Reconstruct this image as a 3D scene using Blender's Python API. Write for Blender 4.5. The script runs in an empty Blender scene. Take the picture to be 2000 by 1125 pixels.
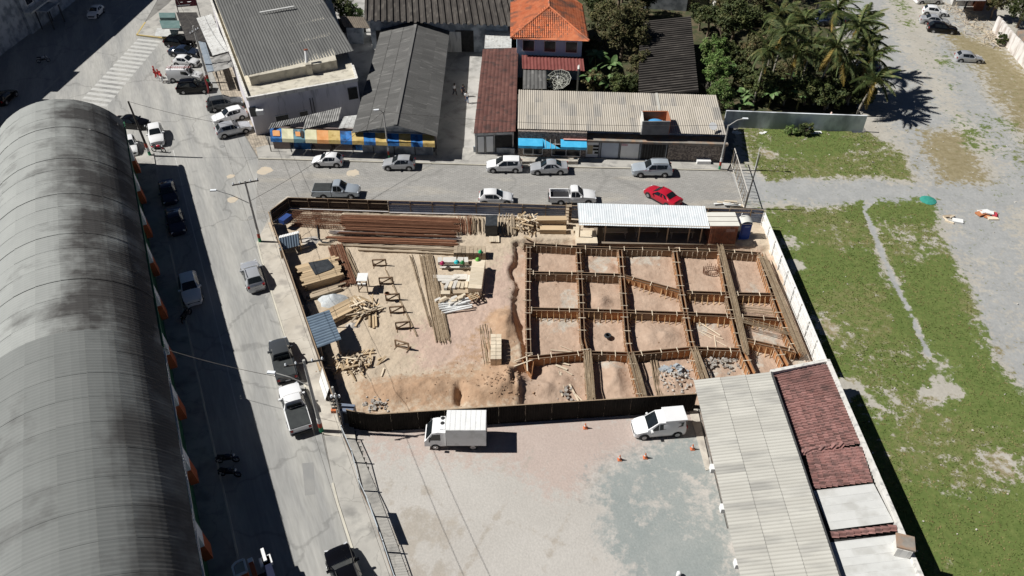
import bpy, bmesh, math, random
import numpy as np
from mathutils import Vector, Matrix, noise as mnoise

random.seed(7)
rng = np.random.default_rng(7)
scene = bpy.context.scene
COL = scene.collection
rad = math.radians

# ------------------------------------------------------------------ camera
CAM_H, PITCH, FPX = 51.0, rad(41.05), 1522.0
cam_data = bpy.data.cameras.new("camera")
cam_data.sensor_width = 36.0
cam_data.lens = FPX / 2000.0 * 36.0
cam_data.clip_start, cam_data.clip_end = 0.5, 6000
cam = bpy.data.objects.new("camera", cam_data)
cam.location = (0, 0, CAM_H)
cam.rotation_euler = (math.pi / 2 - PITCH, 0, 0)
COL.objects.link(cam)
scene.camera = cam

# ------------------------------------------------------------------ light
SUN_EL = 47.0
SUN_DIR = Vector((1.0, -0.065, 0)).normalized()          # the way shadows fall on the ground
world = bpy.data.worlds.new("World"); scene.world = world; world.use_nodes = True
wn = world.node_tree.nodes; wl = world.node_tree.links
bgn = wn.get("Background") or wn.new("ShaderNodeBackground")
sky = wn.new("ShaderNodeTexSky"); sky.sky_type = 'NISHITA'; sky.sun_disc = False
sky.sun_elevation = rad(SUN_EL)
to_sun = -SUN_DIR
sky.sun_rotation = math.atan2(to_sun.x, to_sun.y)
wl.new(sky.outputs[0], bgn.inputs[0]); bgn.inputs[1].default_value = 0.05
sky.air_density = 0.25; sky.dust_density = 0.0; sky.ozone_density = 1.0       # clear dry winter sky, deep shadows
sun_data = bpy.data.lights.new("sun", 'SUN'); sun_data.energy = 5.0; sun_data.angle = rad(0.5)
sun_data.color = (1.0, 0.98, 0.94)
sun = bpy.data.objects.new("sun", sun_data); COL.objects.link(sun)
ray = Vector((SUN_DIR.x * math.cos(rad(SUN_EL)), SUN_DIR.y * math.cos(rad(SUN_EL)), -math.sin(rad(SUN_EL))))
sun.rotation_euler = ray.to_track_quat('-Z', 'Y').to_euler()
sun.location = (-60, 40, 90)
vs = scene.view_settings
vs.view_transform = 'Standard'; vs.look = 'None'; vs.exposure = 0.2; vs.gamma = 1.0; vs.use_curve_mapping = False

# ------------------------------------------------------------------ survey helper: photo pixel + height -> metres
_sp, _cp = math.sin(PITCH), math.cos(PITCH)
def P(px, py, z=0.0):
    u = (px - 1000) / FPX; v = (py - 562.5) / FPX
    d = (u, _cp - v * _sp, -_sp - v * _cp)
    t = (z - CAM_H) / d[2]
    return Vector((d[0] * t, d[1] * t, z))

# ------------------------------------------------------------------ numpy noise
_perm = rng.random((256, 256))
def vnoise(x, y, s=1.0, o=0):
    x = np.asarray(x, float) / s + 37.3 * o + 500; y = np.asarray(y, float) / s + 11.7 * o + 500
    xi = np.floor(x).astype(int); yi = np.floor(y).astype(int)
    fx = x - xi; fy = y - yi
    fx = fx * fx * (3 - 2 * fx); fy = fy * fy * (3 - 2 * fy)
    g = lambda a, b: _perm[a & 255, b & 255]
    return (g(xi, yi) * (1 - fx) + g(xi + 1, yi) * fx) * (1 - fy) + (g(xi, yi + 1) * (1 - fx) + g(xi + 1, yi + 1) * fx) * fy
def fbm(x, y, s=1.0, oct=4, o=0):
    r = 0; a = 0.5; t = 0
    for k in range(oct):
        r = r + a * vnoise(x, y, s, o + k); t += a; a *= 0.5; s *= 0.5
    return r / t
def dist_line(x, y, pts):
    d = np.full(np.shape(x), 1e9)
    for (ax, ay), (bx, by) in zip(pts[:-1], pts[1:]):
        vx, vy = bx - ax, by - ay; L2 = vx * vx + vy * vy + 1e-9
        t = np.clip(((x - ax) * vx + (y - ay) * vy) / L2, 0, 1)
        d = np.minimum(d, np.hypot(x - ax - t * vx, y - ay - t * vy))
    return d
def inside(x, y, poly):
    r = np.zeros(np.shape(x), bool); n = len(poly)
    for i in range(n):
        ax, ay = poly[i]; bx, by = poly[(i + 1) % n]
        c = ((ay > y) != (by > y)) & (x < (bx - ax) * (y - ay) / (by - ay + 1e-12) + ax)
        r ^= c
    return r
def sdist(x, y, poly):                       # signed distance, negative inside
    d = dist_line(x, y, list(poly) + [poly[0]])
    return np.where(inside(x, y, poly), -d, d)
def smooth(a, b, t):
    t = np.clip((t - a) / (b - a), 0, 1); return t * t * (3 - 2 * t)
def pxy(pts, z=0.0):
    return [tuple(P(a, b, z)[:2]) for a, b in pts]

# ------------------------------------------------------------------ materials
MATS = {}
def mat(name, c1, c2=None, scale=1.0, rough=0.85, rnd=0.0, bump=0.0, bscale=None, stretch=(1, 1, 1), metal=0.0,
        coord='Object', detail=6, lo=0.35, hi=0.65, spec=0.3, c3=None, s3=8.0, f3=0.3, coat=0.0, grain=0.0, rot=0.0, valley=0.0, vmin=.60):
    if name in MATS: return MATS[name]
    m = bpy.data.materials.new(name); m.use_nodes = True
    nt = m.node_tree; N = nt.nodes; L = nt.links
    b = N.get("Principled BSDF")
    b.inputs["Roughness"].default_value = rough; b.inputs["Metallic"].default_value = metal
    b.inputs["Specular IOR Level"].default_value = spec
    if coat: b.inputs["Coat Weight"].default_value = coat; b.inputs["Coat Roughness"].default_value = 0.08
    c2 = c2 or c1
    tc = N.new("ShaderNodeTexCoord"); mp = N.new("ShaderNodeMapping"); mp.inputs["Scale"].default_value = stretch
    if rot:
        mr0 = N.new("ShaderNodeMapping"); mr0.inputs["Rotation"].default_value = (0, 0, rot); L.new(tc.outputs[coord], mr0.inputs[0]); L.new(mr0.outputs[0], mp.inputs[0])
    else: L.new(tc.outputs[coord], mp.inputs[0])
    src = mp.outputs[0]
    if rnd:
        oi = N.new("ShaderNodeObjectInfo"); mu = N.new("ShaderNodeVectorMath"); mu.operation = 'ADD'
        ml = N.new("ShaderNodeMath"); ml.operation = 'MULTIPLY'; ml.inputs[1].default_value = 137.0
        L.new(oi.outputs["Random"], ml.inputs[0]); L.new(mp.outputs[0], mu.inputs[0]); L.new(ml.outputs[0], mu.inputs[1])
        src = mu.outputs[0]
    nz = N.new("ShaderNodeTexNoise"); nz.inputs["Scale"].default_value = scale; nz.inputs["Detail"].default_value = detail
    nz.inputs["Roughness"].default_value = 0.62
    L.new(src, nz.inputs[0])
    mr = N.new("ShaderNodeMapRange"); mr.inputs[1].default_value = lo; mr.inputs[2].default_value = hi
    L.new(nz.outputs[0], mr.inputs[0])
    mx = N.new("ShaderNodeMix"); mx.data_type = 'RGBA'
    mx.inputs[6].default_value = (*c1, 1); mx.inputs[7].default_value = (*c2, 1)
    L.new(mr.outputs[0], mx.inputs[0]); out = mx.outputs[2]
    if c3:
        n3 = N.new("ShaderNodeTexNoise"); n3.inputs["Scale"].default_value = s3; n3.inputs["Detail"].default_value = 5
        L.new(src, n3.inputs[0])
        m3 = N.new("ShaderNodeMapRange"); m3.inputs[1].default_value = 0.62 - f3 * 0.4; m3.inputs[2].default_value = 0.75 - f3 * 0.3
        L.new(n3.outputs[0], m3.inputs[0])
        x3 = N.new("ShaderNodeMix"); x3.data_type = 'RGBA'; x3.inputs[7].default_value = (*c3, 1)
        L.new(m3.outputs[0], x3.inputs[0]); L.new(out, x3.inputs[6]); out = x3.outputs[2]
    if rnd:
        r2 = N.new("ShaderNodeMapRange"); r2.inputs[3].default_value = 1 - rnd; r2.inputs[4].default_value = 1 + rnd
        L.new(oi.outputs["Random"], r2.inputs[0])
        hs = N.new("ShaderNodeHueSaturation"); L.new(r2.outputs[0], hs.inputs["Value"]); L.new(out, hs.inputs["Color"]); out = hs.outputs[0]
    if grain:
        ng = N.new("ShaderNodeTexNoise"); ng.inputs["Scale"].default_value = grain; ng.inputs["Detail"].default_value = 2
        L.new(src, ng.inputs[0])
        rg = N.new("ShaderNodeMapRange"); rg.inputs[1].default_value = .3; rg.inputs[2].default_value = .7
        rg.inputs[3].default_value = .91; rg.inputs[4].default_value = 1.09
        L.new(ng.outputs[0], rg.inputs[0])
        hg = N.new("ShaderNodeHueSaturation"); L.new(rg.outputs[0], hg.inputs["Value"]); L.new(out, hg.inputs["Color"]); out = hg.outputs[0]
    if valley:                                   # colour darkens towards the valleys of corrugated sheets
        sp = N.new("ShaderNodeSeparateXYZ"); L.new(tc.outputs['Object'], sp.inputs[0])
        rv = N.new("ShaderNodeMapRange"); rv.inputs[1].default_value = 0.0; rv.inputs[2].default_value = valley
        rv.inputs[3].default_value = vmin; rv.inputs[4].default_value = 1.08
        L.new(sp.outputs[2], rv.inputs[0]); hv = N.new("ShaderNodeHueSaturation"); L.new(rv.outputs[0], hv.inputs["Value"]); L.new(out, hv.inputs["Color"]); out = hv.outputs[0]
    L.new(out, b.inputs["Base Color"])
    if bump:
        nb = N.new("ShaderNodeTexNoise"); nb.inputs["Scale"].default_value = bscale or scale * 6; nb.inputs["Detail"].default_value = 4
        L.new(src, nb.inputs[0]); bp = N.new("ShaderNodeBump"); bp.inputs["Strength"].default_value = bump
        bp.inputs["Distance"].default_value = 0.05
        L.new(nb.outputs[0], bp.inputs["Height"]); L.new(bp.outputs[0], b.inputs["Normal"])
    MATS[name] = m
    return m

# ------------------------------------------------------------------ mesh builder
class MB:
    def __init__(s): s.v = []; s.f = []
    def _add(s, vs_, fs): o = len(s.v); s.v += [tuple(p) for p in vs_]; s.f += [tuple(i + o for i in f) for f in fs]; return s
    def boxm(s, M, sx, sy, sz):
        c = [M @ Vector((a * sx / 2, b * sy / 2, d * sz / 2)) for a in (-1, 1) for b in (-1, 1) for d in (-1, 1)]
        return s._add(c, [(0, 1, 3, 2), (4, 6, 7, 5), (0, 4, 5, 1), (2, 3, 7, 6), (0, 2, 6, 4), (1, 5, 7, 3)])
    def box(s, c, size, rz=0):
        return s.boxm(Matrix.Translation(Vector(c)) @ Matrix.Rotation(rz, 4, 'Z'), *size)
    def quad(s, *p): return s._add(p, [tuple(range(len(p)))])
    def prism(s, pts, z0, z1):
        n = len(pts); a = sum(pts[i][0] * pts[(i + 1) % n][1] - pts[(i + 1) % n][0] * pts[i][1] for i in range(n))
        if a < 0: pts = list(pts)[::-1]
        z0 = z0 if hasattr(z0, '__len__') else [z0] * n; z1 = z1 if hasattr(z1, '__len__') else [z1] * n
        if a < 0: z0 = z0[::-1]; z1 = z1[::-1]
        v = [(p[0], p[1], z) for p, z in zip(pts, z0)] + [(p[0], p[1], z) for p, z in zip(pts, z1)]
        return s._add(v, [tuple(range(n))[::-1], tuple(range(n, 2 * n))] + [(i, (i + 1) % n, n + (i + 1) % n, n + i) for i in range(n)])
    def beam(s, a, b, w, h, up=(0, 0, 1)):
        a = Vector(a); b = Vector(b); d = (b - a); L = d.length
        if L < 1e-6: return s
        d.normalize(); up = Vector(up)
        if abs(d.dot(up)) > 0.98: up = Vector((0, 1, 0))
        y = up.cross(d).normalized(); z = d.cross(y)
        M = Matrix((d, y, z)).transposed().to_4x4(); M.translation = (a + b) / 2
        return s.boxm(M, L, w, h)
    def tube(s, a, b, r0, r1=None, n=8, cap=True):
        a = Vector(a); b = Vector(b); r1 = r0 if r1 is None else r1; d = (b - a).normalized()
        u = d.orthogonal().normalized(); w = d.cross(u)
        v = []
        for c, r in ((a, r0), (b, r1)):
            for i in range(n):
                t = 2 * math.pi * i / n; v.append(c + (u * math.cos(t) + w * math.sin(t)) * r)
        f = [(i, (i + 1) % n, n + (i + 1) % n, n + i) for i in range(n)]
        if cap: f += [tuple(range(n))[::-1], tuple(range(n, 2 * n))]
        return s._add(v, f)
    def path(s, pts, r, n=6):
        for a, b in zip(pts[:-1], pts[1:]): s.tube(a, b, r, r, n, cap=False)
        return s
    def lathe(s, prof, c=(0, 0, 0), n=16, axis='Z', closed=True):
        v = []
        for r, z in prof:
            for i in range(n):
                t = 2 * math.pi * i / n
                p = (r * math.cos(t), r * math.sin(t), z)
                if axis == 'Y': p = (r * math.cos(t), z, -r * math.sin(t))
                if axis == 'X': p = (z, r * math.cos(t), r * math.sin(t))
                v.append((p[0] + c[0], p[1] + c[1], p[2] + c[2]))
        f = []
        for k in range(len(prof) - 1):
            for i in range(n):
                f.append((k * n + i, k * n + (i + 1) % n, (k + 1) * n + (i + 1) % n, (k + 1) * n + i))
        if closed:
            f.append(tuple(range(n))[::-1]); f.append(tuple(range((len(prof) - 1) * n, len(prof) * n)))
        return s._add(v, f)
    def grid(s, pts, nu, nv):           # pts row-major nv rows of nu
        return s._add(pts, [(j * nu + i, j * nu + i + 1, (j + 1) * nu + i + 1, (j + 1) * nu + i) for j in range(nv - 1) for i in range(nu - 1)])
    def mesh(s, name, m=None, smooth_angle=None, origin=None):
        me = bpy.data.meshes.new(name)
        v = s.v
        if origin is not None: v = [(p[0] - origin[0], p[1] - origin[1], p[2] - origin[2]) for p in v]
        me.from_pydata(v, [], s.f); me.validate()
        if m: me.materials.append(m)
        if smooth_angle:
            me.polygons.foreach_set("use_smooth", [True] * len(me.polygons)); me.set_sharp_from_angle(angle=rad(smooth_angle))
        me.update()
        return me
    def build(s, name, m, parent=None, local=False, sm=None):
        """one linked mesh object; coordinates are world metres unless local"""
        if parent is not None:
            o = bpy.data.objects.new(name, s.mesh(name, m, sm, None if local else parent.location)); o.parent = parent
        else:
            a = np.array(s.v); org = ((a[:, 0].min() + a[:, 0].max()) / 2, (a[:, 1].min() + a[:, 1].max()) / 2, a[:, 2].min())
            o = bpy.data.objects.new(name, s.mesh(name, m, sm, org)); o.location = org
        COL.objects.link(o)
        return o

def inst(name, me, parent, M=None, m=None):
    o = bpy.data.objects.new(name, me); o.parent = parent
    if M is not None: o.matrix_basis = M
    if m is not None:
        if not me.materials: me.materials.append(m)
        o.material_slots[0].link = 'OBJECT'; o.material_slots[0].material = m
    COL.objects.link(o); return o
def tag(o, label, cat, group=None):
    o['label'] = label; o['category'] = cat
    if group: o['group'] = group
    return o
def thing(name, label, cat, loc=(0, 0, 0), rz=0.0, group=None):
    o = bpy.data.objects.new(name, None); o.empty_display_size = 0.3
    o.location = loc; o.rotation_euler = (0, 0, rz); COL.objects.link(o)
    return tag(o, label, cat, group)
def structure(o): o['kind'] = 'structure'; return o
def stuff(o): o['kind'] = 'stuff'; return o
def clone(root, loc, rz, label, group=None, scale=None):
    r = root.copy(); COL.objects.link(r); r.location = loc; r.rotation_euler = (0, 0, rz); r['label'] = label
    if group: r['group'] = group
    if scale: r.scale = (scale,) * 3 if not hasattr(scale, '__len__') else scale
    def rec(src, dst):
        for c in src.children:
            k = c.copy(); COL.objects.link(k); k.parent = dst; k.matrix_parent_inverse = c.matrix_parent_inverse.copy()
            rec(c, k)
    rec(root, r)
    return r
def frame(o, x, y, z):                  # matrix from origin and axes
    M = Matrix((Vector(x), Vector(y), Vector(z))).transposed().to_4x4(); M.translation = Vector(o); return M

# corrugated sheet, waves run along local Y, width along X, origin at upper-left corner
_sheet = {}
def sheet_mesh(w, l, pitch, amp, m, kind='wave', sk=0.0):
    k = (round(w, 3), round(l, 3), pitch, amp, m.name, kind, round(sk, 3))
    if k in _sheet: return _sheet[k]
    xs = []
    n = max(1, round(w / pitch))
    for i in range(n):
        x0 = w * i / n; p = w / n
        if kind == 'wave': xs += [(x0, 0), (x0 + p * .25, amp * .7), (x0 + p * .5, amp), (x0 + p * .75, amp * .7)]
        elif kind == 'trap': xs += [(x0, amp), (x0 + p * .28, amp), (x0 + p * .5, 0), (x0 + p * .82, 0)]
        elif kind == 'channel': xs += [(x0, amp), (x0 + p * .35, amp), (x0 + p * .5, 0), (x0 + p * .85, 0)]
        elif kind == 'rib': xs += [(x0, 0), (x0 + p * .04, amp), (x0 + p * .10, amp), (x0 + p * .14, 0)]
        elif kind == 'flat': xs += [(x0, 0)]
    xs += [(w, xs[0][1])]
    b = MB(); t = 0.012
    v = [(x + sk * y, -y, z) for y in (0, l) for x, z in xs] + [(x + sk * y, -y, z - t) for y in (0, l) for x, z in xs]
    nn = len(xs); f = []
    for i in range(nn - 1):
        f.append((i, nn + i, nn + i + 1, i + 1))
        f.append((nn + i, 3 * nn + i, 3 * nn + i + 1, nn + i + 1))
        f.append((2 * nn + i, 2 * nn + i + 1, 3 * nn + i + 1, 3 * nn + i))
    b._add(v, f)
    _sheet[k] = b.mesh("roof_sheet", m); return _sheet[k]
def roof_plane(parent, A, B, C, nw, nl, m, pitch=0.3, amp=0.06, kind='wave', name='roof_sheet', jit=0.012, skip=(), over=1.03, flipz=False):
    """A upper-left, B upper-right, C lower-left (world). Sheets go left-right nw, down nl."""
    A, B, C = Vector(A), Vector(B), Vector(C)
    U = (B - A); Vv = (C - A); W = U.length; L = Vv.length
    x = U.normalized(); z = x.cross(-Vv.normalized()).normalized(); y = z.cross(x)
    if z.z < 0: return roof_plane(parent, B, A, C + (B - A), nw, nl, m, pitch, amp, kind, name, jit, skip, over)
    Lp = -Vv.dot(y)                                # true slope length; parallelogram sheets where the eave is not square
    me = sheet_mesh(W / nw * over, Lp / nl * 1.05, pitch, amp, m, kind, Vv.dot(x) / Lp)
    for j in range(nl):
        for i in range(nw):
            if (i, j) in skip: continue
            o = A + U * (i / nw) + Vv * (j / nl) + z * (0.03 + 0.004 * (i % 2) + random.uniform(0, jit))
            M = frame(o - parent.location, x, y, z)
            # lower rows tuck under upper ones
            M = M @ Matrix.Rotation(0.022, 4, 'X') @ Matrix.Rotation(random.uniform(-jit, jit) * .25, 4, 'Z')
            inst(name, me, parent, M)
def slab(parent, name, pts, z, m, t=0.12):
    return MB().prism([p[:2] for p in pts], z - t, z).build(name, m, parent)
def wall(parent, name, a, b, z0, z1, m, t=0.15, z1b=None):
    a = Vector(a); b = Vector(b); d = Vector((b.x - a.x, b.y - a.y)).normalized(); n = Vector((-d.y, d.x)) * t / 2
    pts = [(a.x + n.x, a.y + n.y), (b.x + n.x, b.y + n.y), (b.x - n.x, b.y - n.y), (a.x - n.x, a.y - n.y)]
    e = z1 if z1b is None else z1b
    return MB().prism(pts, z0, [z1, e, e, z1]).build(name, m, parent)
# ================================================================== THE SETTING: ground sheets
m_ground = mat('ground_concrete', (.17, .165, .155), (.25, .24, .22), .12, .95, bump=.15, c3=(.12, .11, .10), s3=.5)
m_asphalt = mat('street_asphalt', (.34, .332, .308), (.415, .405, .378), .6, .93, bump=.1, bscale=9, c3=(.29, .287, .275), s3=.5, f3=.5, grain=5, rot=1.14, stretch=(.12, 1, 1), lo=.3, hi=.7)
m_paver = mat('side_street', (.305, .295, .275), (.365, .352, .33), .3, .93, bump=.1, bscale=6, c3=(.42, .39, .34), s3=.4, f3=.2, grain=5, stretch=(.3, 1, 1), lo=.3, hi=.7)
m_walk = mat('sidewalk_concrete', (.44, .40, .34), (.56, .52, .45), .35, .93, bump=.1, c3=(.36, .33, .29), s3=.8)
m_walkd = mat('sidewalk_old', (.36, .345, .315), (.45, .43, .39), .4, .93, bump=.1, c3=(.28, .27, .25), s3=.7)
m_kerb = mat('kerb_stone', (.62, .58, .48), (.50, .47, .40), .6, .9)
m_paint = mat('road_paint', (.52, .515, .49), (.40, .395, .375), 1.5, .85, lo=.4, hi=.75)
m_yel = mat('yellow_paint', (.52, .38, .11), (.45, .38, .22), 1.5, .85)
m_patch = mat('asphalt_patch', (.24, .24, .235), (.29, .285, .27), .6, .95, bump=.1, bscale=20)
m_soilg = mat('garden_soil', (.055, .058, .028), (.13, .10, .06), .5, .98, bump=.4, c3=(.05, .06, .025), s3=.9, f3=.5)
m_alley = mat('alley_concrete', (.36, .35, .33), (.46, .44, .41), .3, .95, bump=.1, c3=(.28, .27, .25), s3=.5)

def paver_joints(m, sx, sy, ang, dark=.72):
    nt = m.node_tree; N = nt.nodes; L = nt.links; b = N.get("Principled BSDF")
    old = b.inputs["Base Color"].links[0].from_socket
    tc = N.new("ShaderNodeTexCoord"); mp = N.new("ShaderNodeMapping"); mp.inputs["Rotation"].default_value = (0, 0, ang)
    br = N.new("ShaderNodeTexBrick"); br.inputs["Scale"].default_value = 1.0
    br.inputs["Brick Width"].default_value = sx; br.inputs["Row Height"].default_value = sy; br.inputs["Mortar Size"].default_value = .03
    br.inputs["Color1"].default_value = (1, 1, 1, 1); br.inputs["Color2"].default_value = (.86, .86, .86, 1); br.inputs["Mortar"].default_value = (dark, dark, dark, 1)
    L.new(tc.outputs['Object'], mp.inputs[0]); L.new(mp.outputs[0], br.inputs[0])
    mx = N.new("ShaderNodeMix"); mx.data_type = 'RGBA'; mx.blend_type = 'MULTIPLY'; mx.inputs[0].default_value = 1
    L.new(old, mx.inputs[6]); L.new(br.outputs[0], mx.inputs[7]); L.new(mx.outputs[2], b.inputs["Base Color"])
paver_joints(m_paver, .5, .25, 0.0)
def worn(m, cs, amount=.80, oil=.78):
    nt = m.node_tree; N = nt.nodes; L = nt.links; b = N.get("Principled BSDF"); old = b.inputs["Base Color"].links[0].from_socket
    tc = N.new("ShaderNodeTexCoord"); nz = N.new("ShaderNodeTexNoise"); nz.inputs["Scale"].default_value = .5; nz.inputs["Detail"].default_value = 5
    L.new(tc.outputs['Object'], nz.inputs[0]); ad = N.new("ShaderNodeVectorMath"); ad.operation = 'MULTIPLY_ADD'; ad.inputs[1].default_value = (3, 3, 0)
    L.new(nz.outputs[1], ad.inputs[0]); L.new(tc.outputs['Object'], ad.inputs[2])
    vo = N.new("ShaderNodeTexVoronoi"); vo.feature = 'DISTANCE_TO_EDGE'; vo.inputs["Scale"].default_value = cs; L.new(ad.outputs[0], vo.inputs[0])
    mr = N.new("ShaderNodeMapRange"); mr.inputs[1].default_value = .004; mr.inputs[2].default_value = .016; mr.inputs[3].default_value = amount; mr.inputs[4].default_value = 1; L.new(vo.outputs["Distance"], mr.inputs[0])
    no = N.new("ShaderNodeTexNoise"); no.inputs["Scale"].default_value = .7; no.inputs["Detail"].default_value = 3; L.new(tc.outputs['Object'], no.inputs[0])
    mo = N.new("ShaderNodeMapRange"); mo.inputs[1].default_value = .66; mo.inputs[2].default_value = .76; mo.inputs[3].default_value = 1; mo.inputs[4].default_value = oil; L.new(no.outputs[0], mo.inputs[0])
    mm = N.new("ShaderNodeMath"); mm.operation = 'MULTIPLY'; L.new(mr.outputs[0], mm.inputs[0]); L.new(mo.outputs[0], mm.inputs[1])
    hs = N.new("ShaderNodeHueSaturation"); L.new(mm.outputs[0], hs.inputs["Value"]); L.new(old, hs.inputs["Color"]); L.new(hs.outputs[0], b.inputs["Base Color"])
worn(m_asphalt, .085); worn(m_paver, .06, .86, .8); worn(m_walk, .3, .8, .85); worn(m_walkd, .3, .8, .82); worn(m_alley, .2, .8, .8)

def sheet(name, pts, z, m, t=0.0):
    b = MB()
    if t: b.prism(pts, z - t, z)
    else:
        a = sum(pts[i][0] * pts[(i + 1) % len(pts)][1] - pts[(i + 1) % len(pts)][0] * pts[i][1] for i in range(len(pts)))
        if a < 0: pts = list(pts)[::-1]
        b.quad(*[(p[0], p[1], z) for p in pts])
    return structure(b.build(name, m))
structure(MB().quad((-1800, -300, -.03), (1800, -300, -.03), (1800, 3000, -.03), (-1800, 3000, -.03)).build('ground', m_ground))

# main street with the avenue corner (asphalt), and the paved side street
street = pxy([(300, 300), (331, 480), (399, 794), (438, 964), (478, 1150), (505, 1330), (770, 1330), (708, 1130), (653, 952), (619, 810), (556, 656), (512, 510), (504, 470), (540, 400),
              (504, 311), (440, 200), (405, 120), (350, 84), (268, 70), (330, -40), (350, -60), (60, -60), (-260, 150), (-330, 300), (0, 330)])
sheet('street', street, .0, m_asphalt)
sheet('side_street', pxy([(504, 311), (760, 318), (1000, 325), (1424, 334), (1452, 372), (1456, 412), (1100, 424), (560, 412), (504, 470), (500, 400)]), .004, m_paver)
sheet('back_yard', pxy([(640, 330), (640, -40), (1130, -40), (1130, 330)]), .001, m_alley)
sheet('garden_soil', pxy([(1000, 200), (1000, -120), (1660, -120), (1690, 230), (1400, 235)]), .006, m_soilg)
# pavements as real steps
sheet('sidewalk', pxy([(556, 656), (512, 510), (504, 470), (540, 400), (562, 385), (600, 395), (640, 560), (670, 700), (695, 860), (634, 850), (619, 810)]), .13, m_walk, .14)
sheet('sidewalk', pxy([(634, 852), (653, 952), (708, 1130), (770, 1330), (930, 1330), (800, 1130), (735, 955), (692, 855)]), .1, m_walkd, .11)
sheet('sidewalk', pxy([(300, 300), (331, 480), (399, 794), (438, 964), (478, 1150), (505, 1330), (380, 1330), (330, 1100), (230, 480), (200, 300), (255, 262)]), .13, m_walkd, .14)
sheet('sidewalk', pxy([(505, 310), (760, 317), (1000, 324), (1420, 333), (1428, 318), (1000, 306), (920, 290), (760, 290), (520, 285), (500, 290)]), .13, m_walkd, .14)
sheet('sidewalk', pxy([(268, 68), (284, 45), (330, 8), (372, -40), (480, -40), (440, 120), (405, 120), (345, 78)]), .13, m_walkd, .14)
# concrete apron in front of the shops, dirty tiles
m_apr = mat('shop_apron', (.50, .43, .34), (.40, .34, .27), .7, .95, c3=(.30, .26, .21), s3=1.2, f3=.5)
paver_joints(m_apr, 1.1, .32, 1.15, .6)
sheet('pavement', pxy([(440, 200), (462, 235), (505, 308), (535, 305), (505, 235), (450, 120), (405, 118)]), .05, m_apr, .06)
# kerbs
def kerb(pts, w, z0, z1, m):
    b = MB()
    for a, c in zip(pts[:-1], pts[1:]):
        a = Vector((*a, (z0 + z1) / 2)); c = Vector((*c, (z0 + z1) / 2)); b.beam(a, c, w, z1 - z0)
    return structure(b.build('kerb', m))
kerb(pxy([(503, 474), (512, 510), (556, 656), (619, 810), (632, 848)]), .16, 0, .15, m_kerb)
kerb(pxy([(650, 945), (660, 985), (690, 1078), (708, 1135), (760, 1300)]), .16, 0, .14, m_kerb)
kerb(pxy([(331, 480), (399, 794), (438, 964), (478, 1150)]), .14, 0, .145, m_kerb)
kerb(pxy([(505, 311), (760, 318), (1000, 325), (1420, 334)]), .14, 0, .145, m_kerb)
kerb(pxy([(345, 78), (268, 69), (284, 45)]), .25, 0, .15, m_yel)
# zebra crossing: each stripe a painted sheet
za, zb = P(268, 77), P(155, 199); zc, zd = P(314, 82), P(210, 206)
for i in range(17):
    t = i / 16; a = za.lerp(zb, t); c = zc.lerp(zd, t); d = (zb - za) / 16 * .26
    structure(MB().quad((a.x - d.x, a.y - d.y, .005), (c.x - d.x, c.y - d.y, .005), (c.x + d.x, c.y + d.y, .005), (a.x + d.x, a.y + d.y, .005)).build('crossing_stripe', m_paint))
def line(pts, w, z=.005, m=m_paint, name='road_line'):
    b = MB()
    for a, c in zip(pts[:-1], pts[1:]):
        a = Vector((*a, z)); c = Vector((*c, z)); d = (c - a).normalized(); n = Vector((-d.y, d.x, 0)) * w / 2
        b.quad(a - n, c - n, c + n, a + n)
    return structure(b.build(name, m))
line(pxy([(338, 293), (346, 322), (362, 390), (385, 480), (430, 660), (470, 830)]), .10)
line(pxy([(262, 5), (150, 118), (60, 205)]), .35, .005, m_walkd, 'gutter')
# patches of newer asphalt and stains on the street
for q in ([(590, 905), (612, 903), (616, 965), (596, 968)], [(443, 435), (520, 428), (560, 560), (600, 700), (560, 705), (500, 560)]):
    sheet('asphalt_patch', pxy(q), .0045, m_asphalt if len(q) > 4 else m_patch)
m_sand = mat('sand_spill', (.56, .47, .36), (.50, .44, .35), 1, .97)
def blob(cx, cy, r, n=14, seed=0):
    rr = random.Random(seed); c = P(cx, cy)
    return [(c.x + r * math.cos(t * 2 * math.pi / n) * rr.uniform(.7, 1.2), c.y + r * math.sin(t * 2 * math.pi / n) * rr.uniform(.7, 1.2)) for t in range(n)]
for i, (x, y, r) in enumerate([(518, 333, .9), (455, 390, .7), (505, 585, .8), (690, 338, .8), (665, 360, .5), (450, 345, .5)]):
    sheet('sand_patch', blob(x, y, r, seed=i), .0085, m_sand if i != 2 else m_patch)
for x, y in ((434, 286), (490, 425)):
    structure(MB().lathe([(.32, .0), (.32, .02), (.26, .025), (.26, .018)], tuple(P(x, y)), 14).build('drain_cover', m_patch))
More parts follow.
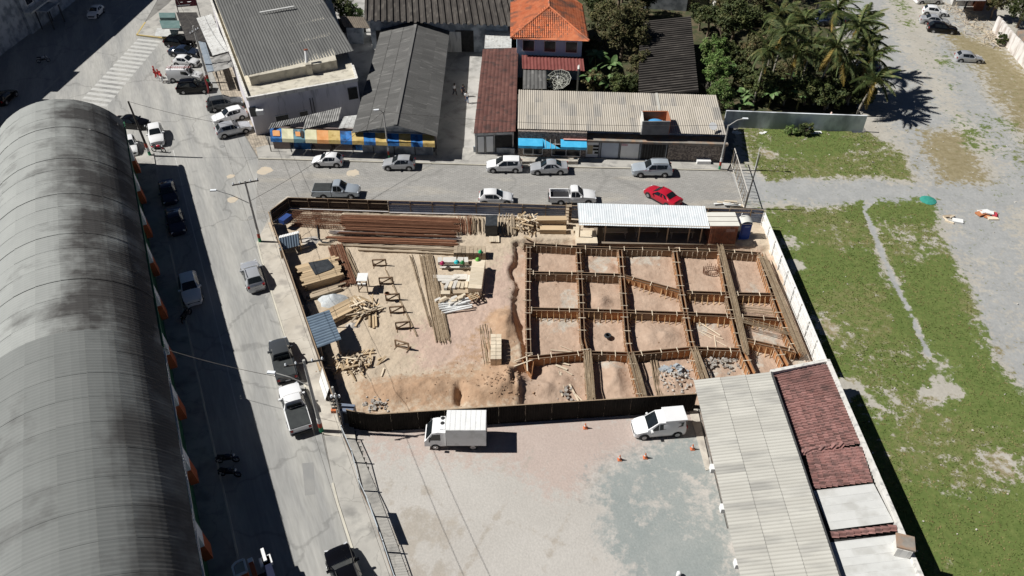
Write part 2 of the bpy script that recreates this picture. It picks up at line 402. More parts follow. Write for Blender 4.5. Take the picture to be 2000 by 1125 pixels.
# car park: attribute masked grid
def attr_grid(name, pts_poly, step, zf, masks, m, clip=None, kind='structure'):
    a = np.array(pts_poly); x0, y0 = a.min(0) - step; x1, y1 = a.max(0) + step
    nx = int((x1 - x0) / step) + 1; ny = int((y1 - y0) / step) + 1
    X, Y = np.meshgrid(x0 + np.arange(nx) * step, y0 + np.arange(ny) * step)
    S = sdist(X, Y, pts_poly)
    # snap border vertices to the outline for a clean edge: keep faces whose centre is inside
    cx = (X[:-1, :-1] + X[1:, 1:]) / 2; cy = (Y[:-1, :-1] + Y[1:, 1:]) / 2
    keep = inside(cx, cy, pts_poly)
    idx = np.arange(nx * ny).reshape(ny, nx)
    f = np.stack([idx[:-1, :-1], idx[:-1, 1:], idx[1:, 1:], idx[1:, :-1]], -1)[keep]
    used = np.unique(f); remap = -np.ones(nx * ny, int); remap[used] = np.arange(len(used)); f = remap[f]
    xs = X.ravel()[used]; ys = Y.ravel()[used]; zs = zf(xs, ys)
    ox, oy = (x0 + x1) / 2, (y0 + y1) / 2
    me = bpy.data.meshes.new(name)
    me.vertices.add(len(xs)); me.vertices.foreach_set("co", np.stack([xs - ox, ys - oy, zs], -1).ravel())
    me.loops.add(f.size); me.loops.foreach_set("vertex_index", f.ravel())
    me.polygons.add(len(f)); me.polygons.foreach_set("loop_start", np.arange(0, f.size, 4)); me.polygons.foreach_set("loop_total", np.full(len(f), 4))
    me.polygons.foreach_set("use_smooth", np.ones(len(f), bool))
    me.materials.append(m); me.update(); me.validate()
    for k, fn in masks.items():
        at = me.attributes.new(k, 'FLOAT', 'POINT'); at.data.foreach_set("value", fn(xs, ys).astype(np.float32))
    o = bpy.data.objects.new(name, me); o.location = (ox, oy, 0); COL.objects.link(o); o['kind'] = kind
    return o
def mask_mat(name, base, layers, rough=.96, bump=.25, bscale=7, grain=3.0, fine=.35):
    """base (c1,c2,scale); layers: (attribute, c1, c2, scale) blended over it with a noisy edge"""
    m = bpy.data.materials.new(name); m.use_nodes = True; nt = m.node_tree; N = nt.nodes; L = nt.links
    b = N.get("Principled BSDF"); b.inputs["Roughness"].default_value = rough; b.inputs["Specular IOR Level"].default_value = .15
    tc = N.new("ShaderNodeTexCoord")
    def two(c1, c2, s):
        n = N.new("ShaderNodeTexNoise"); n.inputs["Scale"].default_value = s; n.inputs["Detail"].default_value = 8; n.inputs["Roughness"].default_value = .68
        L.new(tc.outputs['Object'], n.inputs[0]); r = N.new("ShaderNodeMapRange"); r.inputs[1].default_value = .28; r.inputs[2].default_value = .72
        L.new(n.outputs[0], r.inputs[0]); x = N.new("ShaderNodeMix"); x.data_type = 'RGBA'
        x.inputs[6].default_value = (*c1, 1); x.inputs[7].default_value = (*c2, 1); L.new(r.outputs[0], x.inputs[0]); return x.outputs[2]
    out = two(*base)
    ne = N.new("ShaderNodeTexNoise"); ne.inputs["Scale"].default_value = 1.3; ne.inputs["Detail"].default_value = 12; ne.inputs["Roughness"].default_value = .75
    L.new(tc.outputs['Object'], ne.inputs[0])
    for k, c1, c2, s in layers:
        a = N.new("ShaderNodeAttribute"); a.attribute_name = k
        ad = N.new("ShaderNodeMath"); ad.operation = 'SUBTRACT'; L.new(ne.outputs[0], ad.inputs[0]); ad.inputs[1].default_value = .5
        mu = N.new("ShaderNodeMath"); mu.operation = 'MULTIPLY_ADD'; L.new(ad.outputs[0], mu.inputs[0]); mu.inputs[1].default_value = fine * 3; L.new(a.outputs['Fac'], mu.inputs[2])
        r = N.new("ShaderNodeMapRange"); r.inputs[1].default_value = .35; r.inputs[2].default_value = .65; L.new(mu.outputs[0], r.inputs[0])
        x = N.new("ShaderNodeMix"); x.data_type = 'RGBA'; L.new(r.outputs[0], x.inputs[0]); L.new(out, x.inputs[6]); L.new(two(c1, c2, s), x.inputs[7]); out = x.outputs[2]
    ng = N.new("ShaderNodeTexNoise"); ng.inputs["Scale"].default_value = grain; ng.inputs["Detail"].default_value = 6; L.new(tc.outputs['Object'], ng.inputs[0])
    rg = N.new("ShaderNodeMapRange"); rg.inputs[1].default_value = .3; rg.inputs[2].default_value = .7; rg.inputs[3].default_value = .93; rg.inputs[4].default_value = 1.07
    L.new(ng.outputs[0], rg.inputs[0]); hs = N.new("ShaderNodeHueSaturation"); L.new(rg.outputs[0], hs.inputs["Value"]); L.new(out, hs.inputs["Color"])
    L.new(hs.outputs[0], b.inputs["Base Color"])
    nb = N.new("ShaderNodeTexNoise"); nb.inputs["Scale"].default_value = bscale; nb.inputs["Detail"].default_value = 5; L.new(tc.outputs['Object'], nb.inputs[0])
    bp = N.new("ShaderNodeBump"); bp.inputs["Strength"].default_value = bump; bp.inputs["Distance"].default_value = .08
    L.new(nb.outputs[0], bp.inputs["Height"]); L.new(bp.outputs[0], b.inputs["Normal"])
    return m
m_park = mask_mat('car_park_gravel', ((.415, .39, .355), (.485, .46, .425), .12), [
    ('pink', (.42, .34, .30), (.475, .395, .35), .2), ('teal', (.245, .272, .265), (.32, .335, .32), .3), ('stain', (.35, .32, .28), (.41, .37, .32), .4)], fine=.6, grain=6)
ruts = [pxy(q) for q in ([(760, 850), (800, 930), (880, 1000), (1000, 1050), (1150, 1120)], [(790, 850), (835, 925), (910, 985), (1020, 1030), (1170, 1095)], [(1000, 880), (960, 960), (900, 1040), (860, 1125)], [(1040, 880), (1000, 965), (945, 1045), (905, 1125)], [(1230, 880), (1150, 950), (1090, 1040), (1060, 1125)], [(850, 1125), (890, 1000), (900, 900)])]
park_poly = pxy([(692, 838), (840, 830), (1100, 815), (1362, 800), (1372, 850), (1395, 930), (1430, 1060), (1450, 1135), (1490, 1330), (930, 1330), (800, 1130), (735, 960)])
teal_poly = pxy([(1200, 905), (1270, 870), (1345, 835), (1380, 850), (1420, 1000), (1460, 1200), (1220, 1200), (1200, 1120), (1170, 1000), (1172, 930)])
pink_poly = pxy([(700, 838), (1362, 800), (1368, 850), (1270, 868), (1180, 905), (1130, 960), (1080, 960), (980, 900), (840, 890), (735, 880)])
car_park = attr_grid('car_park', park_poly, .22, lambda x, y: .02 + .05 * fbm(x, y, 6, 3), {
    'pink': lambda x, y: np.clip(.55 - sdist(x, y, pink_poly) * .16, 0, 1) * .95,
    'teal': lambda x, y: np.clip(.5 - sdist(x, y, teal_poly) * .13 + .12 * (fbm(x, y, 4, 4, 8) - .5) - .55 * (np.hypot(x - P(1310, 985)[0], (y - P(1310, 985)[1])) < 3.2) * fbm(x, y, 3, 3, 4) - .35 * smooth(.5, .75, fbm(x, y, 5, 3, 7)), 0, 1),
    'stain': lambda x, y: .62 * smooth(.5, .72, fbm(x, y, 4, 4, 2)) * smooth(P(1100, 1000)[0], P(760, 1000)[0], x) + .1 + sum(.34 * np.exp(-(dist_line(x, y, q) / .28) ** 2) * smooth(.3, .6, fbm(x, y, 3, 3, 90 + i)) for i, q in enumerate(ruts))}, m_park)
# narrow concrete strip along the roofed building
sheet('sidewalk', pxy([(1345, 800), (1362, 800), (1388, 918), (1378, 920)]), .1, m_walk, .08)
# ================================================================== grass lot, gravel lanes on the right
lane_h = pxy([(1430, 365), (1560, 372), (1700, 378), (1830, 388), (2050, 380)])                 # gravel lane behind the site
lane_main = pxy([(1660, -120), (1700, 60), (1760, 190), (1830, 300), (1900, 420), (1960, 560), (2010, 720)])
lane_edge = pxy([(1900, -120), (1850, 60), (1890, 180), (1990, 330), (2100, 480)])
track_thin = pxy([(1700, 392), (1688, 412), (1700, 440), (1712, 470), (1725, 505), (1745, 550), (1775, 610), (1795, 655), (1812, 695)])
track_faint = pxy([(1712, 440), (1700, 480), (1740, 560), (1790, 640), (1830, 690), (1850, 760)])
dry_poly = pxy([(1790, 255), (1890, 260), (1930, 355), (1840, 355)])
dry_poly2 = pxy([(1860, 60), (1960, 100), (2080, 230), (2080, 350), (1990, 240), (1920, 140), (1850, 70)])
grassN = pxy([(1450, 250), (1500, 245), (1690, 262), (1770, 300), (1775, 350), (1640, 345), (1500, 352), (1470, 320)])
grassS = pxy([(1500, 420), (1560, 415), (1690, 400), (1820, 395), (1850, 470), (1900, 560), (1960, 680), (2010, 800), (2100, 1000), (2150, 1330), (1850, 1330), (1700, 900), (1600, 690), (1520, 470)])
bare = [(P(*q), r) for q, r in [((1612, 640), 1.6), ((1700, 780), 2.2), ((1822, 768), 1.4), ((1870, 768), .8), ((1545, 470), 1.6), ((1640, 470), 1.5), ((1955, 905), 1.5), ((1500, 300), 1.2), ((1560, 520), 1.0), ((1660, 760), 1.2)]]
def f_grass(x, y):
    g = np.maximum(np.clip(.62 - sdist(x, y, grassS) * .35, 0, 1), np.clip(.6 - sdist(x, y, grassN) * .5, 0, .85))
    n = fbm(x, y, 7, 5, 3); n2 = fbm(x, y, 2.2, 4, 9)
    g = g + .08 + (n - .5) * 1.2 + (n2 - .5) * .6
    g = g - 1.6 * np.exp(-(dist_line(x, y, track_thin) / .26) ** 2) * smooth(.2, .5, n2) - .35 * np.exp(-(dist_line(x, y, track_faint) / 1.2) ** 2)
    for c, r in bare: g = g - 1.3 * np.exp(-(np.hypot((x - c.x), (y - c.y) * .8) / r) ** 2) * smooth(.25, .65, n2)
    g = g - 1.2 * np.exp(-(dist_line(x, y, lane_main) / 3.0) ** 2)
    return np.clip(g, 0, 1)
def f_gravel(x, y):
    g = np.exp(-(dist_line(x, y, lane_h) / 3.6) ** 2) * 1.0
    g = np.maximum(g, np.exp(-(dist_line(x, y, lane_main) / 5.5) ** 2) * (.45 + .55 * fbm(x, y, 6, 3, 5)) * 1.1)
    g = np.maximum(g, np.exp(-(dist_line(x, y, lane_edge) / 3.5) ** 2) * .8)
    g = np.maximum(g, .9 * np.exp(-(dist_line(x, y, track_thin) / .5) ** 2))
    return np.clip(g + (fbm(x, y, 3, 4, 6) - .5) * .5, 0, 1)
def f_dry(x, y):
    d = np.maximum(np.clip(.5 - sdist(x, y, dry_poly) * .22, 0, 1), np.clip(.6 - sdist(x, y, dry_poly2) * .18, 0, 1))
    d = np.maximum(d, .55 * smooth(.48, .7, fbm(x, y, 5, 4, 12)) * (np.clip(.6 - sdist(x, y, grassS) * .3, 0, 1)))
    d = np.maximum(d, np.clip(.45 - sdist(x, y, grassN) * .3, 0, .5))
    return np.clip(d + (fbm(x, y, 2.5, 4, 14) - .5) * .5, 0, 1)
m_field = mask_mat('field_ground', ((.36, .335, .29), (.44, .415, .365), .22), [
    ('gravel', (.285, .29, .285), (.37, .37, .36), .5), ('dry', (.20, .165, .085), (.31, .265, .17), 1.2),
    ('olive', (.13, .145, .048), (.205, .198, .088), 1.4),
    ('grass', (.080, .122, .030), (.155, .185, .058), 1.8)], bump=.4, bscale=4, fine=1.1, grain=3.0)
def f_z(x, y): return .012 + .16 * fbm(x, y, 9, 3, 20) + .05 * f_grass(x, y)
field_poly = pxy([(1425, 322), (1440, 246), (1690, 262), (1640, 100), (1600, -130), (2600, -130), (3000, 300), (3200, 600), (3400, 1330), (1870, 1330), (1795, 1115), (1612, 705), (1492, 415), (1456, 412)])
field = attr_grid('grass_field', field_poly, .40, f_z, {'grass': lambda x, y: f_grass(x, y) * (.45 + .8 * smooth(.36, .60, fbm(x, y, 6, 6, 71))), 'olive': lambda x, y: f_grass(x, y) * (.55 + .7 * fbm(x, y, 4, 5, 77)), 'gravel': f_gravel, 'dry': f_dry}, m_field)

# grass blades: clumps scattered over the green part (one mass)
m_grass = mat('grass_blades', (.105, .155, .038), (.205, .21, .08), .5, .9, spec=.1, c3=(.24, .20, .09), s3=.8, f3=.4, coord='Object')
def scatter_grass(n=26000):
    a = np.array(field_poly); x0, y0 = a.min(0); x1, y1 = a.max(0)
    x = rng.uniform(x0, min(x1, 62), n * 5); y = rng.uniform(y0, y1, n * 5)
    k = inside(x, y, field_poly); x = x[k]; y = y[k]
    g = f_grass(x, y); k = rng.random(len(x)) < smooth(.45, .9, g) ; x = x[k][:n]; y = y[k][:n]; n = len(x)
    z = f_z(x, y)
    vs_ = []; 
    h = rng.uniform(.03, .11, n) * (0.4 + 1.0 * fbm(x, y, 3, 3, 31)); w = rng.uniform(.04, .09, n); th = rng.uniform(0, 6.28, n)
    V_ = np.zeros((n, 2, 3, 3))
    for q in range(2):
        t = th + q * 1.6; dx = np.cos(t) * w; dy = np.sin(t) * w; lx = rng.normal(0, .06, n); ly = rng.normal(0, .06, n)
        V_[:, q, 0] = np.stack([x - dx, y - dy, z - .01], -1); V_[:, q, 1] = np.stack([x + dx, y + dy, z - .01], -1); V_[:, q, 2] = np.stack([x + lx, y + ly, z + h], -1)
    co = V_.reshape(-1, 3); nf = len(co) // 3
    me = bpy.data.meshes.new('grass'); me.vertices.add(len(co)); me.vertices.foreach_set("co", co.ravel())
    me.loops.add(nf * 3); me.loops.foreach_set("vertex_index", np.arange(nf * 3)); me.polygons.add(nf)
    me.polygons.foreach_set("loop_start", np.arange(0, nf * 3, 3)); me.polygons.foreach_set("loop_total", np.full(nf, 3))
    me.materials.append(m_grass); me.update()
    o = bpy.data.objects.new('grass', me); COL.objects.link(o); stuff(o)
scatter_grass()
# litter: pale stones and paper scraps scattered over the lot
m_lit = mat('litter', (.7, .68, .64), (.45, .38, .3), 2, .9)
b = MB()
for _ in range(110):
    px = random.uniform(1440, 1990); py = random.choice([random.uniform(250, 350), random.uniform(395, 1100)])
    c = P(px, py)
    if not inside(np.array([c.x]), np.array([c.y]), field_poly)[0]: continue
    s = random.uniform(.05, .13)
    b.boxm(Matrix.Translation((c.x, c.y, f_z(np.array([c.x]), np.array([c.y]))[0] + .06)) @ Matrix.Rotation(random.uniform(0, 6), 4, 'Z') @ Matrix.Rotation(.3, 4, 'X'), s, s * random.uniform(.5, 1.2), .07)
stuff(b.build('litter', m_lit))
# ================================================================== CONSTRUCTION SITE: terrain
YZ = 0.68                                             # yard level; the foundation pit lies lower
site_poly = pxy([(527, 446), (566, 412), (760, 412), (1100, 420), (1488, 434), (1600, 702), (1590, 722), (1366, 798), (1040, 818), (760, 836), (694, 838), (676, 812), (640, 700), (600, 600)])
found_poly = pxy([(1004, 482), (1030, 474), (1180, 478), (1400, 486), (1500, 490), (1530, 560), (1610, 712), (1370, 790), (1020, 810), (1015, 770), (1010, 735), (1022, 700), (1016, 650), (1004, 600), (1007, 560), (1000, 540), (1005, 510)], .3)
mounds = [((985, 752), 2.0, 1.5, .75), ((940, 770), 1.5, 1.0, .45), ((1000, 735), 1.3, 1.1, .4), ((988, 640), .9, 1.9, .75), ((975, 625), .7, .8, .35), ((830, 760), 4.0, 1.0, .40), ((760, 775), 2.4, .8, .3), ((720, 735), 1.6, 1.2, .2),
          ((1284, 655), 2.3, 1.6, .55), ((1270, 560), 2.6, 1.0, .22), ((1175, 585), .9, 1.0, .5), ((1188, 520), .6, .7, .3), ((1200, 735), 1.0, 1.8, .55), ((1310, 745), 2.2, 1.8, .35),
          ((1090, 740), 2.0, 1.8, .4), ((1400, 660), 1.2, 1.0, .2), ((1480, 470), 1.2, .7, .35), ((1060, 758), 1.5, 1.0, .3), ((1290, 500), 2, .8, .15)]
mounds = [(P(*q, .4), rx, ry, h) for q, rx, ry, h in mounds]
pits = [(P(*q, .3), rx, ry, h) for q, rx, ry, h in [((899, 776), .42, 1.1, 1.3), ((1050, 722), 1.1, .6, .5), ((1380, 525), .9, .55, .3), ((1003, 750), .3, 1.2, .5), ((1002, 545), .3, 1.0, .25)]]
def s_z(x, y):
    x = np.asarray(x, float); y = np.asarray(y, float)
    wob = (fbm(x, y, 1.6, 5, 40) - .5) * .95
    s = sdist(x, y, found_poly) + wob
    z = .12 + (YZ - .12) * smooth(-.15, .28, s)
    for c, rx, ry, h in mounds:
        d2 = ((x - c.x) / rx) ** 2 + ((y - c.y) / ry) ** 2
        z = z + h * np.exp(-d2 * 1.2) * (.45 + 1.1 * fbm(x, y, .8, 5, 44))
    for c, rx, ry, h in pits:
        d2 = ((x - c.x) / rx) ** 2 + ((y - c.y) / ry) ** 2
        z = z - h * np.exp(-d2 * 1.5)
    z = z + (fbm(x, y, 1.3, 4, 46) - .5) * .22 + (fbm(x, y, .5, 2, 48) - .5) * .10
    return np.maximum(z, .02)
def sz(x, y): return float(s_z(np.array([x]), np.array([y]))[0])
red_poly = pxy([(690, 815), (700, 760), (860, 720), (930, 640), (960, 600), (1020, 620), (1020, 800)], .5)
pink_s = pxy([(800, 650), (870, 620), (1000, 500), (1010, 640), (940, 720), (830, 720)], .5)
m_site = mask_mat('site_soil', ((.45, .365, .27), (.53, .44, .335), .25), [
    ('pink', (.45, .33, .265), (.51, .385, .31), .6), ('red', (.34, .215, .135), (.46, .32, .215), .9), ('found', (.375, .265, .195), (.475, .355, .27), .7), ('grey', (.40, .36, .30), (.5, .46, .40), .8)],
    bump=.9, bscale=3, fine=.6, grain=2.5)
site = attr_grid('site_soil', site_poly, .2, s_z, {
    'pink': lambda x, y: np.clip(.55 - sdist(x, y, pink_s) * .15, 0, 1),
    'red': lambda x, y: np.clip(np.clip(.35 - sdist(x, y, red_poly) * .25, 0, .5) + sum(h * 1.1 * np.exp(-(((x - c.x) / rx) ** 2 + ((y - c.y) / ry) ** 2)) for c, rx, ry, h in mounds[:8]), 0, 1),
    'found': lambda x, y: np.clip(.5 - sdist(x, y, found_poly) * .5, 0, 1),
    'grey': lambda x, y: .55 * smooth(.55, .75, fbm(x, y, 3, 4, 60)) * np.clip(.5 - sdist(x, y, found_poly) * .5, 0, 1)}, m_site)

# shared timber meshes
m_wood = mat('raw_timber', (.45, .335, .205), (.56, .435, .285), 3, .8, rnd=.22, stretch=(.3, 4, 4), c3=(.40, .27, .15), s3=3)
m_woodg = mat('weathered_timber', (.34, .27, .19), (.46, .38, .28), 3, .85, rnd=.25, stretch=(.3, 4, 4), c3=(.22, .16, .11), s3=3)
m_ply = mat('formwork_plywood', (.34, .155, .065), (.46, .24, .11), 2, .75, rnd=.18, c3=(.25, .12, .06), s3=2)
m_plyd = mat('aged_formwork', (.20, .135, .085), (.30, .21, .14), 2, .8, rnd=.2, c3=(.12, .08, .05), s3=2)
m_stud = mat('stud_timber', (.50, .31, .15), (.62, .43, .24), 3, .8, rnd=.2)
m_tie = mat('tie_timber', (.60, .50, .37), (.70, .60, .46), 3, .8, rnd=.2)
m_rust = mat('rusty_steel', (.155, .065, .035), (.25, .12, .068), 2.5, .75, rnd=.2, stretch=(.5, 3, 3))
m_rebar = mat('dull_rebar', (.26, .19, .12), (.36, .28, .19), 3, .7, rnd=.15)
m_darkp = mat('black_plastic', (.025, .028, .032), (.05, .055, .06), 2, .5)
m_whitep = mat('white_plastic', (.72, .72, .70), (.80, .80, .78), 2, .5)
def cube_mesh(name, m):
    return MB().box((0, 0, 0), (1, 1, 1)).mesh(name, m)
cm_wood, cm_woodg, cm_ply, cm_plyd, cm_stud, cm_tie = [cube_mesh(n, m) for n, m in (('plank', m_wood), ('plank', m_woodg), ('form_panel', m_ply), ('form_panel', m_plyd), ('stud', m_stud), ('cross_tie', m_tie))]
def bar_M(a, b, w, h, parent):
    a = Vector(a) - parent.location; b = Vector(b) - parent.location; d = b - a; L = d.length; d.normalize()
    up = Vector((0, 0, 1)) if abs(d.z) < .95 else Vector((0, 1, 0)); y = up.cross(d).normalized(); z = d.cross(y)
    return frame((a + b) / 2, d, y, z) @ Matrix.Diagonal((L, w, h, 1))
# brace: stud with a raking strut, in the local XZ plane (X points away from the panel)
_br = MB(); _br.boxm(Matrix.Translation((.03, 0, .42)), .05, .05, .84); _br.beam((.05, 0, .66), (.46, 0, .02), .045, .05); _br.beam((.05, 0, .05), (.5, 0, .03), .045, .04)
me_brace = _br.mesh('brace', m_stud)
me_batten = MB().box((.03, 0, .42), (.05, .055, .86)).mesh('batten', m_tie)

# ------------------------------------------------------------------ foundation formwork lines
FZ, FH = .12, .90
def formwork(name_lbl, pts, w=.36, side=(1, 1), braces=(True, True), old=False, ties=True, dz=0.0, step=.5):
    W = [P(x, y, FZ + FH) for x, y in pts]
    root = thing('formwork_beam', name_lbl, 'formwork', (W[0].x, W[0].y, FZ), 0, 'timber formwork boxes of the foundation grid')
    for a, b in zip(W[:-1], W[1:]):
        d = (b - a); L = d.length; d.normalize(); n = Vector((-d.y, d.x, 0))
        for sgn in (-1, 1):
            o = n * sgn * w / 2; k = max(1, round(L / 2.4))
            for i in range(k):
                p = a + d * (L * i / k) + o; q = a + d * (L * (i + 1) / k - .01) + o
                zc = FZ + FH / 2 - .02 + dz
                inst('form_panel', cm_plyd if (old or (i + (sgn > 0)) % 3 == 0 and random.random() < .35) else cm_ply, root,
                     bar_M((p.x, p.y, zc + random.uniform(-.01, .01)), (q.x, q.y, zc), .03, FH + .02, root))
            # rim board on top of the panel
            p = a + o; q = b + o
            inst('rim_board', cm_plyd, root, bar_M((p.x, p.y, FZ + FH + .02 + dz), (q.x, q.y, FZ + FH + .02 + dz), .075, .04, root))
            bz = braces[0] if sgn < 0 else braces[1]
            nb = int(L / step)
            for i in range(nb):
                if random.random() < .06: continue
                p = a + d * (L * (i + .5 + random.uniform(-.12, .12)) / nb) + o * (1 + .04 / (w / 2))
                x = n * sgn
                M = frame((p.x - root.location.x, p.y - root.location.y, 0.0), x, Vector((0, 0, 1)).cross(x), (0, 0, 1)) @ Matrix.Rotation(random.uniform(-.12, .12), 4, 'Z')
                inst('brace' if bz else 'batten', me_brace if bz else me_batten, root, M)
        if ties:
            k = max(1, int(L / 1.5))
            for i in range(k):
                c = a + d * (L * (i + random.uniform(.2, .8)) / k); e = random.uniform(.06, .3)
                p = c - n * (w / 2 + e); q = c + n * (w / 2 + random.uniform(.06, .2))
                inst('cross_tie', cm_tie, root, bar_M((p.x, p.y, FZ + FH + .065 + dz), (q.x, q.y, FZ + FH + .065 + dz), .06, .05, root))
    return root
V1 = [(1032, 480), (1031, 560), (1031, 626), (1033, 697)]
V2 = [(1129, 484), (1134, 560), (1138, 660), (1146, 692), (1152, 784)]
V3 = [(1211, 488), (1217, 560), (1225, 660), (1231, 694), (1252, 778)]
V4 = [(1318, 488), (1331, 568), (1348, 660), (1354, 684), (1380, 768)]
V5 = [(1407, 486), (1422, 572), (1443, 660), (1452, 690), (1470, 728)]
V6 = [(1484, 494), (1511, 575), (1540, 655), (1560, 690)]
formwork('formwork line bordering the sandy yard, its left side lined with pale ties', V1, braces=(False, False))
formwork('second formwork line from the sandy yard, ending under a rebar walkway', V2, braces=(False, True), dz=-.012)
formwork('third formwork line from the yard with raking struts along its left side', V3, braces=(False, True), dz=.008)
formwork('fourth formwork line from the yard, reaching the grey roofed building', V4, braces=(False, True), dz=-.006)
formwork('fifth formwork line from the yard, covered with long rebar bundles', V5, w=.5, braces=(False, True), dz=.004)
formwork('outermost formwork line beside the white hoarding', V6, w=.5, braces=(False, True), dz=.012)
formwork('cross formwork line nearest the white roofed shed', [(1024, 477), (1130, 483), (1211, 486), (1318, 488), (1407, 490), (1486, 496)], braces=(False, True), dz=.03, old=True)
formwork('second cross formwork line from the shed, on the yard side', [(1031, 533), (1132, 535), (1214, 538)], braces=(False, False), dz=.034, old=True)
formwork('diagonal stepped formwork beam between the second and fourth lines', [(1216, 539), (1331, 570)], braces=(True, False), dz=.03)
formwork('short cross formwork with struts beside the diagonal beam', [(1342, 571), (1423, 574), (1512, 576)], braces=(True, False), dz=.032)
formwork('third cross formwork line from the shed, spanning the whole grid', [(1031, 604), (1132, 606), (1225, 609), (1338, 613), (1432, 617), (1532, 625)], braces=(True, False), dz=.028)
formwork('kinked cross formwork line running from the corner pit', [(1032, 700), (1140, 689), (1231, 692), (1352, 681), (1447, 684)], braces=(False, False), dz=.036)
formwork('slanted cross formwork at the corner by the tiled roof', [(1456, 664), (1552, 686)], braces=(True, False), dz=.04)
formwork('short formwork stub under the eave of the grey roof', [(1513, 672), (1535, 712)], w=.5, braces=(False, True), dz=.02)

# triangular pile cap at the left corner
c = [P(1020, 700, .9), P(1043, 700, .9), P(1038, 734, .9)]
root = thing('pile_cap_form', 'triangular red brown plywood pit form at the left corner of the grid', 'formwork', (c[0].x, c[0].y, .1))
for a, b in ((c[0], c[1]), (c[1], c[2]), (c[2], c[0])):
    inst('form_panel', cm_ply, root, bar_M((a.x, a.y, .45), (b.x, b.y, .45), .04, .85, root))
for a, b in ((P(1005, 705, 1), P(1040, 692, 1)), (P(1003, 716, 1), P(1042, 702, 1)), (P(1028, 690, 1), P(1030, 725, 1))):
    inst('cross_tie', cm_tie, root, bar_M(a, b, .1, .06, root))

# rebar bundles resting on the formwork
def bar_bundle(name, label, group, a, b, width, n, r, m, z0, jitter=.12, layers=2, droop=0.0):
    a = Vector(a); b = Vector(b); d = (b - a).normalized(); nrm = Vector((-d.y, d.x, 0)); bb = MB()
    for i in range(n):
        t = (random.random() - .5) * width; h = random.randint(0, layers - 1) * r * 2 + r
        s = random.uniform(-jitter, jitter) * 4; e = random.uniform(-jitter, jitter) * 4; sk = random.uniform(-jitter, jitter) * .6
        p = a + d * s + nrm * t; q = b + d * e + nrm * (t + sk); mid = (p + q) / 2
        bb.path([(p.x, p.y, z0 + h), (mid.x + nrm.x * sk, mid.y + nrm.y * sk, z0 + h + .01), (q.x, q.y, z0 + h - droop)], r, 4)
    o = bb.build(name, m); tag(o, label, 'rebar', group); return o
G = 'long rebar bundles lying on the formwork'
bar_bundle('rebar_bundle', 'wide rebar bundle laid over the second formwork line like a walkway', G, P(1147, 690, 1), P(1154, 782, 1), .75, 26, .022, m_rebar, 1.1)
bar_bundle('rebar_bundle', 'rebar bundle over the third formwork line beside the black hoarding', G, P(1233, 694, 1), P(1256, 776, 1), .65, 22, .022, m_rebar, 1.1)
bar_bundle('rebar_bundle', 'rebar bundle over the fourth formwork line touching the grey roof', G, P(1357, 684, 1), P(1378, 745, 1), .65, 22, .022, m_rebar, 1.1)
bar_bundle('rebar_bundle', 'dark brown rebar bundle running the whole fifth formwork line', G, P(1407, 484, 1), P(1456, 690, 1), .6, 26, .024, m_rebar, 1.12)
bar_bundle('rebar_bundle', 'rebar bundle along the outermost line by the white hoarding', G, P(1488, 500, 1), P(1565, 690, 1), .8, 26, .022, m_rebar, 1.12)
bar_bundle('rebar_bundle', 'loose bars crossing the corner cell beside the tiled roof', G, P(1440, 625, 1), P(1550, 655, 1), .9, 12, .018, m_rebar, 1.14)
bar_bundle('rebar_bundle', 'lower bars laid across the cell below the white hoarding', G, P(1432, 600, .5), P(1528, 610, .5), .8, 14, .018, m_rebar, .45)
bar_bundle('rebar_bundle', 'bars spread on the floor of the cell right of the third line', G, P(1275, 690, .4), P(1290, 770, .4), .8, 14, .022, m_rebar, .3)

# loose pale laths in the cells
def laths(label, spots, parent_px):
    r = thing('loose_laths', label, 'planks', tuple(P(*parent_px, .3)))
    for (a, b, w) in spots:
        A = P(*a, .4); B = P(*b, .4); inst('plank', cm_tie, r, bar_M((A.x, A.y, sz(A.x, A.y) + .08 + random.uniform(0, .06)), (B.x, B.y, sz(B.x, B.y) + .1), w, .04, r))
laths('thin pale laths crossed on the soil of the fourth cell', [((1365, 627), (1407, 655), .09), ((1366, 645), (1420, 675), .06), ((1395, 655), (1400, 680), .07), ((1372, 643), (1412, 662), .05)], (1385, 650))
laths('two long white laths lying in the cell above the kinked line', [((1075, 681), (1134, 686), .1), ((1094, 672), (1118, 682), .04)], (1100, 683))
laths('pale boards and a white sheet strip near the black hoarding', [((1095, 728), (1098, 772), .12), ((1112, 752), (1132, 785), .16), ((1120, 765), (1140, 783), .12), ((1091, 725), (1102, 760), .05)], (1110, 760))
laths('rusty scrap boards beside the corner pit', [((1085, 712), (1108, 722), .2), ((1090, 705), (1112, 712), .15), ((1100, 722), (1118, 733), .08)], (1095, 715))

# rubble heaps
m_rub = mat('grey_rubble', (.33, .30, .27), (.45, .42, .38), 3, .95, rnd=.2)
m_rubb = mat('blue_grey_rubble', (.30, .34, .38), (.42, .44, .45), 3, .95, rnd=.2)
def rubble(label, px, py, rx, ry, n, m, s=(.08, .3), z=.3, h=.25):
    c = P(px, py, z); b = MB()
    for _ in range(n):
        x = c.x + random.gauss(0, rx); y = c.y + random.gauss(0, ry); k = random.uniform(*s)
        hh = sz(x, y) + h * math.exp(-((x - c.x) / rx) ** 2 - ((y - c.y) / ry) ** 2)
        b.boxm(Matrix.Translation((x, y, hh + k * .2)) @ Matrix.Rotation(random.uniform(0, 3), 4, 'Z') @ Matrix.Rotation(random.uniform(-.6, .6), 4, 'X'), k, k * random.uniform(.5, 1), k * random.uniform(.3, .7))
    o = b.build('rubble_heap', m); stuff(o); return o
rubble('', 1318, 742, 1.1, .9, 150, m_rub, (.05, .2))
rubble('', 1318, 722, .55, .35, 40, m_rubb, (.15, .45), h=.5)
rubble('', 1405, 708, 1.3, .6, 90, m_rub)
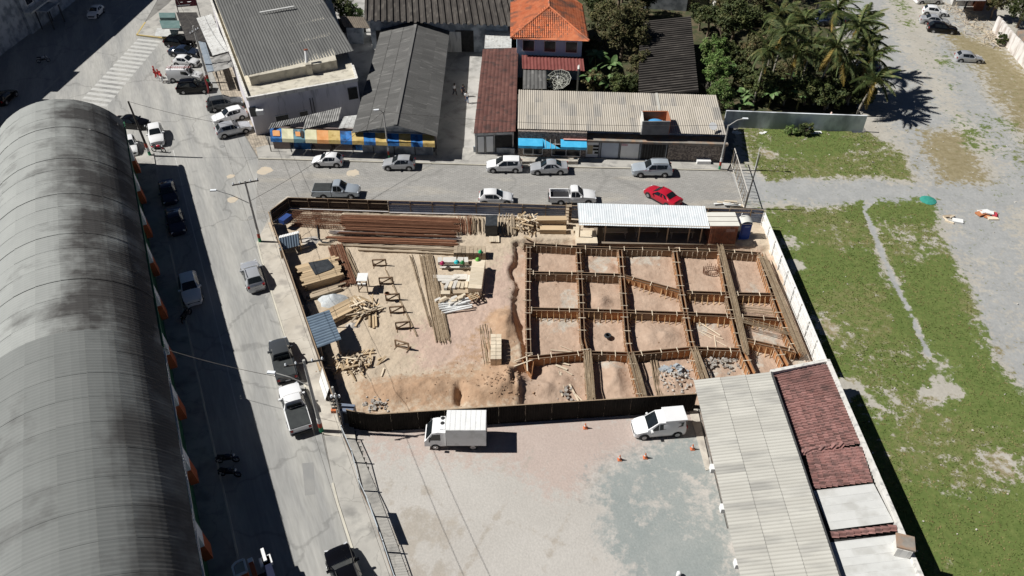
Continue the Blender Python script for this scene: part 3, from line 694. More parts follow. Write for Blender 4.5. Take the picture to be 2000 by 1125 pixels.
rubble('', 738, 795, .5, .4, 50, m_rub, (.08, .28), .5)
rubble('', 1110, 770, .5, .5, 16, m_rub)
m_clod = mat('soil_clod', (.27, .17, .11), (.38, .26, .17), 2, .97)
rubble('', 1170, 640, 6, 5, 50, m_clod, (.04, .11), h=0)
rubble('', 880, 740, 6, 2.0, 90, m_clod, (.04, .12), .6, 0)
rubble('', 985, 750, 1.2, .9, 90, m_clod, (.05, .2), .8, 0)
tag(MB().lathe([(.3, 0), (.36, .1), (.3, .2), (.2, .2), (.2, 0), (.3, 0)], tuple(P(1187, 657, .3)), 14).build('tyre', m_darkp), 'small black tyre lying on the soil of a cell', 'tyre')
# round pit in the fourth top cell: ring of soil and rusty steel
b = MB(); c = P(1388, 530, .3)
for i in range(22):
    t = i / 22 * 6.283; b.tube((c.x + .75 * math.cos(t), c.y + .5 * math.sin(t), .1), (c.x + .8 * math.cos(t), c.y + .55 * math.sin(t), .75 + random.uniform(-.2, .2)), .03, n=4)
for z in (.3, .5): b.path([(c.x + .76 * math.cos(t / 16 * 6.283), c.y + .52 * math.sin(t / 16 * 6.283), z) for t in range(17)], .025, 4)
tag(b.build('pile_rebar_cage', m_rust), 'round rusty rebar cage standing in a pit of the top row cell', 'rebar cage')

# ================================================================== HOARDINGS
m_hbrown = mat('brown_hoarding', (.045, .03, .022), (.08, .055, .04), 1.5, .8, rnd=.2)
m_hblue = mat('blue_grey_hoarding', (.20, .25, .36), (.26, .31, .41), 1.2, .45, rnd=.08, spec=.4)
m_hwhite = mat('white_hoarding', (.74, .74, .72), (.80, .80, .78), 1.2, .6, rnd=.05, c3=(.62, .60, .56), s3=2)
m_hblack = mat('black_hoarding', (.009, .0075, .006), (.018, .015, .012), 1.5, .8, rnd=.25, spec=.15)
m_post = mat('hoarding_post', (.24, .17, .11), (.34, .26, .18), 3, .85, rnd=.2)
m_pipe = mat('grey_pipe', (.52, .50, .50), (.62, .60, .60), 2, .6)
def hoarding(label, pts, h, pw, m, mp, inner=1, rails=(.35, 1.2, 1.95), pipe=None, ribs='v', base=0.0, lean=0.0, post_every=1, capz=True):
    pts = [Vector((p[0], p[1], 0)) for p in pts]
    root = thing('hoarding', label, 'hoarding', (pts[0].x, pts[0].y, base))
    cnt = 0
    for a, b in zip(pts[:-1], pts[1:]):
        d = b - a; L = d.length; d.normalize(); n = Vector((-d.y, d.x, 0)) * inner; k = max(1, round(L / pw)); w = L / k
        if ribs == 'v': me = sheet_mesh(w * .995, h, .22, .03, m, 'trap')
        elif ribs == 'h': me = sheet_mesh(h, w * .985, .28, .03, m, 'trap')
        else: me = sheet_mesh(w * .985, h, w * .5, .02, m, 'flat')
        for i in range(k):
            p = a + d * (w * i) + n * random.uniform(-.01, .01)
            if ribs == 'h':
                M = frame((p.x - root.location.x, p.y - root.location.y, 0), (0, 0, 1), -d, Vector((0, 0, 1)).cross(-d))
            else:
                M = frame((p.x - root.location.x, p.y - root.location.y, h + random.uniform(-.02, .02)), d, (0, 0, 1), d.cross(Vector((0, 0, 1))))
            inst('panel', me, root, M)
            if cnt % post_every == 0:
                q = p + n * .09
                inst('post', cm_stud, root, bar_M((q.x, q.y, 0), (q.x, q.y, h - .03), .08, .08, root) , mp)
            cnt += 1
        for z in rails:
            q0 = a + n * .07; q1 = b + n * .07
            inst('rail', cm_stud, root, bar_M((q0.x, q0.y, base + z), (q1.x, q1.y, base + z), .05, .07, root), mp)
        if capz:
            q0 = a; q1 = b; inst('cap_rail', cm_stud, root, bar_M((q0.x, q0.y, base + h + .02), (q1.x, q1.y, base + h + .02), .09, .03, root), mp)
        if pipe:
            q0 = a + n * .22; q1 = b + n * .22
            MB().tube((q0.x, q0.y, base + pipe), (q1.x, q1.y, base + pipe), .06, n=6).build('pipe', m_pipe, root)
    return root
HT = 2.3
hoarding('dark brown panelled hoarding around the yard corner, posts facing inward', [P(527, 412, HT), P(562, 386, HT), P(757, 392, HT)], HT, 2.25, m_hbrown, m_post, -1, (.3, 1.1, 1.9), 1.0, ribs=None)
hoarding('blue grey ribbed metal hoarding along the paved side street', [P(758, 392, HT), P(930, 396, HT), P(1112, 402, HT)], HT, 2.3, m_hblue, m_post, -1, (.3, 1.9), .9, ribs='h')
hoarding('short blue grey hoarding stretch behind the portable toilet', [P(1115, 402, HT), P(1300, 405, HT), P(1468, 409, HT), P(1492, 411, HT)], HT, 2.3, m_hblue, m_post, -1, (.3, 1.9), None, ribs='h')
hoarding('tall white panel hoarding between the foundation and the grass', [P(1494, 416, HT), P(1614, 702, HT)], HT, 2.35, m_hwhite, m_hwhite, -1, (.25, 1.15, 1.95), None, ribs=None)
hoarding('black ribbed hoarding between the building site and the car park', [P(676, 800, 2.25), P(700, 806, 2.25), P(735, 809, 2.25), P(1362, 769, 2.25)], 2.25, 1.1, m_hblack, m_post, 1, (.4, 1.8), None, ribs='v', post_every=2)
hoarding('long dark hoarding with a pale top edge along the street pavement', [P(524, 414, HT), P(568, 535, HT), P(600, 630, HT), P(640, 745, HT), P(664, 815, HT)], HT, 2.25, m_hbrown, m_post, 1, (.3, 1.1, 1.9), None, ribs=None)
# ================================================================== THINGS ON THE SITE
def pz(px, py, dz=0.0):
    p = P(px, py, YZ); p.z = sz(p.x, p.y) + dz; return p
def ang(a, b):
    A = P(*a); B = P(*b); return math.atan2(B.y - A.y, B.x - A.x)
def ubox(me, x, y, z, sx, sy, sz_, rz=0, tx=0, ty=0):
    return Matrix.Translation((x, y, z)) @ Matrix.Rotation(rz, 4, 'Z') @ Matrix.Rotation(tx, 4, 'X') @ Matrix.Rotation(ty, 4, 'Y') @ Matrix.Diagonal((sx, sy, sz_, 1))
def timber_stack(label, px, py, rz, L, W, H, cw=.2, ch=.1, messy=.06, me=None, group=None, gap=.0):
    o = pz(px, py); r = thing('timber_stack', label, 'timber stack', o, rz, group); me = me or cm_wood
    nl = max(1, int(H / ch)); nr = max(1, int(W / cw))
    for k in range(3):
        inst('bearer', cm_woodg, r, ubox(None, (k - 1) * L * .38, 0, .05, .1, W, .1))
    for j in range(nl):
        for i in range(nr):
            if j < nl - 1 and 0 < i < nr - 1: continue                     # hidden inside the stack
            l = L * random.uniform(.86, 1.03)
            inst('plank', me, r, ubox(None, random.uniform(-messy, messy) * 3, (i + .5) * W / nr - W / 2, .1 + (j + .5) * ch + random.uniform(0, messy * .4), l, W / nr * .93, ch * .92, random.uniform(-messy, messy) * .25))
    return r
def scrap_pile(label, px, py, n, rx, ry, h, me=None, L=(.5, 1.8), rz0=None, spread=1.5, z=None):
    o = pz(px, py); r = thing('scrap_wood_pile', label, 'wood pile', o)
    for i in range(n):
        x = random.gauss(0, rx * .5); y = random.gauss(0, ry * .5); k = math.exp(-(x / rx) ** 2 - (y / ry) ** 2)
        a = random.uniform(0, math.pi) if rz0 is None else rz0 + random.gauss(0, spread * .3)
        inst('plank', (me or random.choice([cm_wood, cm_woodg, cm_tie])), r, ubox(None, x, y, .06 + h * k * random.uniform(.2, 1), random.uniform(*L), random.uniform(.07, .2), random.uniform(.03, .09), a, random.uniform(-.3, .3), random.uniform(-.35, .35)))
    return r
# --- left yard
s1 = timber_stack('large stack of pale planks with a black sheet on top, by the street hoarding', 628, 540, ang((594, 520), (650, 505)), 4.2, 3.3, .8, .28, .13)
p = pz(628, 522); b = MB(); a0 = ang((603, 515), (648, 506))
q = [P(602, 513, 1.6), P(640, 506, 1.6), P(653, 521, 1.6), P(646, 526, 1.6), P(616, 537, 1.6)]
b.prism(q, 1.58, 1.62); tag(b.build('tarpaulin', m_darkp), 'dark grey sheet lying on the large plank stack', 'tarpaulin')
timber_stack('low stack of round posts and planks between the gravel heap and the blue lean-to', 670, 612, ang((640, 625), (690, 600)), 4.0, 1.7, .5, .3, .16, .12)
timber_stack('rough dark planks under the large pale plank stack', 640, 572, ang((605, 585), (665, 565)), 3.4, .8, .35, .25, .1, .15, cm_woodg)
scrap_pile('tangled heap of scrap boards beside the gravel heap', 706, 605, 70, 1.5, 1.4, .9)
scrap_pile('heap of broken formwork boards below the blue lean-to', 690, 715, 90, 1.9, 1.2, .8, L=(.4, 1.4))
def leaning(label, segs, me, w, t, px, py):
    r = thing('planks', label, 'planks', pz(px, py))
    for a, b_ in segs:
        A = pz(*a, .08 + random.uniform(0, .1)); B = pz(*b_, .1 + random.uniform(0, .12)); inst('plank', me, r, bar_M(A, B, w, t, r))
leaning('four planks lying down the yard from the scrap heap', [((722, 610), (722, 640)), ((728, 605), (730, 643)), ((733, 597), (735, 640)), ((706, 620), (694, 640))], cm_wood, .18, .08, 722, 625)
leaning('planks standing like a comb at the edge of the broken board heap', [((668 + i * 9, 700 - i * 1.5), (676 + i * 9, 692 - i * 1.5)) for i in range(7)] + [((660, 702), (732, 690))], cm_wood, .12, .08, 690, 698)
# gravel heap
m_grav = mat('crushed_stone', (.44, .47, .49), (.56, .58, .58), 4, .97, bump=.6, bscale=30, grain=14)
def heap(name, label, px, py, rx, ry, h, m, seed=0, cat='heap'):
    c = pz(px, py, -.1); b = MB(); n = 22; pts = []
    for j in range(9):
        for i in range(n):
            t = i / n * 2 * math.pi; k = j / 8
            w = .85 + .3 * mnoise.noise((math.cos(t) * 1.3 + seed, math.sin(t) * 1.3, seed))
            x, y = math.cos(t) * rx * k * w, math.sin(t) * ry * k * w
            pts.append((c.x + x, c.y + y, c.z + h * (1 - k) ** .8 * (1 + .25 * mnoise.noise((x * 1.7 + seed, y * 1.7, 3))) + .02))
    f = []
    for j in range(8):
        for i in range(n): f.append((j * n + i, (j + 1) * n + i, (j + 1) * n + (i + 1) % n, j * n + (i + 1) % n))
    b._add(pts, f); return tag(b.build(name, m, sm=60), label, cat)
heap('gravel_heap', 'blue grey crushed stone heap beside the large plank stack', 652, 588, 2.0, 1.2, .95, m_grav, 2)
heap('sand_heap', 'small pale sand heap beside the little white roofed shelter', 604, 470, 1.2, .9, .25, m_rub, 5)
heap('rubble_mound', 'small pale stone heap at the foot of the round posts', 690, 636, .9, .6, .35, m_rub, 9)
for i, (x, y) in enumerate([(606, 483), (594, 486), (600, 480)]): pass
# rusty flat bundle and rebar mats
bar_bundle('rebar_bundle', 'rust red bundle lying beside the large plank stack', None, pz(655, 482), pz(682, 558), 1.5, 60, .03, m_rust, YZ + .08, .06, 3)
bar_bundle('rebar_bundle', 'few loose bars right of the rust red bundle', None, pz(672, 490), pz(697, 545), .9, 9, .03, m_rebar, YZ + .08, .12, 2)
bar_bundle('rebar_bundle', 'broad dull brown rebar mat in the middle of the yard', None, pz(832, 500), pz(866, 668), 1.35, 60, .022, m_rebar, YZ + .06, .10, 3)
bar_bundle('rebar_bundle', 'narrow pair of bars left of the broad rebar mat', None, pz(803, 502), pz(842, 640), .3, 5, .025, m_rebar, YZ + .05, .1, 1)
bar_bundle('rebar_bundle', 'single long bar lying along the row of trestles', None, pz(753, 527), pz(814, 656), .08, 3, .03, m_rebar, YZ + .04, .05, 1)
bar_bundle('rebar_bundle', 'rebar mat lying under the small block stack', None, pz(953, 640), pz(966, 722), 1.9, 26, .02, m_rebar, YZ + .03, .15, 1)
G = 'long rusty bar bundles along the north hoarding'
ORD = ['first', 'second', 'third', 'fourth', 'fifth', 'sixth', 'seventh', 'eighth', 'ninth']
for i in range(9):
    y = 426 + i * 6.0; x0 = 672 + random.uniform(-8, 8) if i < 6 else 650 + random.uniform(-10, 25)
    o = bar_bundle('rebar_bundle', ORD[i] + ' long rust red bar bundle counted from the north hoarding', G, pz(x0, y), pz(892 + random.uniform(-6, 8), y + 8), .42, 22, .028, m_rust, YZ + .12 + (.5 - abs(i - 4) * .09 if i < 7 else .1), .05, 4)
bar_bundle('rebar_bundle', 'grey tapering bar bundle in front of the rust red bundles', None, pz(650, 459), pz(895, 472), .5, 18, .03, mat('grey_rebar', (.22, .19, .18), (.30, .26, .25), 2, .6), YZ + .3, .12, 3)
bar_bundle('rebar_bundle', 'short rusty bars laid upright beside the black tank', None, pz(905, 426), pz(908, 458), 2.2, 36, .03, m_rust, YZ + .1, .08, 3)
bar_bundle('rebar_bundle', 'short dull bars with straw beside the black tank', None, pz(932, 428), pz(934, 456), 1.2, 18, .03, m_rebar, YZ + .1, .1, 3)
r = thing('timber_beams', 'two long weathered beams lying along the rusty bar store', 'timber', pz(760, 490))
for a, b_, w in (((622, 478), (900, 494), .16), ((690, 482), (893, 491), .22), ((700, 490), (892, 499), .2), ((690, 470), (890, 481), .2)):
    inst('beam', cm_woodg, r, bar_M(pz(*a, .15), pz(*b_, .17), w, .14, r))
# rebar cages (stirrup tunnels)
def cage(label, px, py, rz, L, W, H, m=m_rust, group=None, step=.2):
    o = pz(px, py, .05); b = MB(); n = int(L / step)
    for i in range(n + 1):
        x = -L / 2 + L * i / n; c = [(x, -W / 2, 0), (x, W / 2, 0), (x, W / 2, H), (x, -W / 2, H), (x, -W / 2, 0)]; b.path(c, .018, 4)
    for y in (-W / 2, 0, W / 2):
        for z in (0, H): b.tube((-L / 2 - .2, y, z), (L / 2 + .2, y, z), .022, n=4)
    ob = b.build('rebar_cage', m); ob.location = o; ob.rotation_euler = (0, 0, rz)
    return tag(ob, label, 'rebar cage', group)
G = 'rusty rebar cages stacked in the yard corner'
for i, (x, y) in enumerate([(600, 423), (600, 432), (598, 441), (640, 424), (642, 434), (644, 444)]):
    cage(('topmost', 'middle', 'lowest')[i % 3] + (' rusty rebar cage of the left stack in the yard corner' if i < 3 else ' rusty rebar cage of the right stack beside the bar store'), x, y, -.08, 3.0, .7, .5, m_rust, G, .16)
# trestle frames in a slanting row
bt = MB()
for x in (-.65, .65):
    bt.beam((x, 0, 0), (x, 0, .85), .12, .12)
bt.beam((-.65, 0, .83), (.65, 0, .83), .12, .12); bt.beam((-.65, 0, .08), (.65, 0, .08), .08, .08); bt.beam((-.62, 0, .1), (.62, 0, .8), .10, .10)
me_tf = bt.mesh('frame', m_plyd)
bt = MB()
for x in (-.6, .6): bt.beam((x, -.45, .03), (x, .45, .03), .08, .06)
me_tb = bt.mesh('foot', m_plyd)
for i, (x, y, a, t) in enumerate([(742, 520, .05, 'uppermost frame trestle of the slanting row in the yard'), (755, 555, .08, 'frame trestle next to the white topped work table'), (768, 587, .12, 'third frame trestle of the slanting row, with a coil of wire'),
                               (776, 611, .1, 'fourth frame trestle of the slanting row'), (788, 642, .15, 'fifth and thickest looking frame trestle of the slanting row'), (786, 680, -.35, 'lowest frame trestle, turned away from the others')]):
    r = thing('trestle', t, 'trestle', pz(x, y), a, 'frame trestles on the yard')
    inst('frame', me_tf, r); inst('foot', me_tb, r)
    if i == 2: MB().lathe([(.2, .95), (.26, 1.0), (.2, 1.05), (.2, .95)], (-.5, 0, 0), 12).build('wire_coil', m_rust, r, local=True)
r = thing('work_table', 'tall timber work stand with a white top and two bright boxes', 'table', pz(711, 566), .02)
MB().box((0, .15, 1.5), (1.0, 1.2, .05)).build('table_top', m_whitep, r, local=True)
for x in (-.42, .42):
    for y in (-.35, .6): MB().beam((x, y, 0), (x, y, 1.48), .09, .09).build('leg', m_plyd, r, local=True)
MB().beam((-.42, -.35, .2), (.42, -.35, 1.3), .07, .07).build('brace', m_plyd, r, local=True)
MB().box((0, -.5, 1.05), (1.0, .35, .04)).build('shelf', m_plyd, r, local=True)
for x in (-.25, .22): MB().box((x, -.5, 1.17), (.3, .28, .2)).build('box', m_whitep, r, local=True)
# blue grey lean-to roof shed by the street
m_leanto = mat('blue_grey_roof', (.15, .20, .26), (.19, .25, .31), .8, .45, rnd=.06, spec=.4)
def small_shed(label, corners, zt, zl, m, nw, nl, pitch, amp, posts, kind='wave'):
    A, B, C = P(*corners[0], zt), P(*corners[1], zl), P(*corners[2], zt)
    r = thing('lean_to', label, 'lean-to shed', (A.x, A.y, YZ))
    roof_plane(r, A, C, B, nw, nl, m, pitch, amp, kind)
    for x, y, z in posts:
        p = P(x, y, z); inst('post', cm_woodg, r, bar_M((p.x, p.y, 0.1), (p.x, p.y, z), .12, .12, r))
    return r
small_shed('blue grey corrugated lean-to roof against the street hoarding', [(598, 621), (641, 606), (620, 680)], 2.95, 2.6, m_leanto, 4, 1, .32, .07, [(640, 610, 2.5), (659, 664, 2.5), (606, 625, 2.7), (624, 672, 2.7)])
# little gable shelter in the corner
A, B = P(544, 466, 2.4), P(583, 456, 2.4)
r = thing('shelter', 'little gable shelter with a white roof, its shaded side coloured grey, in the yard corner', 'shelter', (A.x, A.y, YZ))
N_, S_ = Vector((-.15, .85, 0)), Vector((.15, -.8, 0))
roof_plane(r, A + N_ + Vector((0, 0, -.35)), B + N_ + Vector((0, 0, -.35)), A, 2, 1, m_whitep, .25, .04)
roof_plane(r, A, B, A + S_ + Vector((0, 0, -.85)), 2, 1, m_leanto, .25, .04)  # grey roofing puts this slope's shade into the colour
for p in (A + S_ * .8, B + S_ * .8, A + N_ * .8, B + N_ * .8): inst('post', cm_wood, r, bar_M((p.x, p.y, .3), (p.x, p.y, 1.75), .12, .12, r))
tag(MB().beam(pz(556, 440, 1.0), pz(566, 444, 1.0), 1.3, .5).build('blue_crate', mat('blue_plastic', (.03, .06, .20), (.04, .08, .24), 2, .4)), 'dark blue box beside the little shelter in the corner', 'box')
leaning('white pvc pieces lying under the little shelter', [((556, 482), (560, 495)), ((566, 475), (573, 484)), ((578, 472), (576, 482)), ((582, 487), (604, 482))], cm_tie, .2, .12, 572, 483)
tag(MB().path([tuple(pz(*q, .12)) for q in ((617, 425), (620, 445), (622, 465), (628, 474), (640, 476), (652, 472))], .06, 6).build('hose', m_darkp), 'dark bent pipe between the rebar cages and the sand heap', 'hose')

# --- middle yard: pallets, boards, blocks
m_block = mat('pale_blocks', (.58, .49, .36), (.66, .57, .44), 2, .9, rnd=.12)
cm_block = cube_mesh('block', m_block)
m_board = mat('grey_boards', (.54, .51, .46), (.62, .59, .54), 2, .85, rnd=.12); cm_board = cube_mesh('board', m_board)
def block_stack(name, label, px, py, rz, nx, ny, nz, bx, by, bz, me, cat='block stack', gap=.03):
    r = thing(name, label, cat, pz(px, py), rz)
    for i in range(nx):
        for j in range(ny):
            for k in range(nz):
                inst('block', me, r, ubox(None, (i - (nx - 1) / 2) * (bx + gap), (j - (ny - 1) / 2) * (by + gap), bz * (k + .5) + .04, bx, by, bz * .96, random.uniform(-.03, .03)))
    return r
block_stack('block_stack', 'tall stack of pale blocks casting a square shadow in the yard', 932, 552, -.06, 1, 7, 3, 1.3, .62, .38, cm_block, 'block stack', .004)
block_stack('block_stack', 'low two column stack of pale blocks on the rebar mat', 969, 690, .01, 2, 7, 3, .46, .42, .3, cm_block)
block_stack('pallet_stack', 'row of slatted pale pallets with dark gaps beneath', 918, 500, -.02, 8, 1, 3, .38, 1.2, .28, cm_woodg, 'pallets')
r = thing('tool_bench', 'low bench of boxes and helmets at the top of the material store', 'bench', pz(885, 520))
inst('board', cm_board, r, ubox(None, .4, -.4, .25, 3.4, .35, .1)); inst('board', cm_woodg, r, ubox(None, .3, .1, .35, 3.6, .5, .12))
for x, sx in ((-1.3, .45), (-.75, .5), (-.1, .9), (.75, .6), (1.35, .4)): inst('box', cm_board, r, ubox(None, x, .1, .62, sx, .8, .4, random.uniform(-.15, .15)))
def helmet(label, px, py, col, nm, rr=.22, dz=.85):
    rr = rr * .7; b = MB(); b.lathe([(rr * 1.25, 0), (rr * 1.2, .03), (rr, .04), (rr * .92, .14), (rr * .6, .22), (rr * .2, .25)], (0, 0, 0), 14)
    b.box((0, rr * 1.15, .02), (rr * 1.2, rr * .6, .03)); o = b.build('helmet', mat(nm, col, None, 1, .35), sm=40); o.location = P(px, py, YZ + dz); tag(o, label, 'helmet')
helmet('turquoise helmet on the tool bench', 892, 512, (.03, .42, .45), 'turquoise_plastic', .33)
helmet('crimson helmet at the left end of the tool bench', 864, 514, (.35, .02, .09), 'crimson_plastic', .3)
helmet('dark green helmet next to the turquoise one', 903, 513, (.03, .20, .06), 'green_plastic', .28)
helmet('bright green helmet at the end of the slatted pallets', 938, 492, (.03, .42, .16), 'bright_green_plastic', .26, .89)
helmet('light green helmet on top of the tall block stack', 933, 507, (.16, .45, .08), 'lime_plastic', .3, 1.19)
r = thing('board_stack', 'pale grey boards and offcuts lying left of the tall block stack', 'boards', pz(885, 548))
for x, y, sx, sy, a, z in ((-.6, .4, 2.8, .5, -.05, .15), (-.9, .0, 2.2, .4, .03, .12), (.7, .3, 1.4, .8, .0, .25), (.1, -.1, 1.3, .18, .7, .3), (1.9, .1, 1.2, 1.0, .02, .22), (-.3, -.4, 1.6, .3, .1, .2)):
    inst('board', cm_board, r, ubox(None, x, y, z, sx, sy, .1, a))
def crates(label, px, py, spec):
    r = thing('block_pile', label, 'block pile', pz(px, py))
    for x, y, z, sx, sy, s3, a in spec: inst('block', random.choice([cm_block, cm_woodg, cm_board]), r, ubox(None, x, y, z, sx, sy, s3, a))
crates('upright boxes and blocks packed below the grey boards', 893, 572, [(-1.0 + .38 * i, .3 + .1 * (i % 2), .45, .3, .95, .7, -.25 + .04 * i) for i in range(7)] + [(-1.1, -.5, .3, .9, .5, .5, 0), (.4, -.4, .35, 1.5, .6, .5, .05)])
crates('pile of tumbled blocks above the white pipes', 883, 592, [(random.uniform(-1.4, 1.2), random.uniform(-.4, .4), .2 + random.uniform(0, .3), random.uniform(.5, .9), .25, .22, random.uniform(.2, .9)) for _ in range(14)])
scrap_pile('splintered boards leaning against the tall block stack', 929, 580, 16, .9, .8, .6, cm_woodg, (.6, 1.5), 1.9, .6)
r = thing('pallet', 'brown ladder like pallet leaning beside the block pile', 'pallet', pz(922, 583), -1.1)
for y in (-.4, .4): inst('stringer', cm_ply, r, ubox(None, 0, y, .4, 1.9, .12, .1, 0, 0, -.25))
for i in range(6): inst('slat', cm_wood, r, ubox(None, -.8 + .32 * i, 0, .46 + (-.8 + .32 * i) * .25, .14, .95, .04, 0, 0, -.25))
r = thing('pipe_bundle', 'bundle of white plastic pipes at the end of the material store', 'pipes', pz(890, 602))
for i in range(11):
    a = pz(858 + random.uniform(-3, 6), 594 + i * 2.0, .14 + .22 * (i % 2)); c = pz(916 + random.uniform(-8, 8), 584 + i * 2.1, .14 + .22 * ((i + 1) % 2)); MB().tube(a, c, .09, n=8).build('pipe', m_whitep, r)
# --- top middle: tank, poles, clutter, lumber
r = thing('black_tank', 'black open topped site tank between rusty bars and wooden poles', 'tank', pz(960, 462))
MB().box((0, .9, .75), (1.25, 1.9, 1.5)).build('body', m_darkp, r, local=True); MB().box((0, -.05, 1.45), (1.33, .1, .14)).build('rim', m_darkp, r, local=True)
leaning('small raft of pale slats in front of the black tank', [((957 + 4 * i, 464), (957.5 + 4 * i, 475)) for i in range(5)], cm_tie, .2, .06, 965, 470)
r = thing('pole_stack', 'leaning stack of slim wooden poles beside the black tank', 'poles', pz(985, 450))
for i in range(13):
    x = 972 + i * 2.6; a = pz(x + random.uniform(-2, 2), 462 + random.uniform(-6, 4), .2); c = P(x + random.uniform(-1, 5), 418 + random.uniform(-2, 4), 1.4); MB().tube(a, c, .075, .06, 6).build('pole', m_woodg, r)
scrap_pile('jumbled heap of timber offcuts, trestles and tools by the pole stack', 1028, 440, 90, 2.0, 1.5, 1.0, None, (.5, 1.7))
scrap_pile('row of short upright offcuts along the first cross formwork', 1075, 476, 26, 3.2, .4, .4, cm_woodg, (.4, .9))
block_stack('lumber_pack', 'wrapped pack of pale lumber against the blue grey hoarding', 1077, 442, -.02, 1, 1, 6, 3.2, .8, .17, cm_wood, 'lumber pack')
block_stack('lumber_pack', 'second flatter lumber pack in front of the wrapped one', 1080, 453, -.02, 1, 1, 4, 2.8, .8, .14, cm_wood, 'lumber pack')
tag(MB().box(tuple(pz(1126, 452, .2)), (.7, .7, .4)).build('soil_bag', m_block, sm=30), 'brown sack beside the second lumber pack', 'sack')
# scaffold tower of concrete test blocks by hoarding
r = thing('shelf_tower', 'narrow stepped rack standing against the blue grey hoarding', 'rack', pz(1110, 436))
for i in range(5): inst('shelf', cm_woodg, r, ubox(None, 0, .3, .4 + .42 * i, .6, .5, .08))
for x in (-.3, .3): inst('post', cm_woodg, r, ubox(None, x, .55, 1.2, .09, .09, 2.4))
# --- white roofed shed
m_wroof = mat('white_metal_roof', (.66, .69, .71), (.72, .75, .76), .6, .4, rnd=.03, spec=.4, c3=(.60, .64, .66), s3=1.0)
A, B, C = P(1128, 397, 3.3), P(1376, 403, 3.3), P(1131, 437, 2.9)
D = P(1385, 444, 2.9)
shed = thing('site_shed', 'long open shed with a white metal roof on wooden posts', 'shed', (A.x, A.y, YZ))
roof_plane(shed, A, B, C, 14, 1, m_wroof, .28, .016, 'trap')
for x, y in ((1133, 441), (1183, 441), (1250, 442), (1306, 443), (1348, 443), (1372, 444)):
    p = P(x, y, 2.8); inst('post', cm_wood, shed, bar_M((p.x, p.y, .3), (p.x, p.y, 2.82), .11, .11, shed))
for x in (1135, 1215, 1300, 1370):
    p = P(x, 402, 3.1); inst('post', cm_woodg, shed, bar_M((p.x, p.y, .3), (p.x, p.y, 3.15), .11, .11, shed))
inst('beam', cm_woodg, shed, bar_M(C + Vector((0, .12, -.06)), D + Vector((0, .12, -.06)), .1, .14, shed)); inst('beam', cm_woodg, shed, bar_M(A + Vector((0, -.2, -.1)), B + Vector((0, -.2, -.1)), .1, .14, shed))
m_shedfl = mat('shed_floor', (.20, .16, .12), (.26, .21, .16), .8, .95)  # darker brown than the yard soil
slab(shed, 'floor', [P(1160, 478, .62), P(1375, 480, .62), P(1385, 440, .62), P(1160, 436, .62)], YZ + .12, m_shedfl, .12)
MB().beam(P(1140, 436, 1.3), P(1380, 438, 1.3), .06, 1.9).build('back_panel', m_hbrown, shed)
tag(MB().box((P(1145, 466, 1.1).x, P(1145, 466, 1.1).y, .95), (2.2, 2.2, .8)).build('plywood_pack', m_block), 'square pale plywood pack at the left end of the open shed', 'plywood')
for i, (x, y, lb) in enumerate([(1200, 462, 'timber workbench in the shade of the shed, left bay'), (1262, 460, 'timber workbench in the shade of the shed, middle bay'), (1330, 462, 'timber workbench in the shade of the shed, right bay')]):
    r = thing('workbench', lb, 'workbench', P(x, y, YZ + .12), 0, 'workbenches in the open shed')
    inst('table_top', cm_woodg, r, ubox(None, 0, 0, .82, 2.6, .8, .07))
    for sx in (-1.1, 1.1):
        for sy in (-.3, .3): inst('leg', cm_woodg, r, ubox(None, sx, sy, .4, .09, .09, .8))
# --- container and toilet
m_cont = mat('container_red', (.25, .085, .045), (.33, .14, .08), 1.2, .6, c3=(.14, .07, .05), s3=2)
A, B, C = P(1378, 415, 3.1), P(1430, 415, 3.1), P(1384, 443, 3.1)
r = thing('site_container', 'rust red site container with a white roof beside the shed', 'container', (A.x, A.y, YZ))
w, d = (B - A).length, abs(C.y - A.y); x0, y0 = A.x + .15, A.y
MB().box((x0 + w / 2, y0 - d / 2, YZ + 1.2), (w, d, 2.4)).build('body', m_cont, r)
for i in range(11): MB().box((x0 + .2 + i * w / 11.2, y0 - d - .02, YZ + 1.2), (.1, .04, 2.2)).build('corrugation', m_cont, r)
MB().box((x0 + w * .72, y0 - d - .05, YZ + 1.95), (.9, .02, .3)).build('lettering_panel', mat('faded_lettering', (.45, .33, .28), (.30, .12, .08), 9, .7), r)
MB().box((x0 + w * .5, y0 - d - .05, YZ + .12), (w * 1.02, .06, .16)).build('sill', m_woodg, r)
for i in range(3): MB().box((x0 + w / 2 + .0, y0 - d * (i + .5) / 3, YZ + 2.46 + .006 * i), (w + .25, d / 3 - .1, .07)).build('roof_panel', mat('cream_roof', (.66, .64, .57), (.72, .70, .63), 1, .6), r)
m_tblue = mat('toilet_blue', (.015, .05, .26), (.02, .07, .30), 1, .35)
p = P(1452, 468, YZ)
r = thing('portable_toilet', 'blue portable toilet with a pale domed roof beside the container', 'portable toilet', p)
MB().box((0, .55, 1.05), (1.1, 1.1, 2.1)).build('cabin', m_tblue, r, local=True)
b = MB(); b.grid([(-.6 + 1.2 * i / 6, -.05 + 1.2 * j / 4, 2.1 + .26 * math.sin(math.pi * i / 6) ** .6) for j in range(5) for i in range(7)], 7, 5)
b.quad((-.6, -.05, 2.1), (.6, -.05, 2.1), (.6, -.05, 2.02), (-.6, -.05, 2.02)); b.build('roof', mat('toilet_roof', (.56, .56, .52), (.62, .61, .56), 2, .5), r, local=True, sm=50)
MB().box((0, -.02, 1.0), (.72, .05, 1.8)).build('door', m_tblue, r, local=True)
MB().box((.05, -.055, 1.72), (.5, .02, .22)).build('door_label', mat('door_label', (.30, .38, .55), (.04, .09, .32), 14, .5), r, local=True)
MB().tube((-.45, .95, 2.1), (-.45, .95, 2.75), .05, n=8).build('vent_pipe', m_whitep, r, local=True)
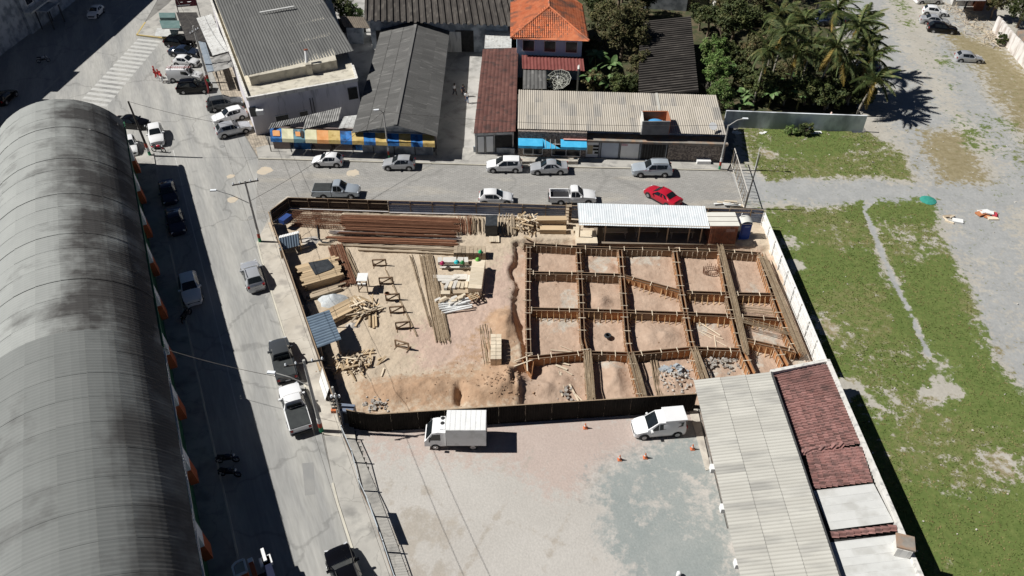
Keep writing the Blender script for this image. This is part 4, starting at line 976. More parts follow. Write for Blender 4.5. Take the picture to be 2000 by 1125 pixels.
# boxes at the bottom left corner of the site
m_boxg = mat('grey_blue_panel', (.14, .17, .23), (.19, .22, .28), 2, .5)
p = P(680, 832, .1)
r = thing('meter_cabinet', 'grey blue meter cabinet behind the black hoarding corner', 'cabinet', p, -.12)
MB().box((0, .45, .9), (1.2, .8, 1.8)).build('body', m_boxg, r, local=True); MB().box((0, .02, .95), (.5, .03, 1.3)).build('door', m_darkp, r, local=True); MB().box((.2, -.01, 1.25), (.16, .03, .16)).build('dial', m_whitep, r, local=True)
c = P(634, 768, .13)
r = thing('site_sign', 'white sheet board leaning on the street side of the hoarding', 'board', c, -1.17)
b = MB(); b.beam((-1.2, .0, .1), (-1.2, .25, 1.7), .05, .05); b.build('stand', m_woodg, r, local=True)
MB().quad((-1.4, -.15, .1), (.9, -.15, .1), (1.4, .35, 1.9), (-1.1, .35, 2.0)).quad((-1.4, -.12, .1), (-1.1, .38, 2.0), (1.4, .38, 1.9), (.9, -.12, .1)).build('board', m_whitep, r, local=True)
tag(MB().box(tuple(P(652, 802, 1.2)), (.4, .35, .3)).build('orange_box', mat('orange_plastic', (.50, .13, .04), (.55, .17, .06), 2, .5)), 'small orange mail box on the twin posts at the hoarding corner', 'box')
# ================================================================== BUILDINGS
m_fc_grey = mat('fibre_cement_grey', (.30, .295, .28), (.40, .39, .37), .6, .9, rnd=.07, c3=(.20, .195, .185), s3=1.1, f3=.5, valley=.06)
m_fc_dark = mat('fibre_cement_dark', (.10, .098, .094), (.135, .132, .126), .5, .92, rnd=.07, c3=(.20, .195, .185), s3=1.5, f3=.15, valley=.05, stretch=(1, .25, 1))
m_fc_corner = mat('fibre_cement_corner', (.120, .120, .116), (.160, .160, .152), .5, .92, rnd=.05, c3=(.12, .12, .115), s3=1.0, f3=.2, valley=.07, stretch=(1, .25, 1))
m_fc_warm = mat('fibre_cement_warm', (.42, .38, .32), (.52, .47, .40), .5, .9, rnd=.09, c3=(.33, .31, .28), s3=.5, f3=.3, valley=.06, stretch=(1, .3, 1))
m_fc_pale = mat('fibre_cement_pale', (.45, .435, .39), (.52, .505, .455), .45, .9, rnd=.05, c3=(.36, .35, .32), s3=.6, f3=.25, valley=.06, stretch=(1, .3, 1), vmin=.84)
m_canal = mat('channel_roof_black', (.042, .037, .033), (.075, .066, .058), .8, .92, rnd=.10, c3=(.11, .098, .085), s3=1.5, f3=.2, stretch=(1, .3, 1))
m_maroon = mat('maroon_roof', (.105, .045, .037), (.15, .07, .056), .7, .85, rnd=.10, c3=(.07, .04, .035), s3=1.2)
m_redroof = mat('red_metal_roof', (.17, .045, .04), (.22, .07, .06), .8, .8, rnd=.08)
m_galv = mat('galvanised_sheet', (.50, .50, .48), (.60, .60, .58), 1, .6, rnd=.08, c3=(.38, .37, .35), s3=2)
m_tile = mat('clay_tile', (.50, .135, .055), (.60, .21, .10), 1.2, .85, rnd=.15, c3=(.20, .11, .08), s3=.55, f3=.3)
m_tile2 = mat('faded_clay_tile', (.27, .135, .118), (.345, .19, .17), 1.0, .9, rnd=.22, c3=(.17, .10, .09), s3=1.4, f3=.4)
m_plaster = mat('white_plaster', (.64, .62, .57), (.70, .68, .64), .6, .9, c3=(.42, .41, .39), s3=1.4, f3=.3, stretch=(2, 2, .35))
m_lilac = mat('lilac_plaster', (.56, .54, .57), (.64, .62, .65), .7, .9, c3=(.38, .37, .39), s3=1.2, f3=.15, stretch=(2, 2, .3))
m_beige = mat('beige_plaster', (.50, .46, .37), (.58, .54, .45), .6, .9, c3=(.36, .33, .27), s3=1.3, f3=.3)
m_bluew = mat('pale_blue_wall', (.42, .55, .68), (.48, .60, .72), .8, .85)
m_cwall = mat('weathered_concrete', (.36, .39, .42), (.48, .50, .52), .6, .93, c3=(.20, .22, .24), s3=.9, f3=.45)
m_slab = mat('mossy_slab', (.20, .18, .155), (.30, .27, .235), 1.0, .95, c3=(.33, .22, .15), s3=1.1, f3=.35, bump=.3)
m_stone = mat('split_stone', (.24, .20, .165), (.40, .34, .29), 2.6, .9, bump=.5, bscale=8, c3=(.13, .11, .10), s3=5, f3=.5)
m_win = mat('dark_window', (.012, .014, .018), (.03, .034, .04), 2, .15, spec=.5)
m_dark = mat('dark_opening', (.02, .019, .018), (.04, .038, .036), 2, .8)
m_iron = mat('dark_iron', (.05, .05, .052), (.08, .08, .08), 2, .6)
m_white = mat('white_paint', (.74, .74, .73), (.80, .80, .79), 1, .5)
m_grey = mat('grey_shutter', (.42, .47, .54), (.48, .53, .60), 1, .5)
m_green = mat('green_paint', (.02, .10, .045), (.035, .14, .07), 2, .6)
m_orange = mat('orange_red_paint', (.42, .09, .03), (.48, .13, .05), 1.5, .7)
m_sign_maroon = mat('maroon_sign', (.10, .02, .03), (.14, .03, .04), 2, .5)

def tile_mesh(w, l, m):
    h = w * .32; b = MB()
    prof = [(0, 0), (w * .22, h), (w * .55, h), (w * .75, .0), (w * .98, 0)]
    n = len(prof); v = [(x, 0, z) for x, z in prof] + [(x, -l * 1.08, z + .035) for x, z in prof] + [(x, -l * 1.08, z - .02) for x, z in prof]
    f = []
    for i in range(n - 1): f.append((i, n + i, n + i + 1, i + 1)); f.append((n + i, 2 * n + i, 2 * n + i + 1, n + i + 1))
    b._add(v, f); return b.mesh('tile', m), v, f
def tiles(parent, A, B, C, tw, tl, m, clip=None, limit=300, name='tile', jit=.012):
    """tiles over the plane A(upper-left) B(upper-right) C(lower-left); clip: polygon in plane metres (u right, v down)"""
    A, B, C = Vector(A), Vector(B), Vector(C); x = (B - A).normalized(); Vv = C - A
    y = -(Vv - x * Vv.dot(x)).normalized(); z = x.cross(y)
    if z.z < 0: return tiles(parent, B, A, C + (B - A), tw, tl, m, clip, limit, name, jit)
    W = (B - A).length; L = -Vv.dot(y); sk = Vv.dot(x)
    me, tv, tf = tile_mesh(tw, tl, m)
    pos = []
    nu, nl = int(W / tw), int(L / tl)
    for j in range(nl):
        for i in range(-40, nu + 40):
            u = (i + .5) * tw; v = (j + .5) * tl
            if clip is None:
                if not 0 <= i < nu: continue
                u = (i + .5) * W / nu + sk * v / L
            elif not inside(np.array([u]), np.array([v]), clip)[0]: continue
            pos.append(A + x * (u - tw / 2) - y * (v - tl / 2) + z * (.03 + random.uniform(0, jit)))
    pos.sort(key=lambda p: (p - cam.location).length)
    big = MB()
    for k, p in enumerate(pos):
        M = frame(p - parent.location, x, y, z) @ Matrix.Rotation(random.uniform(-.03, .03), 4, 'Z')
        if k < limit: inst(name, me, parent, M)
        else:
            o = len(big.v); big.v += [tuple(M @ Vector(q)) for q in tv]; big.f += [tuple(i + o for i in f) for f in tf]
    if big.f: stuff(big.build('tile_field', m, parent, local=True))

def house(name, label, cat, p, base=0.0):
    return thing(name, label, cat, (p[0], p[1], base))
def openings(root, a, b, zs, items, m, depth=.06, out=1, name='window'):
    """flat framed openings on the wall a->b: items (t0,t1,z0,z1)"""
    a = Vector((a[0], a[1], 0)); b = Vector((b[0], b[1], 0)); d = b - a; n = Vector((d.y, -d.x, 0)).normalized() * out
    for t0, t1, z0, z1 in items:
        p = a + d * t0; q = a + d * t1; c = (p + q) / 2 + n * .02; L = (q - p).length; rz = math.atan2(d.y, d.x)
        f = MB(); f.box((c.x, c.y, (z0 + z1) / 2), (L, depth, z1 - z0), rz); o = f.build(name, m, root)
        e = MB()
        for s in (-1, 1):
            cc = c + d.normalized() * (s * L / 2) + n * .02; e.box((cc.x, cc.y, (z0 + z1) / 2), (.07, depth, z1 - z0 + .07), rz)
        for zz in (z0, z1): e.box((c.x + n.x * .025, c.y + n.y * .025, zz), (L, depth, .07), rz)
        e.build('frame', m_white if m is m_win else m_iron, root)

# ------------------------------------------------------------------ barrel roofed market hall
E0, E1 = P(240, 236, 5.8), P(390, 1112, 5.6)
hd = (E1 - E0); hd.z = 0; hd.normalize(); hp = Vector((hd.y, -hd.x, 0))          # along (towards camera), across (to the left)
hall = thing('market_hall', 'long hall with a stained grey barrel vault roof along the street', 'market hall', (E0.x, E0.y, 0))
def hall_mat(nm, c1, c2, lo, hi, dark):
    m = mat(nm, c1, c2, .35, .9, rnd=.022, lo=.25, hi=.75); nt = m.node_tree; N = nt.nodes; L = nt.links
    b = N.get("Principled BSDF"); old = b.inputs["Base Color"].links[0].from_socket
    tc = N.new("ShaderNodeTexCoord"); tc.object = hall
    mp = N.new("ShaderNodeMapping"); mp.inputs["Rotation"].default_value = (0, 0, -math.atan2(hd.y, hd.x)); L.new(tc.outputs['Object'], mp.inputs[0])
    sx = N.new("ShaderNodeSeparateXYZ"); L.new(mp.outputs[0], sx.inputs[0])       # x along the hall, -y across (0 at the street eave)
    st = N.new("ShaderNodeMapping"); st.inputs["Scale"].default_value = (1.3, .22, .22); L.new(mp.outputs[0], st.inputs[0])
    n1 = N.new("ShaderNodeTexNoise"); n1.inputs["Scale"].default_value = 1.1; n1.inputs["Detail"].default_value = 10; n1.inputs["Roughness"].default_value = .75; L.new(st.outputs[0], n1.inputs[0])
    n2 = N.new("ShaderNodeTexNoise"); n2.inputs["Scale"].default_value = .24; n2.inputs["Detail"].default_value = 7; n2.inputs["Roughness"].default_value = .6; L.new(mp.outputs[0], n2.inputs[0])
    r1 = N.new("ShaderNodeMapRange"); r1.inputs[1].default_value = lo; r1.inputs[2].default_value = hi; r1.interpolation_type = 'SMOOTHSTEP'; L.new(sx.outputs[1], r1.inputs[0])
    # each bay is grimy from its upper lap downwards
    bm_ = N.new("ShaderNodeMath"); bm_.operation = 'PINGPONG'; bm_.inputs[1].default_value = 6.85 / 2; L.new(sx.outputs[0], bm_.inputs[0])
    rb = N.new("ShaderNodeMapRange"); rb.inputs[1].default_value = 0; rb.inputs[2].default_value = 3.4; rb.inputs[3].default_value = -.05; rb.inputs[4].default_value = .10; L.new(bm_.outputs[0], rb.inputs[0])
    w2 = N.new("ShaderNodeMath"); w2.operation = 'MULTIPLY_ADD'; w2.inputs[1].default_value = 1.5; L.new(n2.outputs[0], w2.inputs[0]); L.new(rb.outputs[0], w2.inputs[2])
    a1 = N.new("ShaderNodeMath"); a1.operation = 'MULTIPLY_ADD'; a1.inputs[1].default_value = .6; L.new(n1.outputs[0], a1.inputs[0]); L.new(w2.outputs[0], a1.inputs[2])
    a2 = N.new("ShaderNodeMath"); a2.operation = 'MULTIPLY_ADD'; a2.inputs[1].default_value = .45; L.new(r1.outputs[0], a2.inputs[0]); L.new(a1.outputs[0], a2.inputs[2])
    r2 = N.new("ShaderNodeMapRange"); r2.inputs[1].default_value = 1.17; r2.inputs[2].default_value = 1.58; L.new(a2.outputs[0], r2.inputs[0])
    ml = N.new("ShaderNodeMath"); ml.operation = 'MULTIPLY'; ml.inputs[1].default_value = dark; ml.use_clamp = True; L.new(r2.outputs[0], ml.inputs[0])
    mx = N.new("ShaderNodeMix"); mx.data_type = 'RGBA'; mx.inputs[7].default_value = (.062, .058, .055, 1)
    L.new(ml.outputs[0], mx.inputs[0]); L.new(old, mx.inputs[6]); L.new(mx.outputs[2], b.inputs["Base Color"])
    return m
m_barrel2 = hall_mat('barrel_roof_near', (.175, .182, .174), (.21, .216, .206), -6.0, -.6, .85)  # older, darker near sheets; lens falloff is also put into this colour
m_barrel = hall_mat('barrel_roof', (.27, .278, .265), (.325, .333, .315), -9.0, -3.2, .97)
HR, HC, HZ = 7.68, 6.8, 5.8 + 4.1 - 7.68
def arc_pt(phi, R, s): return (s, HC - R * math.sin(phi) if False else HC + R * math.sin(phi), HZ + R * math.cos(phi))
_arcs = {}
def arc_sheet(j, nA, w, r0, r1, phi0, phi1, lift, mm=None):
    k = (j, nA, round(w, 2), round(r0, 2), round(r1, 2))
    if k in _arcs: return _arcs[k]
    b = MB(); na = 4; n = max(2, int(w / .30)) ; pts = []
    a0 = phi0 + (phi1 - phi0) * j / nA; a1 = phi0 + (phi1 - phi0) * (j + 1) / nA + (.012 if j < nA - 1 else 0)
    for i in range(na + 1):
        ph = a0 + (a1 - a0) * i / na
        for q in range(n * 2 + 1):
            x = w * 1.02 * q / (n * 2); R = r0 + (r1 - r0) * x / w + (.016 if q % 2 else 0) + lift
            R += .02 * (abs(j - nA / 2) * 0) + (.03 if i == na else 0) + (.02 if q >= n * 2 - 1 else 0)
            pts.append((x, HC + R * math.sin(ph), HZ + R * math.cos(ph)))
    b.grid(pts, n * 2 + 1, na + 1); me = b.mesh('roof_sheet', mm or m_barrel); _arcs[k] = me; return me
def ring_strip(sx, Ra, Rb, nm='lap_strip'):
    b = MB(); pts = []
    for R in (Ra, Rb):
        for i in range(25):
            ph = -PH + 2 * PH * i / 24; q = E0 + hd * sx + hp * (HC + R * math.sin(ph)); pts.append((q.x, q.y, HZ + R * math.cos(ph)))
    b.grid(pts, 25, 2); return b.build(nm, m_barrel, hall)
# local axes: x along hd, y across hp (left), z up
HM = Matrix((hd, hp, Vector((0, 0, 1)))).transposed().to_4x4()
PH = math.asin(HC / HR); nA = 9; s = 0.0
BAY = 6.85
for bay in range(6):
    for rI in range(3):
        w = BAY / 3; r0 = HR + .03 * rI / 3; r1 = HR + .03 * (rI + 1) / 3
        for j in range(nA):
            inst('roof_sheet', arc_sheet(j, nA, w, r0, r1, -PH, PH, 0), hall, Matrix.Translation((hd.x * s, hd.y * s, 0)) @ HM @ Matrix.Translation((random.uniform(-.02, .02), 0, random.uniform(0, .012))))
        s += w
    ring_strip(s + .03, HR - .1, HR + .035 + (.2 if bay == 5 else 0))
for rI in range(12):
    w = 2.45
    for j in range(nA):
        inst('roof_sheet', arc_sheet(j, nA, w, HR + .22, HR + .22, -PH * .985, PH * 1.12, 0, m_barrel2), hall, Matrix.Translation((hd.x * s, hd.y * s, 0)) @ HM @ Matrix.Translation((random.uniform(-.02, .02), 0, random.uniform(0, .012))))
    s += w
HL = s
def hpt(sx, sy, z): return E0 + hd * sx + hp * sy + Vector((0, 0, z - E0.z))
for y0, n in ((.45, 1), (13.1, 1)):
    MB().beam(hpt(0, y0, 2.85), hpt(HL, y0, 2.85), .25, 5.6).build('wall', m_green if y0 < 1 else m_plaster, hall)
MB().prism([hpt(.1, .5, 0)[:2], hpt(.35, .5, 0)[:2], hpt(.35, 13.1, 0)[:2], hpt(.1, 13.1, 0)[:2]], 0, 5.6).build('end_wall', m_plaster, hall)
b = MB(); pts = [(HC + (HR - .15) * math.sin(-PH + 2 * PH * i / 14), HZ + (HR - .15) * math.cos(-PH + 2 * PH * i / 14)) for i in range(15)]
v = [hpt(.2, y, z) for y, z in pts]; b.quad(*v); b.build('gable', m_plaster, hall)
MB().beam(hpt(0, -.02, 5.55), hpt(40.6, -.06, 5.55), .22, .22).build('gutter', m_green, hall)
MB().beam(hpt(41.2, -.15, 5.5), hpt(HL, -.15, 5.5), .12, .16).build('gutter', m_white, hall)
for k in range(10):
    sx = 3.6 + k * 6.85 - (0 if k < 6 else .6)
    for z0, z1, y0, y1, mm, nm in ((2.9, 5.2, -.12, .02, m_white, 'upper_bracket'), (1.2, 2.9, -.28, -.12, m_orange, 'lower_bracket')):
        bb = MB()
        a0, a1 = hpt(sx - .9, .3, 0), hpt(sx + .9, .3, 0)
        pts = [hpt(sx - .9, .3, z0), hpt(sx + .9, .3, z0), hpt(sx + .9, .3, z1), hpt(sx - .9, .3, z1), hpt(sx - .35, y0, z0), hpt(sx + .9, y0, z0), hpt(sx + .9, y1, z1), hpt(sx - .35, y1, z1)]
        bb._add(pts, [(0, 4, 7, 3), (1, 2, 6, 5), (4, 5, 6, 7), (0, 1, 5, 4), (3, 7, 6, 2)]); bb.build(nm, mm, hall)

# ------------------------------------------------------------------ shaded apartment block across the avenue
HB = 14.0; kk = HB / math.tan(rad(SUN_EL))
def from_shadow(px, py): return P(px, py) - SUN_DIR * kk
A, B = from_shadow(40, 222), from_shadow(205, 78); d = (B - A).normalized(); n = Vector((d.y, -d.x, 0))     # n towards the avenue
A2 = A - d * 30; B2 = B + d * 2
apt = house('apartment_block', 'shaded apartment block with pale balconies across the avenue', 'apartment block', (B2.x, B2.y))
MB().prism([A2[:2], B2[:2], (B2 - n * 12)[:2], (A2 - n * 12)[:2]], 0, HB).build('wall', m_cwall, apt)
for z in (3.6, 6.8, 10.0, 13.0):
    for i in range(5):
        p = A2 + d * (2 + i * 8.6); q = p + d * 6.4
        MB().prism([p[:2], q[:2], (q + n * 1.6)[:2], (p + n * 1.6)[:2]], z, z + .2).build('balcony', m_plaster, apt)
        MB().beam(p + n * 1.6 + Vector((0, 0, z + .6)), q + n * 1.6 + Vector((0, 0, z + .6)), .12, .9).build('parapet', m_white, apt)
        openings(apt, p + d * 1, q - d * .6, 0, [(.05, .4, z + .3, z + 2.3), (.5, .95, z + 1.0, z + 2.3)], m_win, out=-1 if False else 1)
for i in range(6):
    p = A2 + d * (1 + i * 8.6) + n * 1.0; MB().box((p.x, p.y, 1.7), (.5, .5, 3.4), math.atan2(d.y, d.x)).build('column', m_cwall, apt)
for i in range(5):
    p = A2 + d * (2 + i * 8.6); openings(apt, p, p + d * 6, 0, [(.05, .95, .2, 3.0)], m_dark, name='shop_front')
MB().beam(A2 + n * .06 + Vector((0, 0, HB + .3)), B2 + n * .06 + Vector((0, 0, HB + .3)), .2, .6).build('roof_edge', m_plaster, apt)
C = from_shadow(215, 75); D = from_shadow(345, -45); H2 = HB - 1.2
p0, p1 = C + d * .8, D
apt2 = house('apartment_block', 'darker lower block beyond the balconied one on the avenue', 'apartment block', (p0.x, p0.y))
MB().prism([p0[:2], p1[:2], (p1 - n * 12)[:2], (p0 - n * 12)[:2]], 0, HB + .4).build('wall', m_cwall, apt2)
for z in (3.4, 7.0, 10.4):
    MB().beam(p0 + n * .6 + Vector((0, 0, z)), p1 + n * .6 + Vector((0, 0, z)), 1.2, .25).build('ledge', m_plaster, apt2)
    openings(apt2, p0, p1, 0, [(t, t + .07, z + .6, z + 2.2) for t in (.05, .18, .31, .44, .57, .7, .83)], m_win)
MB().box(((p0 + p1) / 2 - n * 5)[:2] + (HB + 1.2,), (4, 4, 1.6), math.atan2(d.y, d.x)).build('roof_box', m_cwall, apt2)
# glazed shop porch at the pavement
p = P(105, 50); shop = house('shop_porch', 'dark framed shop porch at the foot of the shaded blocks', 'porch', p)
for sx in (-1.6, 1.6):
    for sy in (-1, 1): MB().box((p.x + d.x * sx + n.x * sy, p.y + d.y * sx + n.y * sy, 1.5), (.15, .15, 3.0), math.atan2(d.y, d.x)).build('post', m_iron, shop)
MB().box((p.x, p.y, 3.05), (3.8, 2.4, .14), math.atan2(d.y, d.x)).build('roof', m_cwall, shop)

# ------------------------------------------------------------------ two storey corner building
ZP, ZT, ZE = 5.4, 4.95, 6.3
fl, fr = P(483, 190, ZP), P(697, 152, ZP); bl = P(408, -12, ZP); br_ = P(640, -25, ZP)
cb = house('corner_building', 'two storey corner building with pale parapet and grey corrugated roof', 'building', (fl.x, fl.y))
MB().prism([fl[:2], fr[:2], br_[:2], bl[:2]], 0, ZT).build('lower_storey', m_lilac, cb)
slab(cb, 'terrace_floor', [fl.lerp(fr, .006), fr.lerp(fl, .006), br_, bl], ZT + .012, m_beige, .012)
wall(cb, 'parapet', fl, fr, ZT, ZP, m_plaster, .35); wall(cb, 'parapet', bl, fl, ZT, ZP + .03, m_plaster, .28); wall(cb, 'parapet', fr, fr.lerp(br_, .12), ZT, ZP - .02, m_plaster, .28)
ua, ub = P(487, 150, ZE - .1), P(657, 117, ZE - .1); ud = (bl - fl).normalized(); ud2 = (br_ - fr).normalized()
MB().prism([ua[:2], ub[:2], (ub + ud2 * 26)[:2], (ua + ud * 26)[:2]], ZT, [ZE - .12, ZE - .12, ZE + 1.2, ZE + 1.2]).build('upper_storey', m_beige, cb)
rA, rB, rC = P(416, -12, 7.7), P(603, -47, 7.7), P(476, 146, ZE)
roof_plane(cb, rA, rB, rC, 13, 5, m_fc_corner, .34, .07, over=1.02)
q0, q1 = P(507, 24, 7.56), P(574, 12, 7.62); MB().beam(q0, q1, .35, .05).build('ridge_strip', m_galv, cb)
# flue on the front wall and pipe above the roof
fp = P(604, 146, ZT); MB().box((fp.x + .1, fp.y + .15, ZT + .75), (.75, .6, 1.5), .2).build('flue_box', m_beige, cb)
MB().tube((fp.x - .2, fp.y + .5, ZE - .2), (fp.x - .2, fp.y + 1.2, ZE + 1.5), .2, n=10).build('chimney', m_white, cb)
MB().tube((fp.x - .2, fp.y + 1.2, ZE + 1.48), (fp.x - .2, fp.y + 1.24, ZE + 1.62), .27, n=10).build('chimney_cap', mat('rust_red_cap', (.30, .10, .06)), cb)
wn_ = P(500, 212, 3.9); MB().box((wn_.x + .5, wn_.y - .25, 3.6), (.9, .7, .6), .2).build('air_conditioner', m_white, cb); MB().box((wn_.x - .5, wn_.y + .1, 3.4), (.8, .3, 1.2), .2).build('window', m_win, cb)
sd = (fr - fl).normalized(); sn = Vector((sd.y, -sd.x, 0))
for t in (.54, .565):
    p = fl.lerp(fr, t) + sn * .06; MB().tube((p.x, p.y, .4), (p.x, p.y, 3.8), .05, n=6).build('drain_pipe', m_iron, cb)
openings(cb, fl, fr, 0, [(.9, .985, 2.6, 4.2)], m_dark); openings(cb, fl, fr, 0, [(.2, .32, .3, 2.2), (.42, .5, 1.2, 2.2)], m_win)
# shops awnings along its street side
sl = (fl - bl); sln = Vector((sl.y, -sl.x, 0)).normalized() 
if sln.x > 0: sln = -sln
aw = house('shop_canopy', 'white flat metal canopy along the street side of the corner building', 'canopy', P(430, 70, 3))
a, b_, c = P(413, 28, 3.6), P(447, 100, 3.6), P(385, 35, 3.2)
roof_plane(aw, b_, a, b_ + (c - a), 8, 1, m_galv, .4, .03, 'rib')
for q in (P(388, 36, 3.2), P(421, 106, 3.2)): inst('post', cube_mesh('post', m_iron), aw, bar_M((q.x, q.y, .05), (q.x, q.y, 3.2), .1, .1, aw))
aw2 = house('shop_canopy', 'old grey fibre canopy next to the white canopy', 'canopy', P(440, 120, 2.8))
a, b_, c = P(446, 104, 3.3), P(456, 130, 3.3), P(412, 113, 2.9); roof_plane(aw2, b_, a, b_ + (c - a), 2, 1, m_fc_grey, .3, .05)
for q in (P(414, 114, 2.9), P(422, 139, 2.9)): inst('post', cube_mesh('post', m_iron), aw2, bar_M((q.x, q.y, .05), (q.x, q.y, 2.9), .1, .1, aw2))
aw3 = house('shop_awning', 'black fabric awning hanging over the pavement shops', 'awning', P(400, 60, 2.6))
a, b_, c, d_ = P(384, 24, 3.0), P(408, 82, 3.0), P(344, 24, 2.5), P(364, 78, 2.5)
MB().quad(a, c, d_, b_).quad(a + Vector((0, 0, -.03)), b_ + Vector((0, 0, -.03)), d_ + Vector((0, 0, -.03)), c + Vector((0, 0, -.03))).build('cloth', mat('black_awning', (.018, .016, .016), (.05, .045, .04), 1.5, .8), aw3)
aw3b = MB().beam(P(392, 74, 2.7), P(412, 140, 2.7), .9, .12).build('steel_canopy', mat('steel_blue', (.20, .24, .28), (.28, .32, .36), 1, .5)); tag(aw3b, 'narrow blue grey canopy at the end of the black awning', 'canopy')
sg = house('shop_sign', 'maroon billboard with pale hand shapes over the pavement', 'sign', P(360, 16, 2.8))
a, b_ = P(341, -3, 4.1), P(381, -6, 4.1); MB().beam((a + b_) / 2 - (b_ - a) / 2 + Vector((0, 0, -.7)), b_ + Vector((0, 0, -.7)), .15, 1.4).build('board', m_sign_maroon, sg)
for t, s_ in ((.3, .35), (.68, .5)):
    p = a.lerp(b_, t); MB().lathe([(s_ * .7, 0), (s_ * .7, .03)], (p.x, -p.y * 0 + p.y - .1, 3.5), 10).build('emblem', m_white, sg)
MB().beam(a + Vector((.2, -.1, -1.15)), b_ + Vector((-.3, -.1, -1.15)), .02, .16).build('lettering', m_white, sg)
for q in (a, b_): MB().tube((q.x, q.y, .1), (q.x, q.y, 3.6), .07, n=6).build('post', m_iron, sg)
m_kiosk = mat('kiosk_green', (.10, .17, .16), (.15, .22, .21), 1, .6)
kq = house('kiosk', 'small green grey kiosk with a pale counter by the yellow kerb', 'kiosk', P(328, 50, 0))
a = P(315, 42, 2.4); MB().prism([P(311, 40, 2.4)[:2], P(350, 40, 2.4)[:2], P(352, 55, 2.4)[:2], P(316, 55, 2.4)[:2]], 2.3, 2.4).build('roof', m_kiosk, kq)
MB().prism([P(318, 52, 0)[:2], P(350, 52, 0)[:2], P(350, 62, 0)[:2], P(320, 62, 0)[:2]], .1, 2.3).build('body', m_kiosk, kq)
MB().prism([P(306, 55, 1.0)[:2], P(350, 55, 1.0)[:2], P(346, 72, 1.0)[:2], P(302, 70, 1.0)[:2]], .95, 1.0).build('counter', m_galv, kq)

# ------------------------------------------------------------------ stall block with the striped awning
st = house('stall_block', 'market stalls with a blue and ochre striped awning and long grey gable roof', 'market stalls', P(700, 285, 0))
zA, zB = 3.0, 2.45
m_ab = mat('awning_blue', (.02, .14, .42), (.04, .20, .50), 1.0, .7, c3=(.02, .06, .16), s3=1.2, f3=.4); m_ao = mat('awning_ochre', (.50, .36, .12), (.58, .43, .18), 1.2, .7, c3=(.38, .25, .07), s3=1.5)
m_at = mat('awning_teal', (.10, .22, .27), (.16, .28, .32), 1.2, .7, c3=(.02, .03, .05), s3=1.0)
m_ac = mat('awning_cream', (.56, .54, .34), (.64, .60, .42), 1.2, .7); m_aor = mat('awning_orange', (.62, .27, .09), (.68, .34, .14), 1.5, .7)
l0, l1, r0_, r1_ = P(527, 250, zA), P(848, 263, zA), P(528, 270, zB), P(849, 281, zB)
cols = [m_ab, m_ac, m_at, m_ac, m_aor, m_ao, m_ab, m_ao, m_ab, m_ao, m_ab, m_ao, m_ab, m_ao]
ns = len(cols); drop = Vector((0, -.12, -.42))
for i, mm in enumerate(cols):
    t0, t1 = i / ns, (i + 1) / ns; sag = random.uniform(-.06, .06)
    a, b_, c, d_ = l0.lerp(l1, t0), l0.lerp(l1, t1), r0_.lerp(r1_, t1), r0_.lerp(r1_, t0); mid = (a + b_ + c + d_) / 4 + Vector((0, 0, -.1 + sag)); z3 = Vector((0, 0, .02 * (i % 2)))
    bb = MB(); P9 = [a, (a + b_) / 2, b_, (a + d_) / 2, mid, (b_ + c) / 2, d_, (d_ + c) / 2 + Vector((0, 0, sag * .5)), c, d_ + drop, (d_ + c) / 2 + drop, c + drop]
    bb.grid([p + z3 for p in P9], 3, 4); bb.build('awning_stripe', mm, st)
back_l, back_r = P(527, 245, 0) + Vector((0, 1.5, 0)), P(855, 256, 0) + Vector((0, 1.5, 0))
m_stall = mat('stall_wall', (.20, .16, .15), (.26, .21, .19), 1, .9)
f0, f1 = P(530, 298, 0) + Vector((0, 1.6, 0)), P(852, 305, 0) + Vector((0, 1.6, 0))
wall(st, 'back_wall', f0, f1, .1, 2.7, m_stall, .2)
for i in range(9):
    p = f0.lerp(f1, i / 8) + Vector((0, -1.55, 0)); inst('post', cube_mesh('post', m_iron), st, bar_M((p.x, p.y, .1), (p.x, p.y, 2.2), .09, .09, st))
for i, mm in enumerate([m_stall, m_ab, m_stall, m_stall, m_ab, m_kiosk, m_stall, m_iron]):
    p = f0.lerp(f1, (i + .5) / 8); MB().box((p.x, p.y - .5, .65), (2.1, .7, 1.1)).build('counter', mm, st)
# lean-to sheets behind the awning
roof_plane(st, P(600, 226, 3.5), P(668, 210, 3.5), P(592, 251, 3.15), 5, 1, m_fc_grey, .36, .06)
roof_plane(st, P(530, 241, 3.5), P(600, 226, 3.5), P(524, 252, 3.15), 5, 1, m_fc_grey, .36, .06)
roof_plane(st, P(672, 228, 2.9), P(706, 224, 2.9), P(661, 251, 2.8), 2, 3, m_galv, .5, .02, 'rib')
# long gable roof
RZ, EZ = 4.6, 3.2
rg0, rg1 = P(813, 41, RZ), P(772, 245, RZ); el0, el1 = P(746, 55, EZ), P(697, 255, EZ); er0, er1 = P(877, 60, EZ), P(848, 260, EZ)
gb = house('gable_hall', 'long dark grey gable roofed building behind the striped awning', 'building', (rg1.x, rg1.y))
roof_plane(gb, rg0, rg1, el0, 18, 3, m_fc_dark, .3, .05, over=1.02); roof_plane(gb, rg0, rg1, er0, 18, 3, m_fc_dark, .3, .05, over=1.02)
MB().beam(rg0 + Vector((0, 0, .10)), rg1 + Vector((0, 0, .10)), .45, .05).build('ridge_cap', m_fc_dark, gb)
ins = Vector((.35, 0, 0))
MB().prism([(el1 + ins)[:2], (er1 - ins)[:2], (er0 - ins)[:2], (el0 + ins)[:2]], 0, EZ - .15).build('wall', m_cwall, gb)
b = MB(); b.quad(el1 + ins + Vector((0, .25, -.16)), er1 - ins + Vector((0, .25, -.16)), rg1 + Vector((0, .25, -.16))); b.build('gable', m_cwall, gb)
